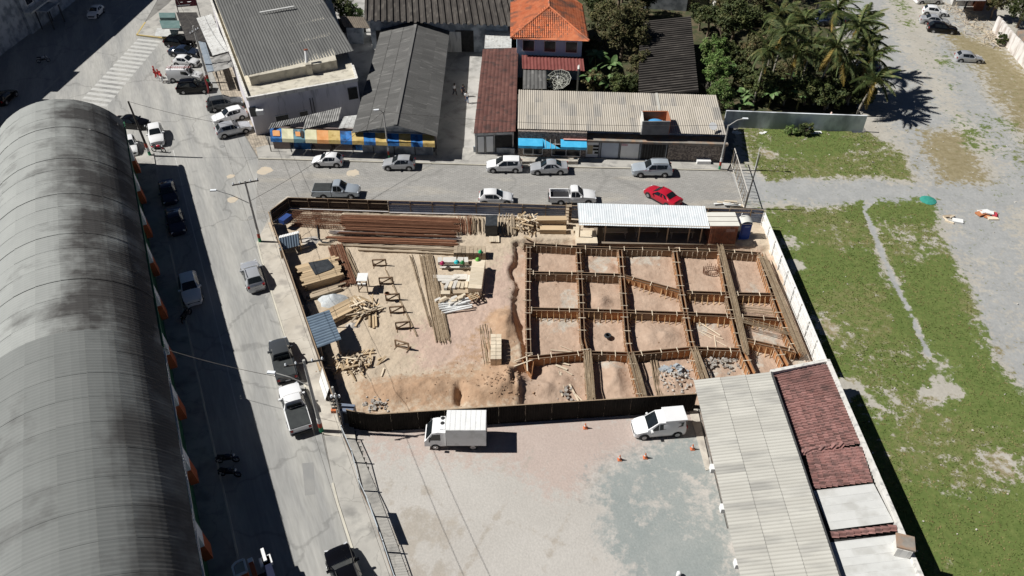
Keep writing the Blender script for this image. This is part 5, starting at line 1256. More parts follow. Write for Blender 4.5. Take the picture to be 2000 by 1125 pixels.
# black channel roof at the top
A, B, C, D = P(714, -35, 6.0), P(1003, -25, 6.0), P(711, 34, 5.2), P(1000, 42, 5.2)
ch = house('channel_roof_building', 'building under a black channel tile roof at the top of the picture', 'building', C)
roof_plane(ch, A, B, C, 24, 1, m_canal, 1.05, .22, 'channel')
MB().prism([(C + Vector((.6, .6, 0)))[:2], (D + Vector((-.6, .6, 0)))[:2], (B + Vector((-.6, 0, 0)))[:2], (A + Vector((.6, 0, 0)))[:2]], 0, 5.0).build('wall', m_cwall, ch)
w0, w1 = C + Vector((.6, .55, 0)), D + Vector((-.6, .55, 0))
openings(ch, w0, w1, 0, [(.04, .12, .1, 3.0), (.2, .26, .1, 3.0), (.34, .38, .1, 3), (.44, .5, .1, 3), (.62, .75, .1, 3.4)], m_dark, name='door')
MB().beam(w0.lerp(w1, .5) + Vector((0, -.06, -3.6)), w0.lerp(w1, .66) + Vector((0, -.06, -3.6)), .06, 3.2).build('white_panel', m_plaster, ch)
lo = house('low_shed', 'low brown roofed shed between the corner building and the channel roof', 'shed', P(690, 60, 0))
roof_plane(lo, P(662, 32, 3.0), P(711, 34, 3.0), P(672, 52, 2.6), 4, 1, mat('brown_sheet', (.12, .10, .08), (.17, .14, .11), 1, .9, rnd=.1), .3, .04)
MB().prism([P(676, 55, 2.5)[:2], P(706, 55, 2.5)[:2], P(708, 38, 2.5)[:2], P(680, 38, 2.5)[:2]], 0, 2.5).build('wall', m_cwall, lo)
tag(wall(None, 'yard_wall', P(640, 38, 2.2), P(712, 36, 2.2), 0, 2.2, m_iron, .2), 'dark yard wall under the tree behind the low shed', 'wall')

# ------------------------------------------------------------------ maroon roofed shop row
A, B, C, D = P(943, 97, 3.7), P(1012, 94, 3.7), P(925, 260, 3.2), P(1005, 257, 3.2)
mr = house('maroon_roof_building', 'long narrow building with a maroon corrugated roof', 'building', C)
roof_plane(mr, A, B, C, 5, 12, m_maroon, .45, .04, 'wave')
MB().prism([(C + Vector((.12, .3, 0)))[:2], (D + Vector((-.12, .3, 0)))[:2], (B + Vector((-.1, 0, 0)))[:2], (A + Vector((.2, 0, 0)))[:2]], 0, 3.05).build('wall', m_plaster, mr)
MB().beam(C + Vector((.1, .12, -.25)), D + Vector((-.1, .12, -.25)), .1, .3).build('fascia', m_galv, mr)
openings(mr, C + Vector((.12, .28, 0)), D + Vector((-.12, .28, 0)), 0, [(.52, .96, .3, 2.6)], m_dark, name='shop_front'); openings(mr, C + Vector((.12, .28, 0)), D + Vector((-.12, .28, 0)), 0, [(.06, .24, .3, 2.6), (.28, .48, .3, 2.6)], m_white, name='shutter')
p0, p1 = P(925, 298, 0), P(1005, 302, 0); tag(wall(None, 'low_wall', p0, p1, .1, .9, m_cwall, .2), 'low grey front wall before the maroon roofed building', 'wall')
gs = house('sheet_roof_shed', 'small shed under pale galvanised sheets beside the tiled house', 'shed', P(970, 90, 0))
roof_plane(gs, P(949, 53, 3.5), P(999, 52, 3.5), P(946, 94, 3.3), 3, 4, m_galv, .5, .02, 'rib')
MB().prism([P(950, 90, 3.2)[:2], P(995, 90, 3.2)[:2], P(996, 60, 3.2)[:2], P(952, 60, 3.2)[:2]], 0, 3.2).build('wall', m_cwall, gs)

# ------------------------------------------------------------------ blue house with the clay hip roof
EZ2, RZ2 = 6.2, 8.4
fl2, fr2 = P(997, 75, EZ2), P(1151, 80, EZ2); apx = P(1073, 14, RZ2); 
bk = 13.0
hh = house('tiled_house', 'pale blue house with an orange clay hip roof and three dark windows', 'house', (fl2.x, fl2.y))
MB().prism([(fl2 + Vector((.9, .8, 0)))[:2], (fr2 + Vector((-.9, .8, 0)))[:2], (fr2 + Vector((-.9, bk, 0)))[:2], (fl2 + Vector((.9, bk, 0)))[:2]], 0, EZ2 - .1).build('wall', m_bluew, hh)
Wd = (fr2 - fl2).length; dep = math.hypot(apx.y - fl2.y, RZ2 - EZ2)
ax_ = (apx - fl2).dot((fr2 - fl2).normalized())
tiles(hh, Vector((fl2.x, apx.y, RZ2)), Vector((fr2.x, apx.y, RZ2)), fl2, .30, .42, m_tile, [(0, dep), (Wd, dep), (ax_, 0)], 200)
for (e, sgn) in ((fl2, -1), (fr2, 1)):
    back = e + Vector((0, bk, 0)); rb = apx + Vector((0, bk, 0)); sp = math.hypot(apx.x - e.x, RZ2 - EZ2); off = apx.y - e.y
    if sgn < 0: tiles(hh, Vector((apx.x, e.y + bk, RZ2)), Vector((apx.x, e.y, RZ2)), Vector((e.x, e.y + bk, EZ2)), .30, .42, m_tile, [(0, 0), (bk - off, 0), (bk, sp), (0, sp)], 50)
    else: tiles(hh, Vector((apx.x, e.y, RZ2)), Vector((apx.x, e.y + bk, RZ2)), Vector((e.x, e.y, EZ2)), .30, .42, m_tile, [(off, 0), (bk, 0), (bk, sp), (0, sp)], 50)
b = MB(); b.quad(fl2 - Vector((0, 0, .05)), fr2 - Vector((0, 0, .05)), apx - Vector((0, 0, .05)))
b.quad(fl2 - Vector((0, 0, .05)), apx - Vector((0, 0, .05)), apx + Vector((0, bk, -.05)), fl2 + Vector((0, bk, -.05))); b.quad(fr2 - Vector((0, 0, .05)), fr2 + Vector((0, bk, -.05)), apx + Vector((0, bk, -.05)), apx - Vector((0, 0, .05))); b.build('roof', m_tile, hh)
for e in (fl2, fr2): MB().tube(e + Vector((0, 0, .06)), apx + Vector((0, 0, .1)), .13, n=8).build('hip_ridge', m_tile, hh)
MB().tube(apx + Vector((0, 0, .1)), apx + Vector((0, bk, .1)), .13, n=8).build('ridge', m_tile, hh)
w0, w1 = fl2 + Vector((.9, .78, 0)), fr2 + Vector((-.9, .78, 0)); openings(hh, w0, w1, 0, [(.09, .27, 4.1, 5.7), (.42, .60, 4.1, 5.7), (.75, .93, 4.1, 5.7)], m_win)
roof_plane(hh, P(1019, 108, 3.6), P(1138, 112, 3.6), P(1020, 133, 3.1), 9, 1, m_redroof, .4, .05, 'trap')
roof_plane(hh, P(1022, 131, 2.9), P(1066, 131, 2.9), P(1021, 174, 2.7), 2, 6, m_fc_dark, .6, .06)
# mesh satellite dish
ds = thing('satellite_dish', 'large white mesh satellite dish behind the long front building', 'satellite dish', (P(1092, 158, 2.2).x, P(1092, 158, 2.2).y - .4, 0))
m_mesh = mat('pale_mesh', (.55, .55, .48), (.62, .62, .55), 1, .6)
b = MB(); R0 = 1.75; tilt = Matrix.Translation((0, .4, 2.0)) @ Matrix.Rotation(rad(22), 4, 'X') @ Matrix.Rotation(rad(-12), 4, 'Y')
dp = lambda r, t: tilt @ Vector((r * math.cos(t), r * math.sin(t), .28 * (r / R0) ** 2 * 2))
for i in range(10):
    t = i / 10 * 2 * math.pi
    b.path([dp(R0 * q / 4, t) for q in range(5)], .03, 4)
for q in (.25, .5, .75, 1.0): b.path([dp(R0 * q, i / 10 * 2 * math.pi) for i in range(11)], .028, 4)
b.build('rib_frame', m_mesh, ds, local=True)
for i in range(10):
    t0, t1 = i / 10 * 2 * math.pi, (i + 1) / 10 * 2 * math.pi; bb = MB()
    for q in range(1, 6): bb.path([dp(R0 * q / 6, t0), dp(R0 * q / 6, t1)], .008, 3)
    for q in range(1, 3):
        t = t0 + (t1 - t0) * q / 3; bb.path([dp(R0 * .2, t), dp(R0, t)], .007, 3)
    bb.build('mesh_panel', m_mesh, ds, local=True)
MB().tube((0, .4, 0), (0, .4, 1.95), .09, n=8).build('mast', m_iron, ds, local=True)
f = tilt @ Vector((0, 0, 1.1))
for i in range(3): MB().tube(dp(R0 * .95, i * 2.09 + .4), f, .02, n=4).build('feed_arm', m_mesh, ds, local=True)
MB().tube(f + Vector((0, 0, -.15)), f + Vector((0, 0, .12)), .1, n=8).build('feed_horn', m_white, ds, local=True)
wc = house('wall_fin', 'white wall fin between the dish and the banana plants', 'wall', P(1128, 176, 0))
wall(wc, 'fin', P(1127, 178, 0), P(1129, 140, 0), 0, 3.3, m_plaster, .25)

# ------------------------------------------------------------------ long front building on the side street
zb, zf_ = 4.7, 3.75
A, Bm, B, C, Cm, D = P(1013, 176, zb), P(1272, 180, zb), P(1368, 183, zb), P(1011, 250, zf_), P(1282, 257, zf_), P(1419, 262, zf_)
fb = house('front_building', 'long low building with pale corrugated roof and stone clad front on the side street', 'building', (C.x, C.y))
R2 = P(1405, 218, 4.3)
# openings in the roof for the tank enclosure are left out of the sheets
roof_plane(fb, A, A + (D - C), C, 24, 3, m_fc_warm, .30, .06, over=1.01)
MB().beam(A + (D - C) * .70 + Vector((0, 0, .12)), C + (D - C) * .70 + Vector((0, 0, .12)), .3, .04).build('ridge_strip', m_fc_pale, fb)
fw0, fw1, fm = P(1012, 307, 0), P(1412, 319, 0), P(1143, 311, 0)
n_up = Vector((0, 1, 0))
MB().prism([(fw0.x, fw0.y + .02), (fm.x, fm.y + .02), (fm.x, fm.y + 9.5), (fw0.x, fw0.y + 9.5)], 0, 3.6).build('left_wing', m_stone, fb)
MB().prism([(fm.x + .02, fm.y + 1.7), (fw1.x, fw1.y + 1.7), (fw1.x - .2, fw1.y + 9.0), (fm.x + .02, fm.y + 9.0)], 0, 3.5).build('right_wing', m_cwall, fb)
MB().prism([(fm.x + .1, fm.y - .15), (fw1.x + .15, fw1.y - .15), (fw1.x + .15, fw1.y + 1.68), (fm.x + .1, fm.y + 1.68)], 2.45, 2.72).build('canopy_slab', m_slab, fb)
MB().prism([(fm.x + .02, fm.y + .3), (P(1300, 316, 0).x, P(1300, 316, 0).y + .3), (P(1300, 316, 0).x, P(1300, 316, 0).y + .5), (fm.x + .02, fm.y + .5)], .1, 2.45).build('front_wall', m_cwall, fb)
MB().prism([(P(1302, 316, 0).x, P(1302, 316, 0).y + .15), (fw1.x, fw1.y + .15), (fw1.x, fw1.y + .45), (P(1302, 316, 0).x, P(1302, 316, 0).y + .45)], .1, 2.45).build('stone_front', m_stone, fb)
g0, g1 = fm + Vector((0, .28, 0)), P(1300, 316, 0) + Vector((0, .28, 0))
openings(fb, g0, g1, 0, [(.0, .16, .15, 2.3)], m_white, name='notice_panel'); openings(fb, g0, g1, 0, [(.19, .41, .15, 2.35)], m_grey, name='shutter'); openings(fb, g0, g1, 0, [(.43, .66, .1, 2.3)], m_white, name='white_gate')
nb = MB(); nd = (g1 - g0); ndn = nd.normalized()
p = g0 + nd * .055 + Vector((0, -.08, 0)); nb.box((p.x, p.y, 1.25), (.62, .03, 1.2)); nb.build('poster', mat('poster_tan', (.42, .33, .20), (.50, .42, .28), 4, .8), fb)
for r_ in range(3):
    for c_ in range(3):
        if r_ == 2 and c_ == 0: continue
        p = g0 + nd * (.1 + .022 * c_) + Vector((0, -.08, 0)); MB().box((p.x, p.y, 1.75 - r_ * .45), (.22, .03, .28)).build('notice', m_dark, fb)
p = g0 + nd * .465 + Vector((0, -.08, 0)); MB().box((p.x + .1, p.y, 2.05), (.75, .02, .28)).build('stencil', mat('pink_stencil', (.55, .25, .28), (.62, .55, .58), 9, .8), fb)
for i in range(9):
    p = g0 + nd * (.70 + .034 * i) + Vector((0, -.05, 0)); MB().box((p.x, p.y, 1.2), (.06, .05, 2.3)).build('gate_bar', m_iron, fb)
openings(fb, g0, g1, 0, [(.69, .985, .12, 2.35)], m_dark, depth=.04, name='gate_opening')
openings(fb, fw0, fm, 0, [(.08, .36, .5, 2.0), (.5, .92, .4, 2.0)], m_win, name='window')
for t in (.22, .71):
    p = fw0.lerp(fm, t); MB().box((p.x, p.y - .07, 1.2), (.06, .04, 1.5)).build('mullion', m_white, fb)
m_ba = mat('awning_sky_blue', (.05, .42, .72), (.08, .50, .80), 1.5, .6)
for t0, t1, zz, lab in ((0.0, .36, 2.72, 'a'), (.62, 1.0, 2.72, 'b')):
    a, b_ = fw0.lerp(fm, t0), fw0.lerp(fm, t1); MB().grid([Vector((a.x + (b_.x - a.x) * i / 4, a.y + (b_.y - a.y) * i / 4 - (.05 if j == 0 else .95 + .05 * (i % 2)), zz - (0 if j == 0 else .5 if j == 1 else .85))) for j in range(3) for i in range(5)], 5, 3).build('blue_awning', m_ba, fb)
a, b_, c = fw0.lerp(fm, .36) + Vector((0, -.06, 2.72)), fw0.lerp(fm, .62) + Vector((0, -.95, 1.95)), fw0.lerp(fm, .36) + Vector((0, -1.0, 1.9))
MB().quad(a, c, b_).quad(a - Vector((0, 0, .02)), b_ - Vector((0, 0, .02)), c - Vector((0, 0, .02))).build('torn_awning', m_ba, fb)
a, b_ = fw0.lerp(fm, .66), fm; MB().beam((a.x, a.y - .12, 2.78), (b_.x, b_.y - .12, 2.78), .25, .06).build('awning_rail', mat('pale_red', (.60, .30, .26), (.66, .40, .36), 2, .7), fb)
for t in (.40, .47, .54): 
    p = fw0.lerp(fm, t); MB().beam((p.x, p.y - .05, 2.7), (p.x, p.y - .95, 2.0), .04, .04).build('awning_arm', m_galv, fb)
# tank enclosure standing proud of the roof, open on top
tA, tB, tC, tD = P(1254, 217, 5.3), P(1304, 217, 5.3), P(1256, 237, 5.3), P(1309, 237, 5.3)
m_br = mat('bare_brick_inside', (.34, .12, .06), (.42, .17, .09), 2, .9)
m_dkconc = mat('dark_concrete', (.12, .125, .13), (.20, .205, .21), .8, .9)  # darker grey than the plastered enclosure wall
for a, b_, mm in ((tA, tB, m_br), (tB, tD, m_br), (tC, tD, m_dkconc), (tA, tC, m_plaster)): wall(fb, 'tank_enclosure_wall', a, b_, 3.55, 5.3 + (.006 if mm is m_dkconc else 0), mm, .18)
MB().prism([tA[:2], tB[:2], tD[:2], tC[:2]], 3.9, 4.0).build('tank_floor', m_dark, fb)
tk = (tA + tB + tC + tD) / 4
tag(MB().lathe([(.85, 4.0), (.95, 4.45), (.97, 4.5), (.8, 4.58), (.32, 4.68), (.28, 4.75), (0.02, 4.77)], (tk.x + .1, tk.y - .1, 0), 20).build('water_tank', mat('tank_blue', (.07, .30, .60), (.10, .36, .66), 1, .4), sm=40), 'round blue water tank inside the brick enclosure on the roof', 'water tank')
dd = thing('dish_antenna', 'small white oval dish antenna at the roof edge of the long front building', 'antenna', P(1390, 258, 3.75))
MB().lathe([(.5, .12), (.35, .05), (.05, 0), (.05, -.03), (.36, .02), (.51, .09)], (0, 0, 0), 18).build('dish', m_white, dd, local=True, sm=40); MB().tube((0, 0, -.1), (0, .2, -.6), .03, n=6).build('arm', m_iron, dd, local=True); dd.rotation_euler = (rad(40), 0, rad(20)); dd.location.z += .75
# steps and plinths before the front
for x0, x1, lab in ((1011, 1045, 'pale concrete plinth under the left end of the blue awning'), (1083, 1128, 'pale concrete plinth under the torn awning'), (1359, 1386, 'white concrete bench block before the stone front')):
    a, b_ = P(x0, 315, .1), P(x1, 316, .1); tag(MB().box(((a.x + b_.x) / 2, a.y - .35, .32), (b_.x - a.x, .8, .45)).build('plinth', m_walk if x0 < 1300 else m_white), lab, 'plinth')
# dark channel shed in the garden
A, B, C, D = P(1254, 44, 3.7), P(1349, 36, 3.9), P(1272, 180, 3.4), P(1364, 182, 3.6)
cs = house('channel_roof_shed', 'long shed under dark channel sheets running across it, behind the front building', 'shed', C)
roof_plane(cs, B, D, A, 17, 1, m_canal, .95, .30, 'channel')
MB().prism([(A + Vector((.5, -.4, 0)))[:2], (B + Vector((-.5, -.4, 0)))[:2], (D + Vector((-.5, .3, 0)))[:2], (C + Vector((.5, .3, 0)))[:2]], 0, 3.3).build('wall', m_cwall, cs)
# white house behind, only its shaded wall shows
wh = house('white_house', 'white walled house in deep shade behind the channel roofed shed', 'house', P(1290, -5, 0))
MB().prism([P(1240, 16, 0)[:2], P(1340, 22, 0)[:2], P(1345, -60, 0)[:2], P(1240, -60, 0)[:2]], 0, 5).build('wall', m_cwall, wh)
q = MB(); q.prism([P(1250, 24, 0)[:2], P(1268, 24, 0)[:2], P(1268, 22.5, 0)[:2], P(1250, 22.5, 0)[:2]], 1, 3); q.build('window', m_win, wh)
wall(wh, 'side_wall', P(1393, 34, 0), P(1380, -40, 0), 0, 2.4, m_plaster, .3)

# garden wall
m_limew = mat('limewashed_wall', (.70, .74, .78), (.80, .82, .84), .5, .92, c3=(.34, .36, .38), s3=.45, f3=.5, stretch=(1, 1, .5))
gw = house('garden_wall', 'long weathered blue grey garden wall below the palms', 'wall', P(1412, 248, 0))
for i in range(4):
    a, b_ = P(1412, 249, 0).lerp(P(1683, 259, 0), i / 4), P(1412, 249, 0).lerp(P(1683, 259, 0), (i + 1) / 4); wall(gw, 'wall_section', a, b_ - (b_ - a).normalized() * .004, 0, 2.45, m_limew, .22)
MB().beam(P(1606, 212 + 37, 0) + Vector((0, -.15, .6)), P(1606, 249, 0) + Vector((.6, -.15, 2.3)), .35, .03).build('stain_strip', mat('pink_stain', (.52, .38, .32), (.58, .45, .38), 3, .9), gw)

# ------------------------------------------------------------------ roofed building at the lower right
zl, zr = 3.15, 3.75
A, B, C = P(1504, 727, zr), P(1664, 1195, zr), P(1357, 742, zl)
rbld = house('courtyard_building', 'building with a pale corrugated roof and faded red tiles by the car park', 'building', (C.x, C.y))
roof_plane(rbld, A, B, C, 24, 3, m_fc_pale, .27, .05, over=1.01, jit=.003)
L0, L1 = P(1366, 806, 0), P(1465, 1190, 0); R0_, R1_ = P(1617, 702, 3.75), P(1828, 1190, 3.75)
RA = P(1506, 724, 3.75)
MB().prism([L0[:2], RA[:2], B[:2], L1[:2]], 0, 3.0).build('wall', m_stone, rbld)
MB().prism([RA[:2], R0_[:2], R1_[:2], B[:2]], 0, 3.0).build('wall', m_plaster, rbld)
wall(rbld, 'parapet', R0_, R1_, 0, 3.78, m_plaster, .3); wall(rbld, 'parapet', RA, R0_, 0, 3.72, m_plaster, .3)
zt0, zt1 = 3.25, 3.5
m_palesh = mat('pale_flat_sheet', (.52, .52, .50), (.58, .58, .56), .6, .7, rnd=.04, c3=(.46, .455, .43), s3=.7)
def rp(px, py, t): return P(px, py, zt0 + (zt1 - zt0) * t)
tiles(rbld, rp(1614, 712, 1), rp(1679, 866, 1), rp(1508, 733, 0), .27, .42, m_tile2, None, 235)
tiles(rbld, rp(1682, 872, 1), rp(1704, 942, 1), rp(1564, 886, 0), .27, .42, m_tile2, None, 40)
tiles(rbld, rp(1746, 1021, 1), rp(1754, 1042, 1), rp(1617, 1036, 0), .5, .5, m_tile2, None, 40)
slab(rbld, 'roof_deck', [rp(1505, 728, 0), rp(1616, 706, 0), rp(1830, 1190, 0), rp(1668, 1190, 0)], 3.16, m_dark, .1)
roof_plane(rbld, rp(1706, 945, 1), rp(1745, 1020, 1), rp(1594, 957, 0), 5, 1, m_palesh, .9, .015, 'rib'); roof_plane(rbld, rp(1756, 1044, 1), rp(1822, 1190, 1), rp(1624, 1058, 0), 9, 1, m_palesh, .9, .015, 'rib')
# loose course of broken tiles at the step between the tile fields
tm, _, _ = tile_mesh(.42, .5, m_tile2)
for i in range(12):
    p = rp(1560, 880, 0).lerp(rp(1640, 865, .7), i / 11); inst('tile', tm, rbld, Matrix.Translation(p - rbld.location + Vector((0, 0, .16))) @ Matrix.Rotation(random.uniform(-.4, .4) - 1.2, 4, 'Z') @ Matrix.Rotation(.2, 4, 'X'))
MB().beam(RA + Vector((-.02, -.2, .05)), B + Vector((-.02, 0, .05)), .12, .12).build('joint_shade_strip', m_iron, rbld)  # dark strip added for the shadow line between the two roofs
p = P(1762, 1072, 3.8); MB().box((p.x, p.y, 3.9), (.95, .95, .9), -.3).build('chimney', m_plaster, rbld); MB().box((p.x + .05, p.y + .1, 4.45), (1.15, 1.1, .14), -.3).build('chimney_cap', m_slab, rbld)
for x, y in ((1393, 912), (1413, 990), (1441, 1098)):
    p = P(x, y, 2.4); MB().box((p.x - .05, p.y, 2.2), (.3, .5, .5)).build('lamp_box', m_white, rbld)

# ------------------------------------------------------------------ top right: ruin, white wall
wr = house('boundary_wall', 'tall white stained wall beside the rubble at the top right', 'wall', P(1945, 75, 0))
pts = [(1938, 62), (1950, 75), (1975, 105), (2003, 138), (2040, 180)]
m_ww = mat('stained_white_wall', (.66, .62, .58), (.74, .71, .68), .7, .9, c3=(.40, .34, .30), s3=1.0, f3=.35, stretch=(1, 1, .4))
for a, b_ in zip(pts[:-1], pts[1:]): wall(wr, 'wall_section', P(*a), P(*b_) , 0, 2.6 + random.uniform(-.15, .15), m_ww, .25)
ru = house('shell_building', 'bare plastered building with a dark timber post and brick wall at the top edge', 'building', P(1890, 20, 0))
MB().prism([P(1858, 12, 0)[:2], P(1898, 12, 0)[:2], P(1900, -40, 0)[:2], P(1850, -40, 0)[:2]], 0, 3.2).build('wall', m_plaster, ru)
MB().prism([P(1901, 22, 0)[:2], P(1918, 22, 0)[:2], P(1918, -10, 0)[:2], P(1901, -10, 0)[:2]], 0, 2.8).build('brick_wall', mat('rough_brick', (.30, .10, .05), (.38, .15, .08), 2, .9), ru)
MB().beam(P(1880, 26, 0), P(1888, 8, 0) + Vector((0, 0, 3.0)), .25, .25).build('post', m_iron, ru)
slab(ru, 'eave', [P(1868, 2, 3.3), P(1925, 2, 3.3), P(1925, -25, 3.3), P(1860, -25, 3.3)], 3.4, m_galv, .12)
gr = house('grey_roof_house', 'dark mossy roof behind the white stained wall', 'house', P(2010, 100, 0))
MB().prism([P(1975, 85, 0)[:2], P(2060, 85, 0)[:2], P(2060, 130, 0)[:2], P(2005, 125, 0)[:2]], 0, 2.2).build('roof', m_slab, gr)
# orange patches hanging over the torn left end of the striped awning
for t0, t1, v0, v1 in ((.015, .06, .25, .8), (.155, .185, .3, .75), (.19, .205, .2, .9)):
    q = [l0.lerp(l1, t0).lerp(r0_.lerp(r1_, t0), v0), l0.lerp(l1, t1).lerp(r0_.lerp(r1_, t1), v0), l0.lerp(l1, t1 + .005).lerp(r0_.lerp(r1_, t1), v1), l0.lerp(l1, t0 + .01).lerp(r0_.lerp(r1_, t0), v1)]
    MB().quad(*[p + Vector((0, 0, .07)) for p in q][::-1]).build('awning_patch', m_aor if t0 != .19 else m_dark, st)
# ================================================================== VEGETATION
m_bark = mat('tree_bark', (.16, .12, .085), (.24, .19, .14), 3, .95, stretch=(1, 1, .3), bump=.4)
m_palmt = mat('palm_trunk', (.28, .25, .20), (.40, .37, .31), 4, .9, stretch=(.5, .5, 3))
def leaf_mat(name, c1, c2, c3=None):
    m = mat(name, c1, c2, .7, .65, rnd=.18, spec=.25, c3=c3, s3=1.3, f3=.3)
    b = m.node_tree.nodes.get("Principled BSDF")
    b.inputs["Transmission Weight"].default_value = 0.0
    return m
m_lfd = leaf_mat('dark_leaves', (.028, .042, .014), (.075, .095, .028), (.11, .11, .04))
m_lfm = leaf_mat('olive_leaves', (.055, .062, .022), (.12, .115, .045), (.16, .12, .06))
m_lfb = leaf_mat('bright_leaves', (.07, .13, .03), (.14, .22, .055), (.20, .24, .09))
m_palm = leaf_mat('palm_fronds', (.035, .055, .016), (.09, .115, .034), (.16, .15, .05))
m_palmy = leaf_mat('yellow_fronds', (.30, .22, .05), (.36, .25, .07))
m_ban = leaf_mat('banana_leaves', (.055, .11, .03), (.12, .20, .07), (.19, .25, .11))
def crown_mesh(name, R, Hc, nclump, per, leaf, m, seed, flat=1.0, hollow=.35):
    r = np.random.default_rng(seed)
    # clump centres on and inside an uneven ellipsoid
    th = r.uniform(0, 6.283, nclump); cz = r.uniform(-.75, 1, nclump); rr = np.sqrt(np.maximum(0, 1 - cz * cz)); k = r.uniform(hollow, 1.0, nclump) ** .5 * (.75 + .45 * np.sin(th * 2.3 + seed) ** 2)
    cx, cy, cz = rr * np.cos(th) * k * R, rr * np.sin(th) * k * R, cz * k * Hc
    cr = r.uniform(.16, .34, nclump) * R
    idx = np.repeat(np.arange(nclump), per); n = len(idx)
    d = r.normal(size=(n, 3)); d /= np.linalg.norm(d, axis=1)[:, None]; q = r.uniform(.3, 1, n) ** .5
    c = np.stack([cx, cy, cz], 1)[idx] + d * (cr[idx] * q)[:, None] * np.array([1, 1, .7])
    nrm = d * .6 + r.normal(size=(n, 3)) * .6 + np.array([0, 0, .7]); nrm /= np.linalg.norm(nrm, axis=1)[:, None]
    a = np.cross(nrm, r.normal(size=(n, 3))); a /= np.linalg.norm(a, axis=1)[:, None]; b = np.cross(nrm, a)
    s = r.uniform(.6, 1.3, n)[:, None] * leaf
    V_ = np.stack([c - a * s, c + b * s * .45, c + a * s, c - b * s * .45], 1).reshape(-1, 3)
    me = bpy.data.meshes.new(name); me.vertices.add(n * 4); me.vertices.foreach_set("co", V_.ravel())
    me.loops.add(n * 4); me.loops.foreach_set("vertex_index", np.arange(n * 4)); me.polygons.add(n)
    me.polygons.foreach_set("loop_start", np.arange(0, n * 4, 4)); me.polygons.foreach_set("loop_total", np.full(n, 4))
    me.materials.append(m); me.update(); return me, np.stack([cx, cy, cz], 1)
def tree(label, px, py, h, R, Hc, m, seed, nclump=70, per=55, leaf=.17, lean=(0, 0), group=None, name='tree', ground=0.0):
    p = P(px, py, ground); root = thing(name, label, 'tree', p, 0, group)
    me, cl = crown_mesh('crown', R, Hc, nclump, per, leaf, m, seed)
    top = Vector((lean[0], lean[1], h - Hc * .3))
    tb = MB(); mid = top * .5 + Vector((random.uniform(-.2, .2), random.uniform(-.2, .2), 0)); tb.tube((0, 0, -.1), mid, .06 * R + .08, .05 * R + .06, 8); tb.tube(mid, top, .05 * R + .06, .03 * R + .03, 8); tb.build('trunk', m_bark, root, local=True, sm=60)
    cc = Vector((lean[0], lean[1], h))
    for i in range(7):
        e = cc + Vector(cl[i * 7 % len(cl)]) * .85; b = MB(); s = top * random.uniform(.55, .95); m1 = s.lerp(e, .5) + Vector((0, 0, .15)); b.tube(s, m1, .05 + .02 * R, .04, 6); b.tube(m1, e, .045, .015, 6); b.build('limb', m_bark, root, local=True)
    o = bpy.data.objects.new('crown', me); o.parent = root; o.location = cc; COL.objects.link(o)
    return root
# bare twig tree
def bare_tree(label, px, py, h, seed, m=None):
    r = random.Random(seed); p = P(px, py); root = thing('bare_tree', label, 'tree', p)
    b = MB(); tips = []
    def grow(a, d, L, rad_, depth):
        e = a + d * L; b.tube(a, e, rad_, rad_ * .65, 5, cap=False)
        if depth == 0: return
        for _ in range(3 if depth > 1 else 4):
            nd = (d + Vector((r.uniform(-.7, .7), r.uniform(-.7, .7), r.uniform(-.1, .5)))).normalized(); grow(e, nd, L * r.uniform(.55, .8), rad_ * .6, depth - 1)
    grow(Vector((0, 0, 0)), Vector((0, 0, 1)), h * .38, .09, 4); b.build('branches', m or m_bark, root, local=True)
    return root

# --- trees of the garden and at the top edge
tree('bushy bright green tree leaning over the channel roofed shed', 1392, 178, 3.4, 1.9, 2.2, m_lfb, 11, 80, 70, .15)
tree('bright green shrub tree hanging over the end of the long pale roof', 1402, 215, 2.6, 2.0, 1.7, m_lfb, 12, 70, 60, .15)
tree('upper bright green tree at the shed end, half over its sheets', 1388, 135, 3.2, 1.7, 1.8, m_lfb, 13, 70, 60, .15)
tree('olive brown dense tree between the tiled house and the shed', 1212, 118, 5.2, 3.2, 3.0, m_lfm, 14, 130, 70, .19)
tree('tall dark tree behind the olive brown one at the top edge', 1205, 42, 7.0, 3.2, 3.2, m_lfd, 15, 120, 70, .2)
tree('olive brown shrubby tree beside the channel roofed shed wall', 1243, 160, 3.0, 1.6, 1.8, m_lfm, 16, 60, 55, .16)
tree('low olive bush above the long pale roof near the dish', 1160, 180, 2.0, 1.4, 1.2, m_lfm, 17, 50, 50, .15)
tree('round dark green tree in the upper garden, left of the palms', 1425, 95, 5.0, 2.8, 2.5, m_lfd, 18, 110, 65, .18)
tree('dark green tree at the top edge right of the white house', 1400, 40, 6.0, 3.0, 2.8, m_lfd, 19, 110, 65, .18)
tree('second dark tree at the top edge before the white side wall', 1450, 28, 6.5, 3.2, 2.8, m_lfd, 20, 110, 65, .19)
tree('brownish tree at the top edge among the dark ones', 1482, 52, 5.0, 2.4, 2.4, m_lfm, 21, 90, 60, .17)
tree('dark tree at the top edge behind the parked cars', 1545, 34, 7.0, 2.8, 3.0, m_lfd, 22, 90, 60, .18)
tree('dark bushy tree under the palms by the garden wall, middle', 1480, 198, 2.6, 2.2, 1.8, m_lfd, 23, 80, 55, .17)
tree('dark bushy tree under the palms by the garden wall, right half', 1570, 205, 2.8, 2.6, 2.0, m_lfd, 24, 90, 55, .17)
tree('dark bushy tree at the right end of the garden wall', 1650, 200, 3.0, 2.5, 2.2, m_lfd, 25, 90, 55, .17)
tree('glossy dark shrub tree beside the dark car in the lot', 1640, 180, 2.2, 1.6, 1.5, m_lfd, 26, 70, 50, .18)
tree('olive tree in the middle of the garden under the palms', 1470, 140, 3.6, 2.0, 1.9, m_lfm, 27, 80, 55, .17)
tree('green shrub in the sunlit clearing of the garden', 1440, 140, 2.2, 1.5, 1.3, m_lfd, 28, 60, 50, .16)
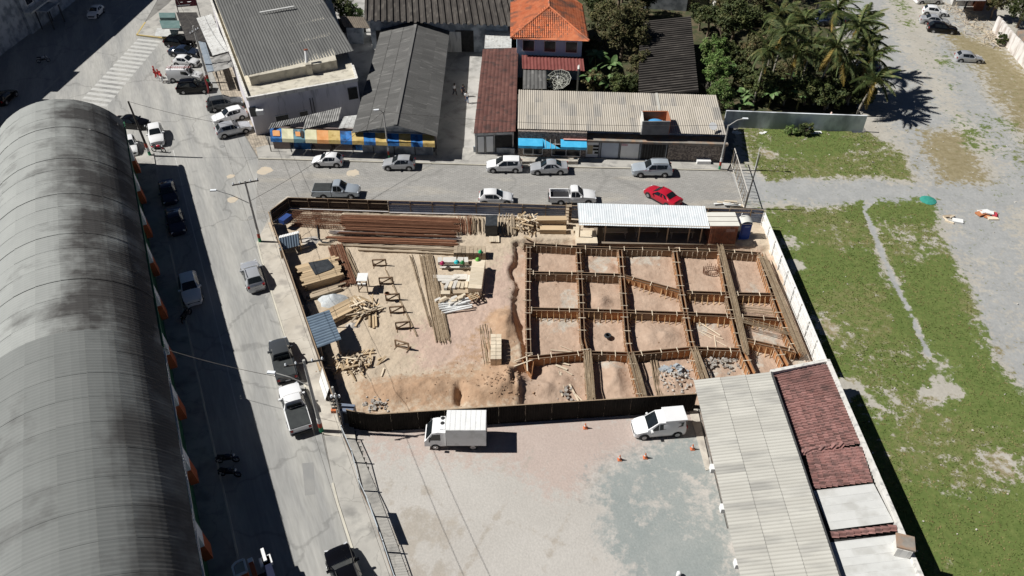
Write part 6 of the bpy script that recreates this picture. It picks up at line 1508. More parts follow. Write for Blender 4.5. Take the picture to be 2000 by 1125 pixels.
tree('dark olive shrub at the foot of the central palms', 1535, 165, 2.2, 1.8, 1.4, m_lfm, 29, 70, 50, .16)
tree('dense dark tree behind the corner building at the top edge', 668, 44, 2.6, 2.6, 2.0, m_lfd, 30, 90, 60, .18)
tree('green sunlit bush beside the black channel roof', 692, 46, 1.8, 1.7, 1.3, m_lfb, 31, 60, 50, .15)
tree('small dark green bush against the garden wall on the grass side', 1571, 263, .8, .9, .8, m_lfd, 32, 40, 40, .13)
tree('low green bush at the foot of the garden wall, centre', 1545, 263, .5, .9, .6, m_lfb, 33, 30, 40, .12)
tree('dark green bush against the white stained wall', 1955, 88, .9, 1.0, 1.0, m_lfd, 34, 40, 45, .14)
tree('dark tree behind the white stained wall at the top right', 1985, 55, 3.5, 2.4, 2.2, m_lfd, 35, 90, 55, .17)
tree('olive green tree beside the bare plastered building', 1935, 38, 3.2, 1.7, 2.0, m_lfm, 36, 70, 55, .16)
tree('dark tree at the very top right corner', 1990, 0, 6, 3.0, 3.0, m_lfd, 37, 90, 55, .19)
for i, (x, y) in enumerate([(1955, 18), (1972, 14), (1990, 26)]):
    p = P(x, y); tag(MB().tube((p.x, p.y, 0), (p.x + 1.2, p.y, 6), .1, .07, 7).build('thin_tree', m_palmt), ('leftmost', 'middle', 'rightmost')[i] + ' of the thin pale trunks behind the white stained wall', 'tree')
bare_tree('bare twiggy tree over the end of the long pale roof', 1378, 200, 3.0, 3, m_palmt)
bare_tree('bare branching tree at the top edge above the palms', 1510, 38, 6.5, 5, m_palmt)
bare_tree('thin bare tree in the upper garden clearing', 1408, 92, 3.2, 8)

# --- palms: each frond a part
def frond_mesh(L, seed, droop, m, wl=.5, n=22):
    r = random.Random(seed); b = MB(); pts = []
    for i in range(n + 1):
        t = i / n; pts.append(Vector((L * t * (1 - .12 * t), 0, L * (.42 * t - droop * t * t))))
    for i in range(n): b.tube(pts[i], pts[i + 1], .035 * (1 - i / n) + .008, .035 * (1 - (i + 1) / n) + .006, 4, cap=False)
    for i in range(1, n + 1):
        t = i / n; w = wl * (math.sin(math.pi * min(1, t * .85 + .12)) ** .6) * L * .36
        for s in (-1, 1):
            for k in range(2):
                p = pts[i - 1].lerp(pts[i], k * .5 + .25); tip = p + Vector((w * .55, s * w * r.uniform(.75, 1.05), -w * r.uniform(.35, .95)))
                d = Vector((.055, 0, 0)); b.quad(p - d, p + d, tip)
    return b.mesh('frond', m)
FR = [frond_mesh(3.4, 1, .62, m_palm), frond_mesh(3.1, 2, .75, m_palm), frond_mesh(3.6, 3, .5, m_palm), frond_mesh(2.9, 4, .95, m_palm)]
FY = frond_mesh(2.9, 5, 1.15, m_palmy)
def palm(label, px, py, h, lean=(0, 0), n=15, sc=1.0, seed=0, yellow=2):
    r = random.Random(seed); p = P(px, py); root = thing('palm_tree', label, 'palm', p, 0, None)
    top = Vector((lean[0], lean[1], h)); b = MB(); K = 8; prev = Vector((0, 0, -.1)); pr = .16
    for i in range(1, K + 1):
        t = i / K; q = Vector((lean[0] * t * t, lean[1] * t * t, h * t)); rr = .15 - .05 * t; b.tube(prev, q, pr, rr * .93, 8, cap=False); prev = q; pr = rr
    b.build('trunk', m_palmt, root, local=True)
    MB().tube(top, top + Vector((0, 0, .9)), .11, .05, 7).build('crown_shaft', mat('crown_shaft', (.10, .16, .05), (.14, .20, .07), 2, .5), root, local=True)
    for i in range(n):
        a = i * 2.399 + r.uniform(-.25, .25); el = r.uniform(-.75, .65) if i > 3 else r.uniform(.6, 1.1)
        s = sc * r.uniform(.85, 1.12); me = FY if i >= n - yellow else r.choice(FR)
        if i >= n - yellow: el = -.55
        inst('frond', me, root, Matrix.Translation(top + Vector((0, 0, .75))) @ Matrix.Rotation(a, 4, 'Z') @ Matrix.Rotation(-el, 4, 'Y') @ Matrix.Rotation(r.uniform(-.4, .4), 4, 'X') @ Matrix.Diagonal((s, s, s, 1)))
for i, (x, y, h, lx, ly, sc, yl, lb) in enumerate([
    (1470, 208, 7.2, .5, .2, 1.0, 3, 'palm with a pale sunlit trunk nearest the left end of the garden wall'),
    (1497, 190, 8.6, .6, .2, 1.05, 2, 'tall palm just right of the pale trunked one'),
    (1588, 205, 7.6, .9, .0, 1.05, 3, 'palm with a shaded trunk above the middle of the garden wall'),
    (1622, 185, 8.8, 1.2, .3, 1.15, 2, 'tallest palm reaching out toward the gravel lot'),
    (1655, 205, 6.2, 1.2, -.2, 1.05, 2, 'palm at the right end of the garden wall casting its shadow on the gravel'),
    (1540, 150, 7.5, .3, .0, 1.0, 2, 'palm in the middle of the garden group, behind the front ones'),
    (1595, 140, 8.4, .6, .2, 1.1, 2, 'rear palm whose crown stands before the parked cars'),
    (1645, 150, 7.0, 1.0, .2, 1.1, 3, 'palm beside the dark car with yellowing lower fronds'),
    (1500, 128, 7.0, .0, .2, .95, 2, 'rear left palm of the garden group'),
    (1672, 228, 4.6, 1.0, -.1, 1.05, 1, 'short palm hanging over the corner of the garden wall'),
    (1560, 180, 6.0, .2, .1, .95, 3, 'shorter palm in the centre with drooping yellow fronds'), (1530, 205, 6.6, .3, .1, 1.0, 2, 'palm between the tall left palm and the shaded trunk palm'),
    (1615, 212, 6.4, .8, .1, 1.0, 2, 'palm directly behind the right third of the garden wall'), (1640, 195, 7.6, 1.4, .2, 1.05, 2, 'palm leaning over the gravel between the tallest one and the corner')]):
    palm(lb, x, y, h, (lx, ly), 21, sc, i + 40, yl)
b = MB(); a, c = P(1590, 40), P(1606, 8); b.tube((a.x, a.y, 4.0), (a.x + 3.2, a.y + 4.5, 9.5), .17, .13, 8); b.tube((a.x, a.y, 0), (a.x, a.y, 4.05), .2, .17, 8); tag(b.build('leaning_trunk', m_palmt), 'bare grey leaning trunk before the cars at the top edge', 'tree')

# --- banana plants: large leaves as parts
def banana_leaf(L, seed):
    b = MB(); n = 6; pts = []; r = random.Random(seed)
    for i in range(n + 1):
        t = i / n; w = .36 * math.sin(math.pi * (t * .9 + .07)) ** .7; x = L * t * .85; z = L * (.62 * t - .75 * t * t)
        for s in (-1, -.02, 1): pts.append((x, w * s + r.uniform(-.03, .03), z + (.10 if s != -.02 else 0) * w))
    b.grid(pts, 3, n + 1); return b.mesh('leaf', m_ban)
BL = [banana_leaf(1.9, 1), banana_leaf(2.2, 2), banana_leaf(1.6, 3)]
def banana(label, px, py, h, n, seed, group=None, sc=1.0):
    r = random.Random(seed); root = thing('banana_plant', label, 'banana plant', P(px, py), 0, group)
    MB().tube((0, 0, 0), (.1, 0, h), .14, .07, 7).build('stem', mat('banana_stem', (.16, .17, .06), (.22, .20, .09), 2, .7), root, local=True)
    for i in range(n):
        s = sc * r.uniform(.8, 1.15); inst('leaf', r.choice(BL), root, Matrix.Translation((.1, 0, h - .1 + r.uniform(-.2, .15))) @ Matrix.Rotation(i * 2.399 + r.uniform(-.3, .3), 4, 'Z') @ Matrix.Rotation(r.uniform(-.75, .0), 4, 'Y') @ Matrix.Rotation(r.uniform(-.5, .5), 4, 'X') @ Matrix.Diagonal((s, s, s, 1)))
banana('broad banana plant right of the tiled house', 1190, 160, 2.6, 14, 1, None, 1.1)
banana('banana plant leaning from the red lean-to roof', 1160, 150, 3.0, 11, 2)
banana('banana plant behind the long pale roof near the white fin', 1150, 178, 1.8, 9, 3)
banana('banana plant at the left of the olive bush behind the long roof', 1180, 182, 1.6, 8, 4)
G = 'banana plants under the palms'
for i, (x, y) in enumerate([(1450, 205), (1500, 212), (1525, 205), (1555, 215), (1610, 215), (1630, 190), (1680, 190), (1545, 190), (1430, 170), (1510, 180), (1590, 185), (1690, 175), (1445, 222)]):
    banana('dark banana plant in the undergrowth above the garden wall', x, y, random.uniform(1.2, 2.4), 9, 50 + i, G, .9)
# dry brushwood heap at the top right
scr = thing('brushwood_heap', 'long heap of dry branches along the lot edge at the top right', 'brushwood', P(1905, 55))
b = MB()
for _ in range(230):
    t = random.random(); c = P(1850, 12).lerp(P(1958, 92), t) + Vector((random.gauss(0, 1.2), random.gauss(0, 1.2), random.uniform(.05, .5))); d = Vector((random.gauss(0, 1), random.gauss(0, 1), random.gauss(0, .25))).normalized() * random.uniform(.4, 1.4); b.tube(c - d, c + d, .04, .015, 4)
stuff(b.build('branches', m_tie, scr))
b = MB()
for _ in range(26):
    t = random.random(); c = P(1862, 20).lerp(P(1960, 100), t) + Vector((random.gauss(0, 1.2), random.gauss(0, 1), .1)); b.boxm(Matrix.Translation(c) @ Matrix.Rotation(random.uniform(0, 6), 4, 'Z') @ Matrix.Rotation(random.uniform(-.4, .4), 4, 'X'), random.uniform(.3, 1.2), random.uniform(.2, .6), .12)
stuff(b.build('rubble', m_rub, scr))
# denser undergrowth so that little soil shows
for i, (x, y, h, R, m_, lb) in enumerate([
    (1180, 95, 4.6, 2.6, m_lfm, 'olive tree against the right wall of the tiled house'), (1170, 60, 4.2, 2.2, m_lfd, 'dark tree beside the right slope of the clay roof'), (1235, 75, 4.2, 2.2, m_lfm, 'olive tree touching the upper left corner of the channel roofed shed'),
    (1240, 125, 3.6, 2.0, m_lfm, 'olive brown bush along the left side of the channel roofed shed'), (1205, 180, 1.4, 1.8, m_lfd, 'dark low bush behind the long pale roof, centre'), (1240, 182, 1.2, 1.4, m_lfd, 'dark low bush behind the long pale roof beside the shed'),
    (1380, 75, 3.4, 1.9, m_lfd, 'dark bush beside the upper right corner of the channel roofed shed'), (1460, 85, 3.8, 2.2, m_lfd, 'dark tree left of the rear palms'), (1505, 100, 3.6, 2.2, m_lfd, 'dark tree behind the rear left palm'),
    (1550, 95, 3.8, 2.3, m_lfd, 'dark tree in the rear middle of the palm garden'), (1588, 125, 2.2, 2.0, m_lfd, 'dark tree in front of the cars behind the palms'), (1540, 130, 2.6, 2.0, m_lfd, 'dark shrub between the central palms'),
    (1610, 160, 3.0, 2.2, m_lfd, 'dark shrub tree under the rightmost palms'), (1612, 140, 2.2, 1.7, m_lfd, 'dark shrub left of the dark van like car'), (1520, 205, 2.2, 1.8, m_lfd, 'dark shrub behind the middle of the garden wall'),
    (1610, 215, 2.4, 2.0, m_lfd, 'dark shrub behind the right third of the garden wall'), (1450, 180, 2.2, 1.8, m_lfd, 'dark shrub behind the bright shrub tree'), (1350, 15, 3.0, 2.2, m_lfd, 'dark tree above the white side wall'), (1430, 5, 6.5, 3.0, m_lfd, 'dark tree at the top edge centre right'),
    (1500, 0, 6.0, 3.0, m_lfd, 'dark tree at the top edge above the bare branching tree'), (1552, 80, 3.2, 2.0, m_lfd, 'dark tree left of the white hatchback behind the trunk'), (1680, 215, 2.0, 1.4, m_lfd, 'dark shrub at the corner of the garden wall return'),
    (1310, 5, 4, 2.4, m_lfd, 'dark tree against the shaded white house')]):
    tree(lb, x, y, h, R, R * .85, m_, 100 + i, 70, 50, .18)
for i, (x, y, h, R, m_, lb) in enumerate([(1215, 5, 4.5, 2.4, m_lfd, 'dark tree right of the clay roof at the top edge'), (1150, 120, 2.2, 1.6, m_lfm, 'olive bush by the shaded side of the tiled house'), (1262, 30, 3.5, 2.0, m_lfd, 'dark tree over the upper end of the channel roofed shed'),
    (1365, 60, 3.0, 1.7, m_lfd, 'dark narrow tree by the top right end of the channel roofed shed'), (1415, 130, 2.4, 1.7, m_lfd, 'dark bush right of the bright green trees'), (1410, 60, 3.8, 2.2, m_lfm, 'olive tree in the upper garden left of the dark round one')]):
    tree(lb, x, y, h, R, R * .85, m_, 140 + i, 70, 50, .18)
# ================================================================== VEHICLES
def paint(name, c, metal=0.0, rough=.16):
    return mat(name, c, tuple(min(1, v * 1.04) for v in c), .6, rough, metal=metal, coat=.25, spec=.4)
pt = {'white': paint('white_car_paint', (.76, .76, .76)), 'silver': paint('silver_car_paint', (.47, .48, .50), .35), 'pale_blue_silver': paint('blue_silver_car_paint', (.46, .51, .56), .35),
      'grey': paint('dark_grey_car_paint', (.065, .07, .075), .2), 'black': mat('black_car_paint', (.004, .004, .005), None, .6, .10, spec=.35), 'navy': paint('navy_car_paint', (.022, .026, .05)),
      'red': paint('red_car_paint', (.42, .012, .03)), 'darkblue': paint('dark_blue_car_paint', (.02, .03, .055))}
m_glass = mat('car_glass', (.010, .013, .016), (.016, .02, .022), 1, .06, spec=.6)
m_tyre = mat('tyre_rubber', (.018, .018, .018), (.03, .03, .03), 4, .85)
m_rim = mat('wheel_rim', (.35, .35, .36), (.42, .42, .43), 2, .35, metal=.6)
m_trim = mat('dark_trim', (.022, .022, .024), (.03, .03, .032), 2, .6)
m_head = mat('headlamp', (.55, .57, .60), (.65, .66, .68), 3, .1, spec=.6); m_tail = mat('tail_lamp', (.28, .012, .012), (.34, .02, .02), 3, .2)
m_plate = mat('number_plate', (.55, .55, .55), (.62, .62, .62), 5, .5)
me_wheel = MB().lathe([(.22, -.10), (.31, -.10), (.33, -.07), (.33, .07), (.31, .10), (.22, .10)], (0, 0, 0), 18, 'Y').mesh('wheel', m_tyre, 40)
me_rim = MB().lathe([(.215, .0), (.20, .03), (.06, .035), (.05, .06), (.02, .06)], (0, .075, 0), 14, 'Y').mesh('rim', m_rim, 40)
TYPES = {  # L, W, H, tr0, tr1, tf1, tf0, deck, hood0, hood1, ground clearance, wheel x (rear, front)
    'hatch': (3.9, 1.70, 1.50, .035, .15, .50, .70, .98, .98, .80, .17, (.17, .82)), 'small': (3.7, 1.66, 1.44, .04, .18, .52, .71, .95, .95, .78, .16, (.17, .82)),
    'sedan': (4.55, 1.76, 1.46, .17, .33, .56, .73, 1.03, .96, .80, .16, (.21, .81)), 'suv': (4.45, 1.82, 1.62, .03, .15, .50, .68, 1.08, 1.08, .94, .2, (.19, .80)),
    'bigsuv': (4.8, 1.88, 1.74, .025, .12, .53, .69, 1.12, 1.14, 1.0, .22, (.2, .80)), 'mpv': (4.35, 1.74, 1.66, .03, .09, .52, .74, 1.04, 1.02, .86, .17, (.19, .81)),
    'pickup': (5.3, 1.86, 1.78, .43, .455, .60, .72, 1.08, 1.12, 1.0, .25, (.24, .83)), 'van': (4.3, 1.76, 1.85, .02, .05, .56, .76, 1.3, 1.06, .88, .18, (.18, .82)),
    'cargo': (4.75, 1.82, 1.92, .01, .03, .62, .77, 1.4, 1.10, .92, .18, (.18, .83))}
def body_tables(tp):
    L, W, H, tr0, tr1, tf1, tf0, dk, h0, h1, gc, wx = TYPES[tp]; w = W / 2
    # t, width factor, belt z, top z, top half width factor
    T = [(0, .80, .50, .60, .72), (.012, .90, dk - .22, dk - .12, .82), (.03, .955, dk - .08, dk - .01, .86)]
    if tp == 'pickup':
        T = [(tr0 - .012, .97, dk - .10, dk - .02, .88), (tr0, 1, dk - .06, dk + .02, .88)]
    else:
        if tr0 > .1: T += [(tr0 * .55, .99, dk - .07, dk, .88)]
        T += [(max(tr0, .034), .975, dk - .06, dk + .03, .86)]
    roofw = .70 if tp not in ('van', 'cargo') else .80
    T += [(tr1, 1, dk - .03, H - .05, roofw), ((tr1 + tf1) / 2, 1, dk - .05, H, roofw + .01), (tf1, 1, h0 - .07, H - .035, roofw), (tf0, .985, h0 - .06, h0 + .01, .86),
          ((tf0 + .94) / 2, .97, h1 + (h0 - h1) * .5 - .06, h1 + (h0 - h1) * .45 + .01, .84), (.94, .93, h1 - .09, h1 - .02, .78), (.982, .85, h1 - .22, h1 - .13, .70), (1.0, .74, .45, .52, .62)]
    return T
def interp(T, t):
    for a, b in zip(T[:-1], T[1:]):
        if a[0] <= t <= b[0]:
            k = (t - a[0]) / (b[0] - a[0] + 1e-9); return [a[i] + (b[i] - a[i]) * k for i in range(5)]
    return list(T[-1] if t > T[-1][0] else T[0])
_cars = {}
def car_meshes(tp):
    if tp in _cars: return _cars[tp]
    L, W, H, tr0, tr1, tf1, tf0, dk, h0, h1, gc, wx = TYPES[tp]; w = W / 2; T = body_tables(tp); X = lambda t: (t - .5) * L
    out = []                                                   # (name, mesh, is_paint)
    b = MB(); rings = []
    for t, wf, zb, zt, tw in T:
        hw = w * wf; r = []
        half = [(hw * .90, gc), (hw * .985, gc + .14), (hw, .58), (hw * .985, zb), (w * tw * (wf if zt < dk + .2 else 1), max(zb + .01, zt - .035)), (w * tw * .72 * (wf if zt < dk + .2 else 1), zt), (0, zt + .018)]
        ring = [(X(t), y, z) for y, z in half] + [(X(t), -y, z) for y, z in half[-2::-1]]; rings.append(ring)
    n = len(rings[0]); v = [p for r in rings for p in r]; f = []
    for k in range(len(rings) - 1):
        for i in range(n - 1): f.append((k * n + i, k * n + i + 1, (k + 1) * n + i + 1, (k + 1) * n + i))
        f.append((k * n + n - 1, k * n, (k + 1) * n, (k + 1) * n + n - 1))
    f.append(tuple(range(n))); f.append(tuple(range((len(rings) - 1) * n, len(rings) * n))[::-1])
    b._add(v, f); 
    bm = bmesh.new(); me = b.mesh('body'); bm.from_mesh(me); bmesh.ops.recalc_face_normals(bm, faces=bm.faces); bm.to_mesh(me); bm.free()
    me.polygons.foreach_set("use_smooth", [True] * len(me.polygons)); me.set_sharp_from_angle(angle=rad(34)); out.append(('body', me, 1, None))
    def side(t, q, s, off=.014):
        _, wf, zb, zt, tw = interp(T, t); hw = w * wf; y0, z0 = hw * .985, zb; y1, z1 = w * tw * (wf if zt < dk + .2 else 1), max(zb + .01, zt - .035)
        return Vector((X(t), s * (y0 + (y1 - y0) * q + off), z0 + (z1 - z0) * q + off * .5))
    def top(t, yf, off=.016):
        _, wf, zb, zt, tw = interp(T, t); hw = w * tw * (wf if zt < dk + .2 else 1); a = abs(yf)
        z = zt + .018 * (1 - a / .72) if a <= .72 else zt - .035 * (a - .72) / .28
        return Vector((X(t), hw * yf, z + off))
    def strip(t0, t1, y, offx, nm):
        g = MB(); N = 5; pts = [top(t, y * (-1 + 2 * i / N)) + Vector((offx, 0, 0)) for t in (t0, (t0 + t1) / 2, t1) for i in range(N + 1)]
        g.grid(pts, N + 1, 3) if offx > 0 else g.grid(pts[::-1], N + 1, 3); return (nm, g.mesh(nm, m_glass, 60), 0, None)
    out.append(strip(tf0 - .012, tf1 + .012, .90, .012, 'windshield'))
    if tp not in ('pickup', 'cargo'):
        a0 = max(tr0, .034); out.append(strip(a0 + (tr1 - a0) * .12, tr1 - (tr1 - a0) * .06, .88, -.012, 'rear_window'))
    if tp == 'pickup':
        g = MB(); g.box((X(tr0) - .012 - .06, 0, H - .40), (.03, W * .66, .34)); out.append(('rear_window', g.mesh('rear_window', m_glass), 0, None))
    tm = {'pickup': .545, 'sedan': .46, 'cargo': .60, 'van': .55}.get(tp, .42)
    for s in (-1, 1):
        g = MB(); A = [side(tm + .008, .08, s), side(tf0 - .05, .08, s), side(tf1 + .005, .86, s), side(tm + .008, .86, s)]; g.quad(*(A if s < 0 else A[::-1])); 
        if tp == 'cargo': g = MB(); A = [side(tf1 - .16, .08, s), side(tf0 - .05, .08, s), side(tf1 + .005, .72, s), side(tf1 - .16, .72, s)]; g.quad(*(A if s < 0 else A[::-1]))
        out.append(('side_window', g.mesh('side_window', m_glass), 0, None))
        if tp in ('cargo',): continue
        g = MB(); e0 = max(tr0, .034)
        if tp == 'pickup': A = [side(tr1 + .004, .1, s), side(tm - .006, .08, s), side(tm - .006, .86, s), side(tr1 + .008, .86, s)]
        elif tp == 'sedan': A = [side(e0 + .06, .12, s), side(tm - .006, .08, s), side(tm - .006, .86, s), side(tr1 - .0, .84, s)]
        else: A = [side(tr1 + .05, .14, s), side(tm - .006, .08, s), side(tm - .006, .86, s), side(tr1 + .03, .84, s)]
        g.quad(*(A if s < 0 else A[::-1])); out.append(('side_window', g.mesh('side_window', m_glass), 0, None))
    for s in (-1, 1):
        y = w * .66; g = MB(); g.boxm(Matrix.Translation((X(.978), s * y, h1 - .22)) @ Matrix.Rotation(-s * .35, 4, 'Z'), .10, w * .38, .15); out.append(('headlight', g.mesh('headlight', m_head), 0, None))
        g = MB(); g.box((X(.012) if tp != 'pickup' else X(.004), s * w * .80, dk - .22), (.09, w * .24, .26)); out.append(('taillight', g.mesh('taillight', m_tail), 0, None))
        g = MB(); g.box((X(tf0) - .30, s * (w + .03), h0 - .0), (.15, .30, .15)); out.append(('mirror', g.mesh('mirror'), 1, None))
        g = MB(); g.box((X((wx[0] + wx[1]) / 2), s * w * .955, gc + .06), ((wx[1] - wx[0]) * L - .7, .05, .14)); out.append(('sill', g.mesh('sill', m_trim), 0, None))
        for k in (0, 1):
            g = MB(); pts = []; R = .43
            for i in range(9):
                a = math.pi * i / 8; pts.append((X(wx[k]) + R * math.cos(a), s * (w * 1.004), .31 + R * math.sin(a)))
            g.quad(*pts); g.quad(*[(p[0], s * (w * .95), p[2]) for p in pts][::-1])
            for p, q in zip(pts[:-1], pts[1:]): g.quad(p, q, (q[0], s * w * .95, q[2]), (p[0], s * w * .95, p[2]))
            out.append(('wheel_arch', g.mesh('wheel_arch', m_trim), 0, None))
        for q in (.38, .62) if tp != 'pickup' else (.52,):
            pass
    g = MB(); g.box((X(.992), 0, .48), (.07, W * .62, .20)); out.append(('grille', g.mesh('grille', m_trim), 0, None))
    g = MB(); g.box((X(.002) - .01, 0, .55 if tp != 'pickup' else .62), (.03, .42, .13)); out.append(('number_plate', g.mesh('number_plate', m_plate), 0, None))
    if tp == 'pickup':
        g = MB(); z0, z1 = gc + .12, dk - .02
        for s in (-1, 1): g.box((X((tr0 - .02) / 2), s * (w * .93), (z0 + z1) / 2), ((tr0 - .02) * L, .12, z1 - z0))
        g.box((X(.010), 0, (z0 + z1) / 2), (.10, W * .86, z1 - z0)); out.append(('bed_side', g.mesh('bed_side'), 1, None))
        g = MB(); g.box((X(tr0 / 2), 0, .68), (tr0 * L - .16, W * .86, .05)); out.append(('bed_floor', g.mesh('bed_floor', m_trim), 0, None))
        g = MB(); g.box((X(0) - .06, 0, .48), (.14, W * .92, .16)); out.append(('rear_bumper', g.mesh('rear_bumper', m_trim), 0, None))
    _cars[tp] = out; return out
m_cover = mat('bed_cover_vinyl', (.03, .033, .034), (.045, .05, .05), 2, .6)
def car(label, tp, col, px, py, heading, cat='car', group=None, rails=False, cover=None, sc=1.0, z=0.0, name=None):
    """px,py: photo pixel of the middle of the footprint; heading: degrees, 0 = nose to the right, 90 = away"""
    L, W, H, tr0, tr1, tf1, tf0, dk, h0, h1, gc, wx = TYPES[tp]
    p = P(px, py, z); root = thing(name or {'pickup': 'pickup_truck', 'sedan': 'sedan_car', 'van': 'van', 'cargo': 'van'}.get(tp, 'parked_car'), label, cat, p, rad(heading), group)
    root.scale = (sc, sc, sc)
    for nm, me, pnt, _ in car_meshes(tp):
        inst(nm, me, root, None, pt[col] if pnt else None)
    for k in (0, 1):
        for s in (-1, 1):
            wh = inst('wheel', me_wheel, root, Matrix.Translation(((wx[k] - .5) * L, s * (W / 2 - .06), .33)) @ Matrix.Rotation(0 if s > 0 else math.pi, 4, 'Z'))
            o = bpy.data.objects.new('rim', me_rim); o.parent = wh; COL.objects.link(o)
    if rails:
        for s in (-1, 1): MB().beam(((tr1 + .03 - .5) * L, s * W * .325, H + .035), ((tf1 - .02 - .5) * L, s * W * .325, H + .03), .05, .05).build('roof_rail', m_rim if col != 'black' else m_trim, root, local=True)
    if cover: MB().box(((tr0 / 2 - .5) * L, 0, dk + .015), (tr0 * L - .10, W * .88, .05)).build('bed_cover', m_cover, root, local=True)
    return root
def heading(nose, tail):
    A, B = P(*nose), P(*tail); return math.degrees(math.atan2(A.y - B.y, A.x - B.x))
def car2(label, tp, col, nose, tail, **k):
    return car(label, tp, col, (nose[0] + tail[0]) / 2, (nose[1] + tail[1]) / 2, heading(nose, tail), **k)
# side street, far row (noses to the left)
car('small white hatchback parked before the striped awning', 'small', 'white', 641, 321, 180)
car('silver hatchback parked right of the lamp post', 'hatch', 'silver', 780, 327, 180)
car('white people carrier parked left of the silver sedan', 'mpv', 'white', 985, 331, 180)
car('silver sedan parked under the blue awning', 'sedan', 'silver', 1072, 335, 181)
car('pale blue silver sport utility parked before the dark gate', 'bigsuv', 'pale_blue_silver', 1272, 339, 180, rails=True)
# near row behind the hoarding
car('pale blue silver pickup with a black bed cover behind the brown hoarding', 'pickup', 'pale_blue_silver', 659, 381, 0, 'pickup', cover=True)
car('white hatchback behind the blue grey hoarding', 'hatch', 'white', 969, 394, 0)
car('white pickup with an open bed behind the blue grey hoarding', 'pickup', 'white', 1118, 392, 0, 'pickup')
car2('red sedan parked askew behind the white roofed shed', 'sedan', 'red', (1262, 374), (1324, 408))
# street beside the site
car2('silver sport utility with roof rails driving up the street', 'suv', 'silver', (486, 516), (506, 577), rails=True)
car2('dark grey pickup with a black bed cover parked by the kerb', 'pickup', 'grey', (544, 668), (566, 756), cat='pickup', cover=True)
car2('white pickup with a black bed cover near the street pole', 'pickup', 'white', (567, 766), (590, 845), cat='pickup', cover=True)
car2('large black sport utility at the bottom edge of the street', 'bigsuv', 'black', (660, 1083), (700, 1190), rails=True, sc=1.04)
car2('white sport utility parked in the shadow of the hall', 'suv', 'white', (383, 606), (367, 540))
car2('dark navy sedan in the hall shadow, upper of the two', 'sedan', 'navy', (337, 410), (325, 356), sc=.97)
car2('dark navy sedan in the hall shadow, lower of the two', 'sedan', 'navy', (353, 470), (338, 410), sc=.97)
car2('white sport utility parked at the corner beside the red motorcycle', 'suv', 'white', (312, 299), (303, 245))
car2('black sedan half hidden by the hall roof end', 'sedan', 'black', (288, 249), (232, 244))
car2('white car mostly hidden beside the hall eave', 'hatch', 'white', (262, 318), (250, 268))
# cars at the corner building
car2('black car at the top end of the row by the black awning', 'suv', 'black', (384, 92), (322, 88))
car2('dark blue grey sedan second in the row by the black awning', 'sedan', 'darkblue', (394, 110), (330, 106))
car2('white small car third in the row by the black awning', 'small', 'white', (396, 129), (336, 125))
vn = car2('white cargo van with a red ladder on its roof', 'cargo', 'white', (406, 156), (322, 156), cat='van')
car2('black sport utility parked beside the red flag', 'bigsuv', 'black', (422, 176), (342, 180), rails=True, sc=.98)
car2('dark grey sport utility parked against the corner building', 'bigsuv', 'grey', (478, 205), (404, 216), sc=.98)
car2('white car parked nose out beside the corner building', 'suv', 'white', (418, 243), (482, 226))
car2('silver car nearest the camera beside the corner building', 'suv', 'silver', (492, 252), (424, 268))
car2('small white car driving in the deep shade of the avenue', 'small', 'white', (172, 46), (206, 14))
car2('black car in the deep shade at the left edge', 'hatch', 'black', (34, 178), (-8, 215))
# gravel lot
car2('black car at the very top edge of the gravel lot', 'hatch', 'black', (1650, -2), (1592, -2))
car2('white hatchback at the top of the lot behind the leaning trunk', 'hatch', 'white', (1582, 30), (1634, 30))
car2('dark blue sport utility behind the tall palm', 'suv', 'darkblue', (1590, 48), (1648, 48))
car2('dark van like car beside the palms in the gravel lot', 'mpv', 'navy', (1650, 138), (1714, 138))
car2('white sport utility cut by the top edge of the picture', 'suv', 'white', (1842, 6), (1780, 6))
car2('white hatchback second in the row at the top right', 'hatch', 'white', (1854, 32), (1794, 26))
car2('silver sedan third in the row at the top right', 'sedan', 'silver', (1854, 50), (1792, 44))
car2('black car nearest in the row at the top right', 'suv', 'black', (1870, 66), (1806, 60))
car2('small silver hatchback alone on the gravel near the dry grass', 'hatch', 'silver', (1920, 122), (1860, 118))
# small white van in the car park
v2 = car2('white small van with a raised roof in the car park', 'van', 'white', (1233, 845), (1336, 836), cat='van')
MB().boxm(Matrix.Translation((-1.15, 0, 1.93)), 1.8, 1.5, .14).build('raised_roof', pt['white'], v2, local=True)
# ladder on the cargo van
b = MB()
for s in (-.22, .22): b.beam((-2.2, s - .2, 2.06), (1.2, s - .2, 2.06), .05, .06)
b.build('ladder_rail', mat('ladder_red', (.36, .05, .04), (.42, .08, .06), 2, .5), vn, local=True)
for i in range(11): MB().beam((-2.1 + i * .32, -.42, 2.06), (-2.1 + i * .32, .02, 2.06), .04, .04).build('ladder_rung', m_white, vn, local=True)
for x in (-1.7, .3): MB().beam((x, -.75, 2.0), (x, .75, 2.0), .06, .06).build('roof_rack', m_trim, vn, local=True)
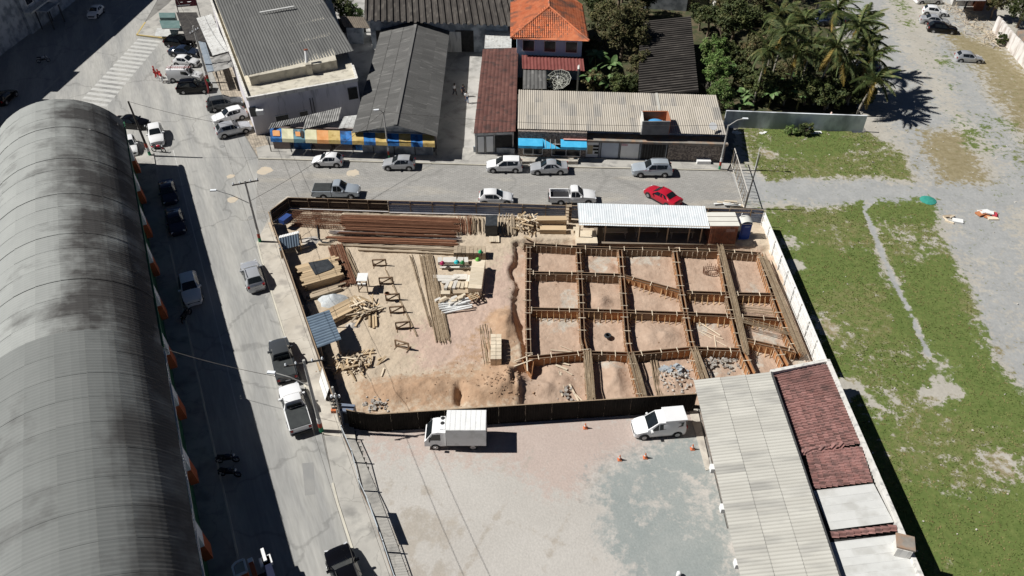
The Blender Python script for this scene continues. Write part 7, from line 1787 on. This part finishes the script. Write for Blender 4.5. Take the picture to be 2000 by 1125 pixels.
# box truck
tr = thing('box_truck', 'white box truck parked before the black hoarding', 'truck', P(890, 862), rad(180))
MB().box((-.95, 0, 1.72), (3.15, 2.05, 1.95)).build('cargo_box', mat('box_white', (.70, .70, .69), (.76, .76, .75), .7, .5, c3=(.62, .62, .60), s3=1.5), tr, local=True)
for i in range(8): MB().box((-2.35 + i * .4, 0, 2.70), (.30, 1.98, .015)).build('roof_panel', m_white, tr, local=True)
MB().box((-.95, 0, .62), (3.2, 1.6, .22)).build('chassis', m_trim, tr, local=True)
b = MB(); prof = [(.68, .5), (.68, 2.05), (1.35, 2.08), (1.75, 1.98), (2.28, 1.18), (2.40, 1.05), (2.42, .45)]
v = [(x, s * (.86 if z < 1.6 else .78), z) for s in (-1, 1) for x, z in prof]; nn = len(prof)
b._add(v, [tuple(range(nn)), tuple(range(nn, 2 * nn))[::-1]] + [(i, nn + i, nn + (i + 1) % nn, (i + 1) % nn) for i in range(nn)])
me = b.mesh('cab'); bm = bmesh.new(); bm.from_mesh(me); bmesh.ops.recalc_face_normals(bm, faces=bm.faces); bm.to_mesh(me); bm.free(); inst('cab', me, tr, None, pt['white'])
MB().quad((1.79, -.70, 1.95), (1.79, .70, 1.95), (2.275, .76, 1.24), (2.275, -.76, 1.24)).build('windshield', m_glass, tr, local=True).location = (.02, 0, .02)
for s in (-1, 1):
    A = [(1.1, s * .855, 1.2), (2.05, s * .865, 1.2), (1.72, s * .80, 1.85), (1.1, s * .80, 1.85)]; MB().quad(*(A if s < 0 else A[::-1])).build('side_window', m_glass, tr, local=True)
    MB().box((2.36, s * .62, .85), (.12, .32, .2)).build('headlight', m_head, tr, local=True); MB().box((1.95, s * 1.0, 1.45), (.10, .22, .32)).build('mirror', m_trim, tr, local=True)
    for x in (-1.45, 1.55):
        wh = inst('wheel', me_wheel, tr, Matrix.Translation((x, s * .74, .36)) @ Matrix.Rotation(0 if s > 0 else math.pi, 4, 'Z') @ Matrix.Diagonal((1.1, 1.6, 1.1, 1))); o = bpy.data.objects.new('rim', me_rim); o.parent = wh; COL.objects.link(o)
for y in (-.35, .15): MB().lathe([(.18, 0), (.18, .04), (.05, .05)], (.95, y - .3, 2.1), 12).build('fan', m_trim, tr, local=True)
MB().box((.95, -.2, 2.09), (.4, 1.3, .1)).build('cooling_unit', m_white, tr, local=True)
MB().box((2.44, 0, .62), (.04, 1.0, .22)).build('grille', m_trim, tr, local=True)
# crane truck at the bottom edge
ct = thing('crane_truck', 'utility truck with an orange and white lift bucket at the bottom edge', 'truck', P(520, 1185), rad(heading((510, 1130), (540, 1230))))
MB().box((-1.2, 0, 1.0), (6.0, 2.2, .35)).build('flat_bed', m_trim, ct, local=True); MB().box((-4.6, 0, 1.5), (1.9, 2.2, 1.8)).build('cab', pt['white'], ct, local=True)
for x in (-4.4, -.2, .9):
    for s in (-1, 1): inst('wheel', me_wheel, ct, Matrix.Translation((x, s * .95, .45)) @ Matrix.Diagonal((1.4, 1.8, 1.4, 1)))
b = MB(); q = [(-.5, -.35), (.5, -.35), (.5, .2), (.3, .45), (-.5, .45)]; c = (2.0, .72)
b.prism([(c[0] + x, c[1] + y) for x, y in q], 1.5, 2.5); b.build('bucket', m_orange, ct, local=True)
bb = MB()
for (a, e) in zip(q, q[1:] + q[:1]): bb.beam((c[0] + a[0], c[1] + a[1], 2.56), (c[0] + e[0], c[1] + e[1], 2.56), .13, .13)
bb.build('bucket_rim', m_white, ct, local=True); MB().prism([(c[0] + x * .82, c[1] + y * .8) for x, y in q], 2.5, 2.52).build('bucket_floor', mat('bucket_inside', (.40, .40, .34), (.45, .45, .40), 2, .8), ct, local=True)
MB().beam((2.4, .0, 2.3), (-3.5, -.1, 2.9), .3, .3).build('boom', m_orange, ct, local=True); MB().beam((2.45, 0, 2.29), (2.1, 0, 2.33), .34, .34).build('boom_tip', m_white, ct, local=True)
MB().beam((2.3, -.95, 1.9), (-2.0, -.95, 1.9), .5, .5).build('tool_box', pt['navy'], ct, local=True); MB().beam((3.0, -.9, 2.1), (1.9, -.9, 2.2), .22, .15).build('jib', m_white, ct, local=True); MB().box((2.0, -.9, 2.0), (.7, .8, .3)).build('cylinder', m_white, ct, local=True)
# motorcycles
def motorcycle(label, px, py, hd_, col, group=None):
    r = thing('motorcycle', label, 'motorcycle', P(px, py, .0), rad(hd_), group)
    for x in (-.62, .65): MB().lathe([(.23, -.05), (.30, -.05), (.30, .05), (.23, .05)], (x, 0, .30), 16, 'Y', closed=False).build('wheel', m_tyre, r, local=True)
    b = MB(); b.tube((.65, 0, .3), (.45, 0, .98), .035); b.tube((.45, 0, .9), (-.1, 0, .75), .06); b.tube((-.1, 0, .75), (-.62, 0, .32), .035); b.tube((.35, 0, .5), (-.3, 0, .42), .12); b.build('frame', m_trim, r, local=True)
    MB().lathe([(.04, -.3), (.15, -.18), (.16, .05), (.06, .28)], (.15, 0, .86), 10, 'X').build('fuel_tank', col, r, local=True, sm=50); MB().beam((.0, 0, .84), (-.68, 0, .88), .24, .09).build('seat', m_tyre, r, local=True)
    MB().tube((.42, -.36, 1.02), (.42, .36, 1.02), .025).build('handlebar', m_trim, r, local=True); MB().lathe([(.02, 0), (.11, .02), (.1, .1)], (.55, 0, .88), 10, 'X').build('headlight', m_head, r, local=True); MB().beam((-.55, 0, .72), (-.85, 0, .68), .16, .04).build('rear_fender', col, r, local=True)
    MB().beam((.45, 0, .64), (.92, 0, .58), .13, .03).build('front_fender', col, r, local=True)
motorcycle('red motorcycle parked before the white sport utility', 311, 297, -8, pt['red'])
motorcycle('dark motorcycle in the hall shadow, upper of the pair', 446, 903, 5, pt['navy']); motorcycle('dark motorcycle in the hall shadow, lower of the pair', 450, 930, -5, pt['navy'])
motorcycle('silver motorcycle in the deep shade of the avenue', 86, 122, 20, pt['silver'])
motorcycle('dark motorcycle in the hall shadow near the white sport utility', 366, 622, 80, pt['black'])
# ================================================================== POLES, WIRES, FENCES, SMALL THINGS, PEOPLE
m_conc = mat('pole_concrete', (.36, .35, .33), (.46, .45, .42), 2, .9); m_pdark = mat('dark_pole', (.06, .055, .05), (.11, .10, .09), 2, .9)
m_pgreen = mat('band_green', (.02, .22, .10), (.03, .26, .13), 2, .7); m_pred = mat('band_red', (.34, .05, .03), (.40, .08, .05), 2, .7); m_pwhite = mat('band_white', (.6, .6, .58), (.68, .67, .65), 2, .7)
m_lamp = mat('lamp_glass', (.75, .78, .80), (.80, .82, .84), 2, .2)
def pole(label, px, py, h, m=m_conc, arm=None, cross=None, bands=True, r=.15, z=.1, lean=(0, 0), insul=True, name='street_pole', armz=None):
    p = P(px, py, z); root = thing(name, label, 'pole', p); top = Vector((lean[0], lean[1], h))
    f = lambda t: Vector((0, 0, 0)).lerp(top, t)
    MB().tube((0, 0, 0), top, r, r * .62, 10).build('shaft', m, root, local=True, sm=60)
    if bands:
        for i, mm in enumerate((m_pgreen, m_pwhite if m is m_pdark else m_pred, m_pred if m is m_pdark else m_pwhite)):
            MB().tube(f((.02 + .55 * i) / h), f((.55 + .55 * i) / h), r + .012, r + .01, 10).build('painted_band', mm, root, local=True, sm=60)
    if arm:
        az = armz or h - .3; e = Vector(arm); a = Vector((lean[0] * az / h, lean[1] * az / h, az)); mid = a.lerp(e, .55) + Vector((0, 0, .18)); b = MB(); b.path([a, mid, e], .045, 6); b.build('lamp_arm', m_conc if m is not m_pdark else m, root, local=True)
        d = (e - a); d.z = 0; d.normalize(); M = Matrix.Translation(e + d * .25) @ Matrix.Rotation(math.atan2(d.y, d.x), 4, 'Z'); MB().boxm(M, .62, .26, .12).build('lamp_head', m_lamp, root, local=True)
    if cross:
        for zc, L, a in cross:
            d = Vector((math.cos(a), math.sin(a), 0)); c = Vector((lean[0], lean[1], zc)); MB().beam(c - d * L / 2, c + d * L / 2, .10, .12).build('crossarm', m_pdark, root, local=True)
            for t in (-.45, -.2, .2, .45): MB().lathe([(.05, 0), (.09, .06), (.05, .12), (.08, .18), (.03, .24)], tuple(c + d * L * t + Vector((0, 0, .06))), 8).build('insulator', m_lamp, root, local=True)
    return root, p, top
def wire(label, a, b, sag=.6, r=.014, group='overhead wires along the street'):
    a, b = Vector(a), Vector(b); pts = [a.lerp(b, i / 10) - Vector((0, 0, sag * 4 * (i / 10) * (1 - i / 10))) for i in range(11)]
    o = MB().path(pts, r, 4).build('overhead_wire', m_pdark); tag(o, label, 'wire', group)
r1, p1, t1 = pole('dark leaning utility pole beside the hall end', 293, 303, 7.3, m_pdark, lean=(-.35, 0), r=.17)
r2, p2, t2 = pole('concrete pole with crossarm and lamp arm on the pavement corner', 508, 472, 7.7, m_conc, arm=(-3.0, -.2, 6.7), cross=[(7.45, 2.6, .35)], armz=4.9, lean=(.1, 0))
r3, p3, t3 = pole('thin street lamp pole before the striped awning', 760, 310, 6.4, m_conc, arm=(-.55, -.1, 6.7), r=.11, armz=6.1)
r4, p4, t4 = pole('concrete lamp pole at the corner of the long front building', 1405, 331, 6.0, m_conc, arm=(1.5, -.1, 6.9), r=.13, armz=5.9)
r5, p5, t5 = pole('concrete pole with crossarm by the white pickup', 628, 842, 8.4, m_conc, arm=(-2.6, .3, 6.7), cross=[(8.1, 3.0, .25)], armz=5.5, r=.17)
r6, p6, t6 = pole('thin dark wooden pole rising at the hoarding corner near the lattice', 1454, 408, 7.0, m_pdark, bands=False, r=.09, lean=(.35, .2))
r7, p7, t7 = pole('short thin white post in the weeds by the lattice frame', 1474, 332, 3.2, m_white, bands=False, r=.05, name='post')
r8, p8, t8 = pole('grey utility pole standing in the row of shop awnings', 407, 160, 8.2, m_conc, cross=[(7.4, 1.8, 1.2)], r=.19)
r9, p9, t9 = pole('first of the twin concrete posts at the hoarding corner', 664, 822, 4.2, m_conc, bands=False, r=.14, name='post')
r10, p10, t10 = pole('second of the twin posts at the hoarding corner, carrying a small rack', 670, 838, 4.4, m_conc, bands=False, r=.10, name='post')
for i in range(4): MB().box((-.1, .05, 2.6 + .4 * i), (.8, .12, .12)).build('rack_arm', m_pdark, r10, local=True)
for i in range(3): MB().lathe([(.08, 0), (.12, .1), (.08, .25)], (-.35 + .3 * i, .05, 3.9), 8).build('insulator', m_lamp, r10, local=True)
T2, T5 = p2 + t2, p5 + t5; T8 = p8 + t8; dirw = (T5 - T2)
G = 'overhead wires along the street'
for o in (-.8, .8):
    off = Vector((o, .3 * o, 0)); sd = 'left' if o < 0 else 'right'
    wire(sd + ' dark wire strung from the pavement corner pole to the pole by the white pickup', T2 + off, T5 + off, .5)
    wire(sd + ' dark wire running past the car park fence to the bottom edge', T5 + off, T5 + off + dirw * 1.05 + Vector((0, 0, .3)), .5)
    wire(sd + ' dark wire strung from the shop row pole to the pavement corner pole', T8 + off * .7, T2 + off, .5)
wire('long wire from the dark leaning pole to the corner building', p1 + t1, P(497, 250, 4.0), .4, .02, None)
wire('wire from the pavement pole toward the striped awning', p2 + Vector((0, 0, 5.2)), p3 + t3, .6, .02, None)
wire('wire crossing the street from the hall eave to the pole by the white pickup', hpt(41, 0, 5.8), p5 + Vector((0, 0, 6.0)), .4, .02, None)
wire('wire running along the long front building', p3 + t3, p4 + t4, .7, .018, None)
wire('wire from the shop row pole up the avenue', T8, P(330, -30, 8), .5, .025, None)
# mesh fence of the car park
m_fence = mat('fence_wire', (.34, .32, .30), (.44, .40, .36), 3, .7); m_frail = mat('fence_rail', (.30, .20, .14), (.40, .30, .22), 3, .7); m_fpost = mat('fence_post', (.45, .50, .53), (.52, .55, .57), 2, .6)
fpts = [P(672, 858), P(692, 905), P(705, 960), P(728, 1010), P(752, 1080), P(775, 1150), P(800, 1230)]
fn = thing('mesh_fence', 'low rusty mesh fence between the pavement and the car park', 'fence', fpts[0])
pk = MB()
for a, b_ in zip(fpts[:-1], fpts[1:]):
    d = b_ - a; L = d.length
    MB().tube(a, a + Vector((0, 0, 1.75)), .05, n=8).build('post', m_fpost, fn)
    for z in (.3, 1.55): MB().beam(a + Vector((0, 0, z)), b_ + Vector((0, 0, z)), .05, .06).build('rail', m_frail if z < 1 else m_fpost, fn)
    k = int(L / .13)
    for i in range(k):
        q = a + d * ((i + .5) / k); pk.beam(q + Vector((0, 0, .08)), q + Vector((0, 0, 1.55)), .018, .018)
stuff(pk.build('pickets', m_fence, fn))
q0, q1 = fpts[2].lerp(fpts[3], .8), fpts[3].lerp(fpts[4], .75); tag(MB().beam(q0 + Vector((-.06, 0, 1.85)), q1 + Vector((-.06, 0, 1.85)), .04, .7).build('fence_sign', m_fpost), 'blank sheet sign fixed along the top of the mesh fence', 'sign')
# traffic cones
m_cone = mat('cone_orange', (.58, .16, .07), (.64, .22, .10), 2, .6)
def cone(label, px, py):
    r = thing('traffic_cone', label, 'traffic cone', P(px, py, .05)); r.scale = (.85, .85, .85); MB().box((0, 0, .03), (.40, .40, .05)).build('base', m_cone, r, local=True)
    MB().lathe([(.17, .05), (.115, .32)], (0, 0, 0), 14).build('lower_cone', m_cone, r, local=True, sm=60); MB().lathe([(.115, .32), (.085, .46)], (0, 0, 0), 14).build('white_band', m_pwhite, r, local=True, sm=60); MB().lathe([(.085, .46), (.035, .72)], (0, 0, 0), 14).build('tip', m_cone, r, local=True, sm=60)
for x, y, l in ((1143, 836, 'traffic cone alone between the box truck and the small van'), (1210, 898, 'traffic cone leftmost of the pair on the grey gravel edge'), (1260, 894, 'traffic cone in the middle of the grey gravel, nearest the small van'), (1352, 877, 'traffic cone by the wall of the grey roofed building')): cone(l, x, y)
tag(MB().lathe([(.16, 0), (.16, .35), (.12, .42), (.02, .45)], tuple(P(1325, 1124, .05)), 14).build('bollard', m_white, sm=50), 'small white bollard at the bottom edge of the car park', 'bollard')
# lattice frame across the end of the side street: barrier gate lying along the lot
m_lat = mat('pale_lattice', (.50, .47, .42), (.58, .55, .50), 3, .8)
a, b_ = P(1428, 322), P(1453, 408); lf = thing('lattice_gate', 'pale open lattice gate frame closing the end of the side street', 'gate', a)
dv = b_ - a
for z in (.15, 2.3): MB().beam(a + Vector((0, 0, z)), b_ + Vector((0, 0, z)), .07, .08).build('rail', m_lat, lf)
for i in range(15):
    q = a + dv * (i / 14); MB().beam(q + Vector((0, 0, .0)), q + Vector((0, 0, 2.3)), .05, .05).build('upright', m_lat if i % 2 else m_woodg, lf)
for i in range(0, 14, 2):
    q, w_ = a + dv * (i / 14), a + dv * ((i + 1) / 14); MB().beam(q + Vector((0, 0, .2)), w_ + Vector((0, 0, 2.2)), .04, .04).build('lath', m_woodg, lf)
# pallets / sacks by the hoarding end
r = thing('board_pile', 'white boards and sacks piled in the street by the lattice gate', 'boards', P(1425, 402))
for i in range(9): inst('board', cm_board, r, Matrix.Translation((random.uniform(-1.3, 1.1), random.uniform(-.4, .5), .1 + .09 * (i % 4))) @ Matrix.Rotation(random.uniform(-.3, .3), 4, 'Z') @ Matrix.Diagonal((random.uniform(.7, 2.0), .24, .08, 1)), m_whitep if i % 2 else m_block)
tag(MB().beam(P(1585, 261) + Vector((-.5, 0, .15)), P(1596, 261) + Vector((.5, 0, .2)), .5, .08).build('white_board', m_whitep), 'white board lying against the garden wall', 'board')
# green sheet and dumped rubbish on the lot
c = P(1812, 393); tag(MB().lathe([(.95, .05), (.9, .16), (.5, .3), (.05, .36)], tuple(c), 12).build('beach_umbrella', mat('teal_cloth', (.03, .24, .19), (.05, .30, .24), 1.5, .7)), 'teal green collapsed cloth umbrella lying on the gravel', 'umbrella')
def dump(label, px, py, spec):
    r = thing('dumped_rubbish', label, 'rubbish', P(px, py, .05)); r.scale = (.82, .82, .82)
    for i, (x, y, z, sx, sy, a, m_) in enumerate(spec): MB().boxm(Matrix.Translation((x, y, z)) @ Matrix.Rotation(a, 4, 'Z') @ Matrix.Rotation(random.uniform(-.2, .2), 4, 'X'), sx, sy, random.uniform(.05, .2)).build('panel', m_, r, local=True)
m_redc = mat('crimson_cloth', (.42, .03, .05), (.50, .06, .08), 2, .7); m_orc = mat('rust_cloth', (.45, .16, .07), (.50, .22, .10), 2, .8)
dump('rubbish with a square white panel on the gravel', 1865, 432, [(.3, -.1, .15, 1.3, .8, -.3, m_whitep), (-.9, -.3, .1, 1.1, .2, -.6, m_tie), (-1.1, .3, .1, .2, 1.2, .2, m_tie), (-.6, .9, .15, 1.3, .5, .1, m_woodg), (-.1, .8, .2, .8, .3, .5, m_tie)])
dump('rubbish with white, orange and red sheets on the gravel', 1928, 420, [(-.2, .5, .25, 1.5, 1.0, .2, m_whitep), (-.9, .1, .2, 1.2, .9, .4, m_orc), (.9, -.1, .2, .6, 1.2, -.5, m_redc), (.3, .1, .35, .9, .7, -.4, m_whitep), (.3, -.9, .12, 1.4, .6, 0, m_tie), (-.3, -.5, .12, .8, .5, .7, m_orc), (1.1, .5, .15, .5, .4, .2, m_tie)])
for x, y, lb in ((1436, 262, 'white paper sheets at the end of the long front building'), (1490, 262, 'crumpled white sheet below the garden wall')):
    dump(lb, x, y, [(random.uniform(-.6, .6), random.uniform(-.4, .4), .1, random.uniform(.3, .8), random.uniform(.3, .6), random.uniform(0, 3), m_whitep) for _ in range(4)])
# red flag before the black car
fp_ = P(410, 190); r = thing('red_flag', 'red feather flag standing by the black sport utility', 'flag', fp_); MB().tube((0, 0, 0), (-.15, 0, 3.2), .03, .02, 6).build('flag_pole', m_pdark, r, local=True)
MB().grid([(-.15 + .16 * j * math.sin(.4 + i * .5) + .02 * i, .05 * math.sin(i * 1.3 + j), .5 + i * .53) for i in range(6) for j in range(3)], 3, 6).build('cloth', mat('flag_red', (.45, .02, .03), (.50, .04, .05), 2, .7), r, local=True)

# people: one continuous skinned body each, clothes as close shells
def person(label, px, py, rz, shirt, legs, skin=(.30, .17, .11), hair=(.02, .015, .012), walk=.25, arm=.25, z=0.0, hat=None, h=1.72):
    root = thing('person', label, 'person', P(px, py, z), rz); k = h / 1.72
    J = {'pel': (0, 0, .95), 'che': (.02, 0, 1.32), 'nek': (.03, 0, 1.47), 'hd0': (.05, 0, 1.56), 'hd1': (.05, 0, 1.70)}
    for s, nm in ((1, 'l'), (-1, 'r')):
        w = walk * s; J.update({'hip' + nm: (0, .10 * s, .90), 'kne' + nm: (.10 + w * .5, .11 * s, .50), 'ank' + nm: (w, .11 * s, .09), 'toe' + nm: (w + .17, .12 * s, .04),
            'sho' + nm: (.02, .19 * s, 1.42), 'elb' + nm: (-.02 - w * .6, .25 * s, 1.13), 'wri' + nm: (.12 + arm * .4 - w * .6, .24 * s, .92), 'pal' + nm: (.16 + arm * .4 - w * .6, .235 * s, .85)})
        for q in range(5): J['fin%d' % q + nm] = (.14 + arm * .4 - w * .6 + .02 * q, (.235 + (.045 if q == 4 else 0)) * s - .0, (.76 + .012 * abs(q - 2)) if q < 4 else .83)
    E = [('pel', 'che'), ('che', 'nek'), ('nek', 'hd0'), ('hd0', 'hd1')]
    for nm in 'lr': E += [('pel', 'hip' + nm), ('hip' + nm, 'kne' + nm), ('kne' + nm, 'ank' + nm), ('ank' + nm, 'toe' + nm), ('che', 'sho' + nm), ('sho' + nm, 'elb' + nm), ('elb' + nm, 'wri' + nm), ('wri' + nm, 'pal' + nm)] + [('pal' + nm, 'fin%d' % q + nm) for q in range(5)]
    Rr = {'pel': .135, 'che': .15, 'nek': .055, 'hd0': .085, 'hd1': .088}
    rad_of = lambda n_: Rr.get(n_) or {'hip': .095, 'kne': .06, 'ank': .042, 'toe': .04, 'sho': .065, 'elb': .042, 'wri': .03, 'pal': .032, 'fin': .010}[n_[:3]]
    def skin_obj(nm, keys, grow, m, cut=None):
        ks = [q for q in J if q in keys]; ed = [(ks.index(a), ks.index(b)) for a, b in E if a in ks and b in ks]
        me = bpy.data.meshes.new(nm); me.from_pydata([tuple(np.array((cut or {}).get(q, J[q])) * k) for q in ks], ed, [])
        o = bpy.data.objects.new(nm, me); COL.objects.link(o); mo = o.modifiers.new('skin', 'SKIN'); sv = me.skin_vertices[0].data
        for i, q in enumerate(ks): r_ = (rad_of(q) + grow) * k; sv[i].radius = (r_, r_)
        sv[ks.index('pel') if 'pel' in ks else 0].use_root = True
        sb = o.modifiers.new('sub', 'SUBSURF'); sb.levels = 1; sb.render_levels = 1
        dg = bpy.context.evaluated_depsgraph_get(); m2 = bpy.data.meshes.new_from_object(o.evaluated_get(dg)); bpy.data.objects.remove(o); m2.materials.clear(); m2.materials.append(m)
        m2.polygons.foreach_set("use_smooth", [True] * len(m2.polygons))
        return inst(nm, m2, root)
    skin_obj('body', set(J), 0, mat('skin_%d' % int(skin[0] * 100), skin, None, 2, .6))
    skin_obj('shirt', {'pel', 'che', 'shol', 'shor', 'elbl', 'elbr', 'nek'}, .035, shirt, {'nek': (.03, 0, 1.44)})
    skin_obj('trousers', {'pel', 'hipl', 'hipr', 'knel', 'kner', 'ankl', 'ankr'}, .03, legs, {'pel': (0, 0, .96)})
    mh = mat('hair', hair, None, 2, .7) if not hat else hat
    MB().lathe([(.10, 1.60), (.118, 1.66), (.115, 1.74), (.08, 1.80), (.02, 1.825)], (.035, 0, 0), 12).build('hair' if not hat else 'cap', mh, root, local=True, sm=60)
    MB().lathe([(.012, 0), (.016, .015), (.008, .03)], (.135, 0, 1.64), 6, 'X').build('nose', mat('skin_%d' % int(skin[0] * 100), skin), root, local=True)
    return root
m_sw = mat('white_shirt', (.66, .66, .66), (.72, .72, .72), 3, .85); m_sr = mat('red_shirt', (.42, .03, .03), (.48, .05, .05), 3, .85); m_sb = mat('dark_shirt', (.03, .035, .05), (.05, .05, .07), 3, .85); m_je = mat('blue_jeans', (.06, .10, .20), (.09, .14, .25), 3, .85); m_tw = mat('white_trousers', (.60, .60, .60), (.66, .66, .66), 3, .85)
person('person in a white shirt standing in the dark alley', 888, 186, -.6, m_sw, m_sb)
person('person in a dark shirt walking with another in the alley', 905, 188, -1.3, m_sb, m_sb)
person('person in a white shirt and blue jeans walking in the sunny alley', 912, 201, -1.3, m_sw, m_je)
person('person in red with a red cap standing left of the van', 305, 152, .2, m_sr, m_sr, hat=m_sr, walk=.08)
person('person in a red shirt and white trousers behind the van', 313, 158, -.4, m_sr, m_tw, hat=m_sr, walk=.1)
person('person in a red shirt and white trousers beside the van bumper', 318, 162, .9, m_sr, m_tw, hat=m_sr, walk=.1)
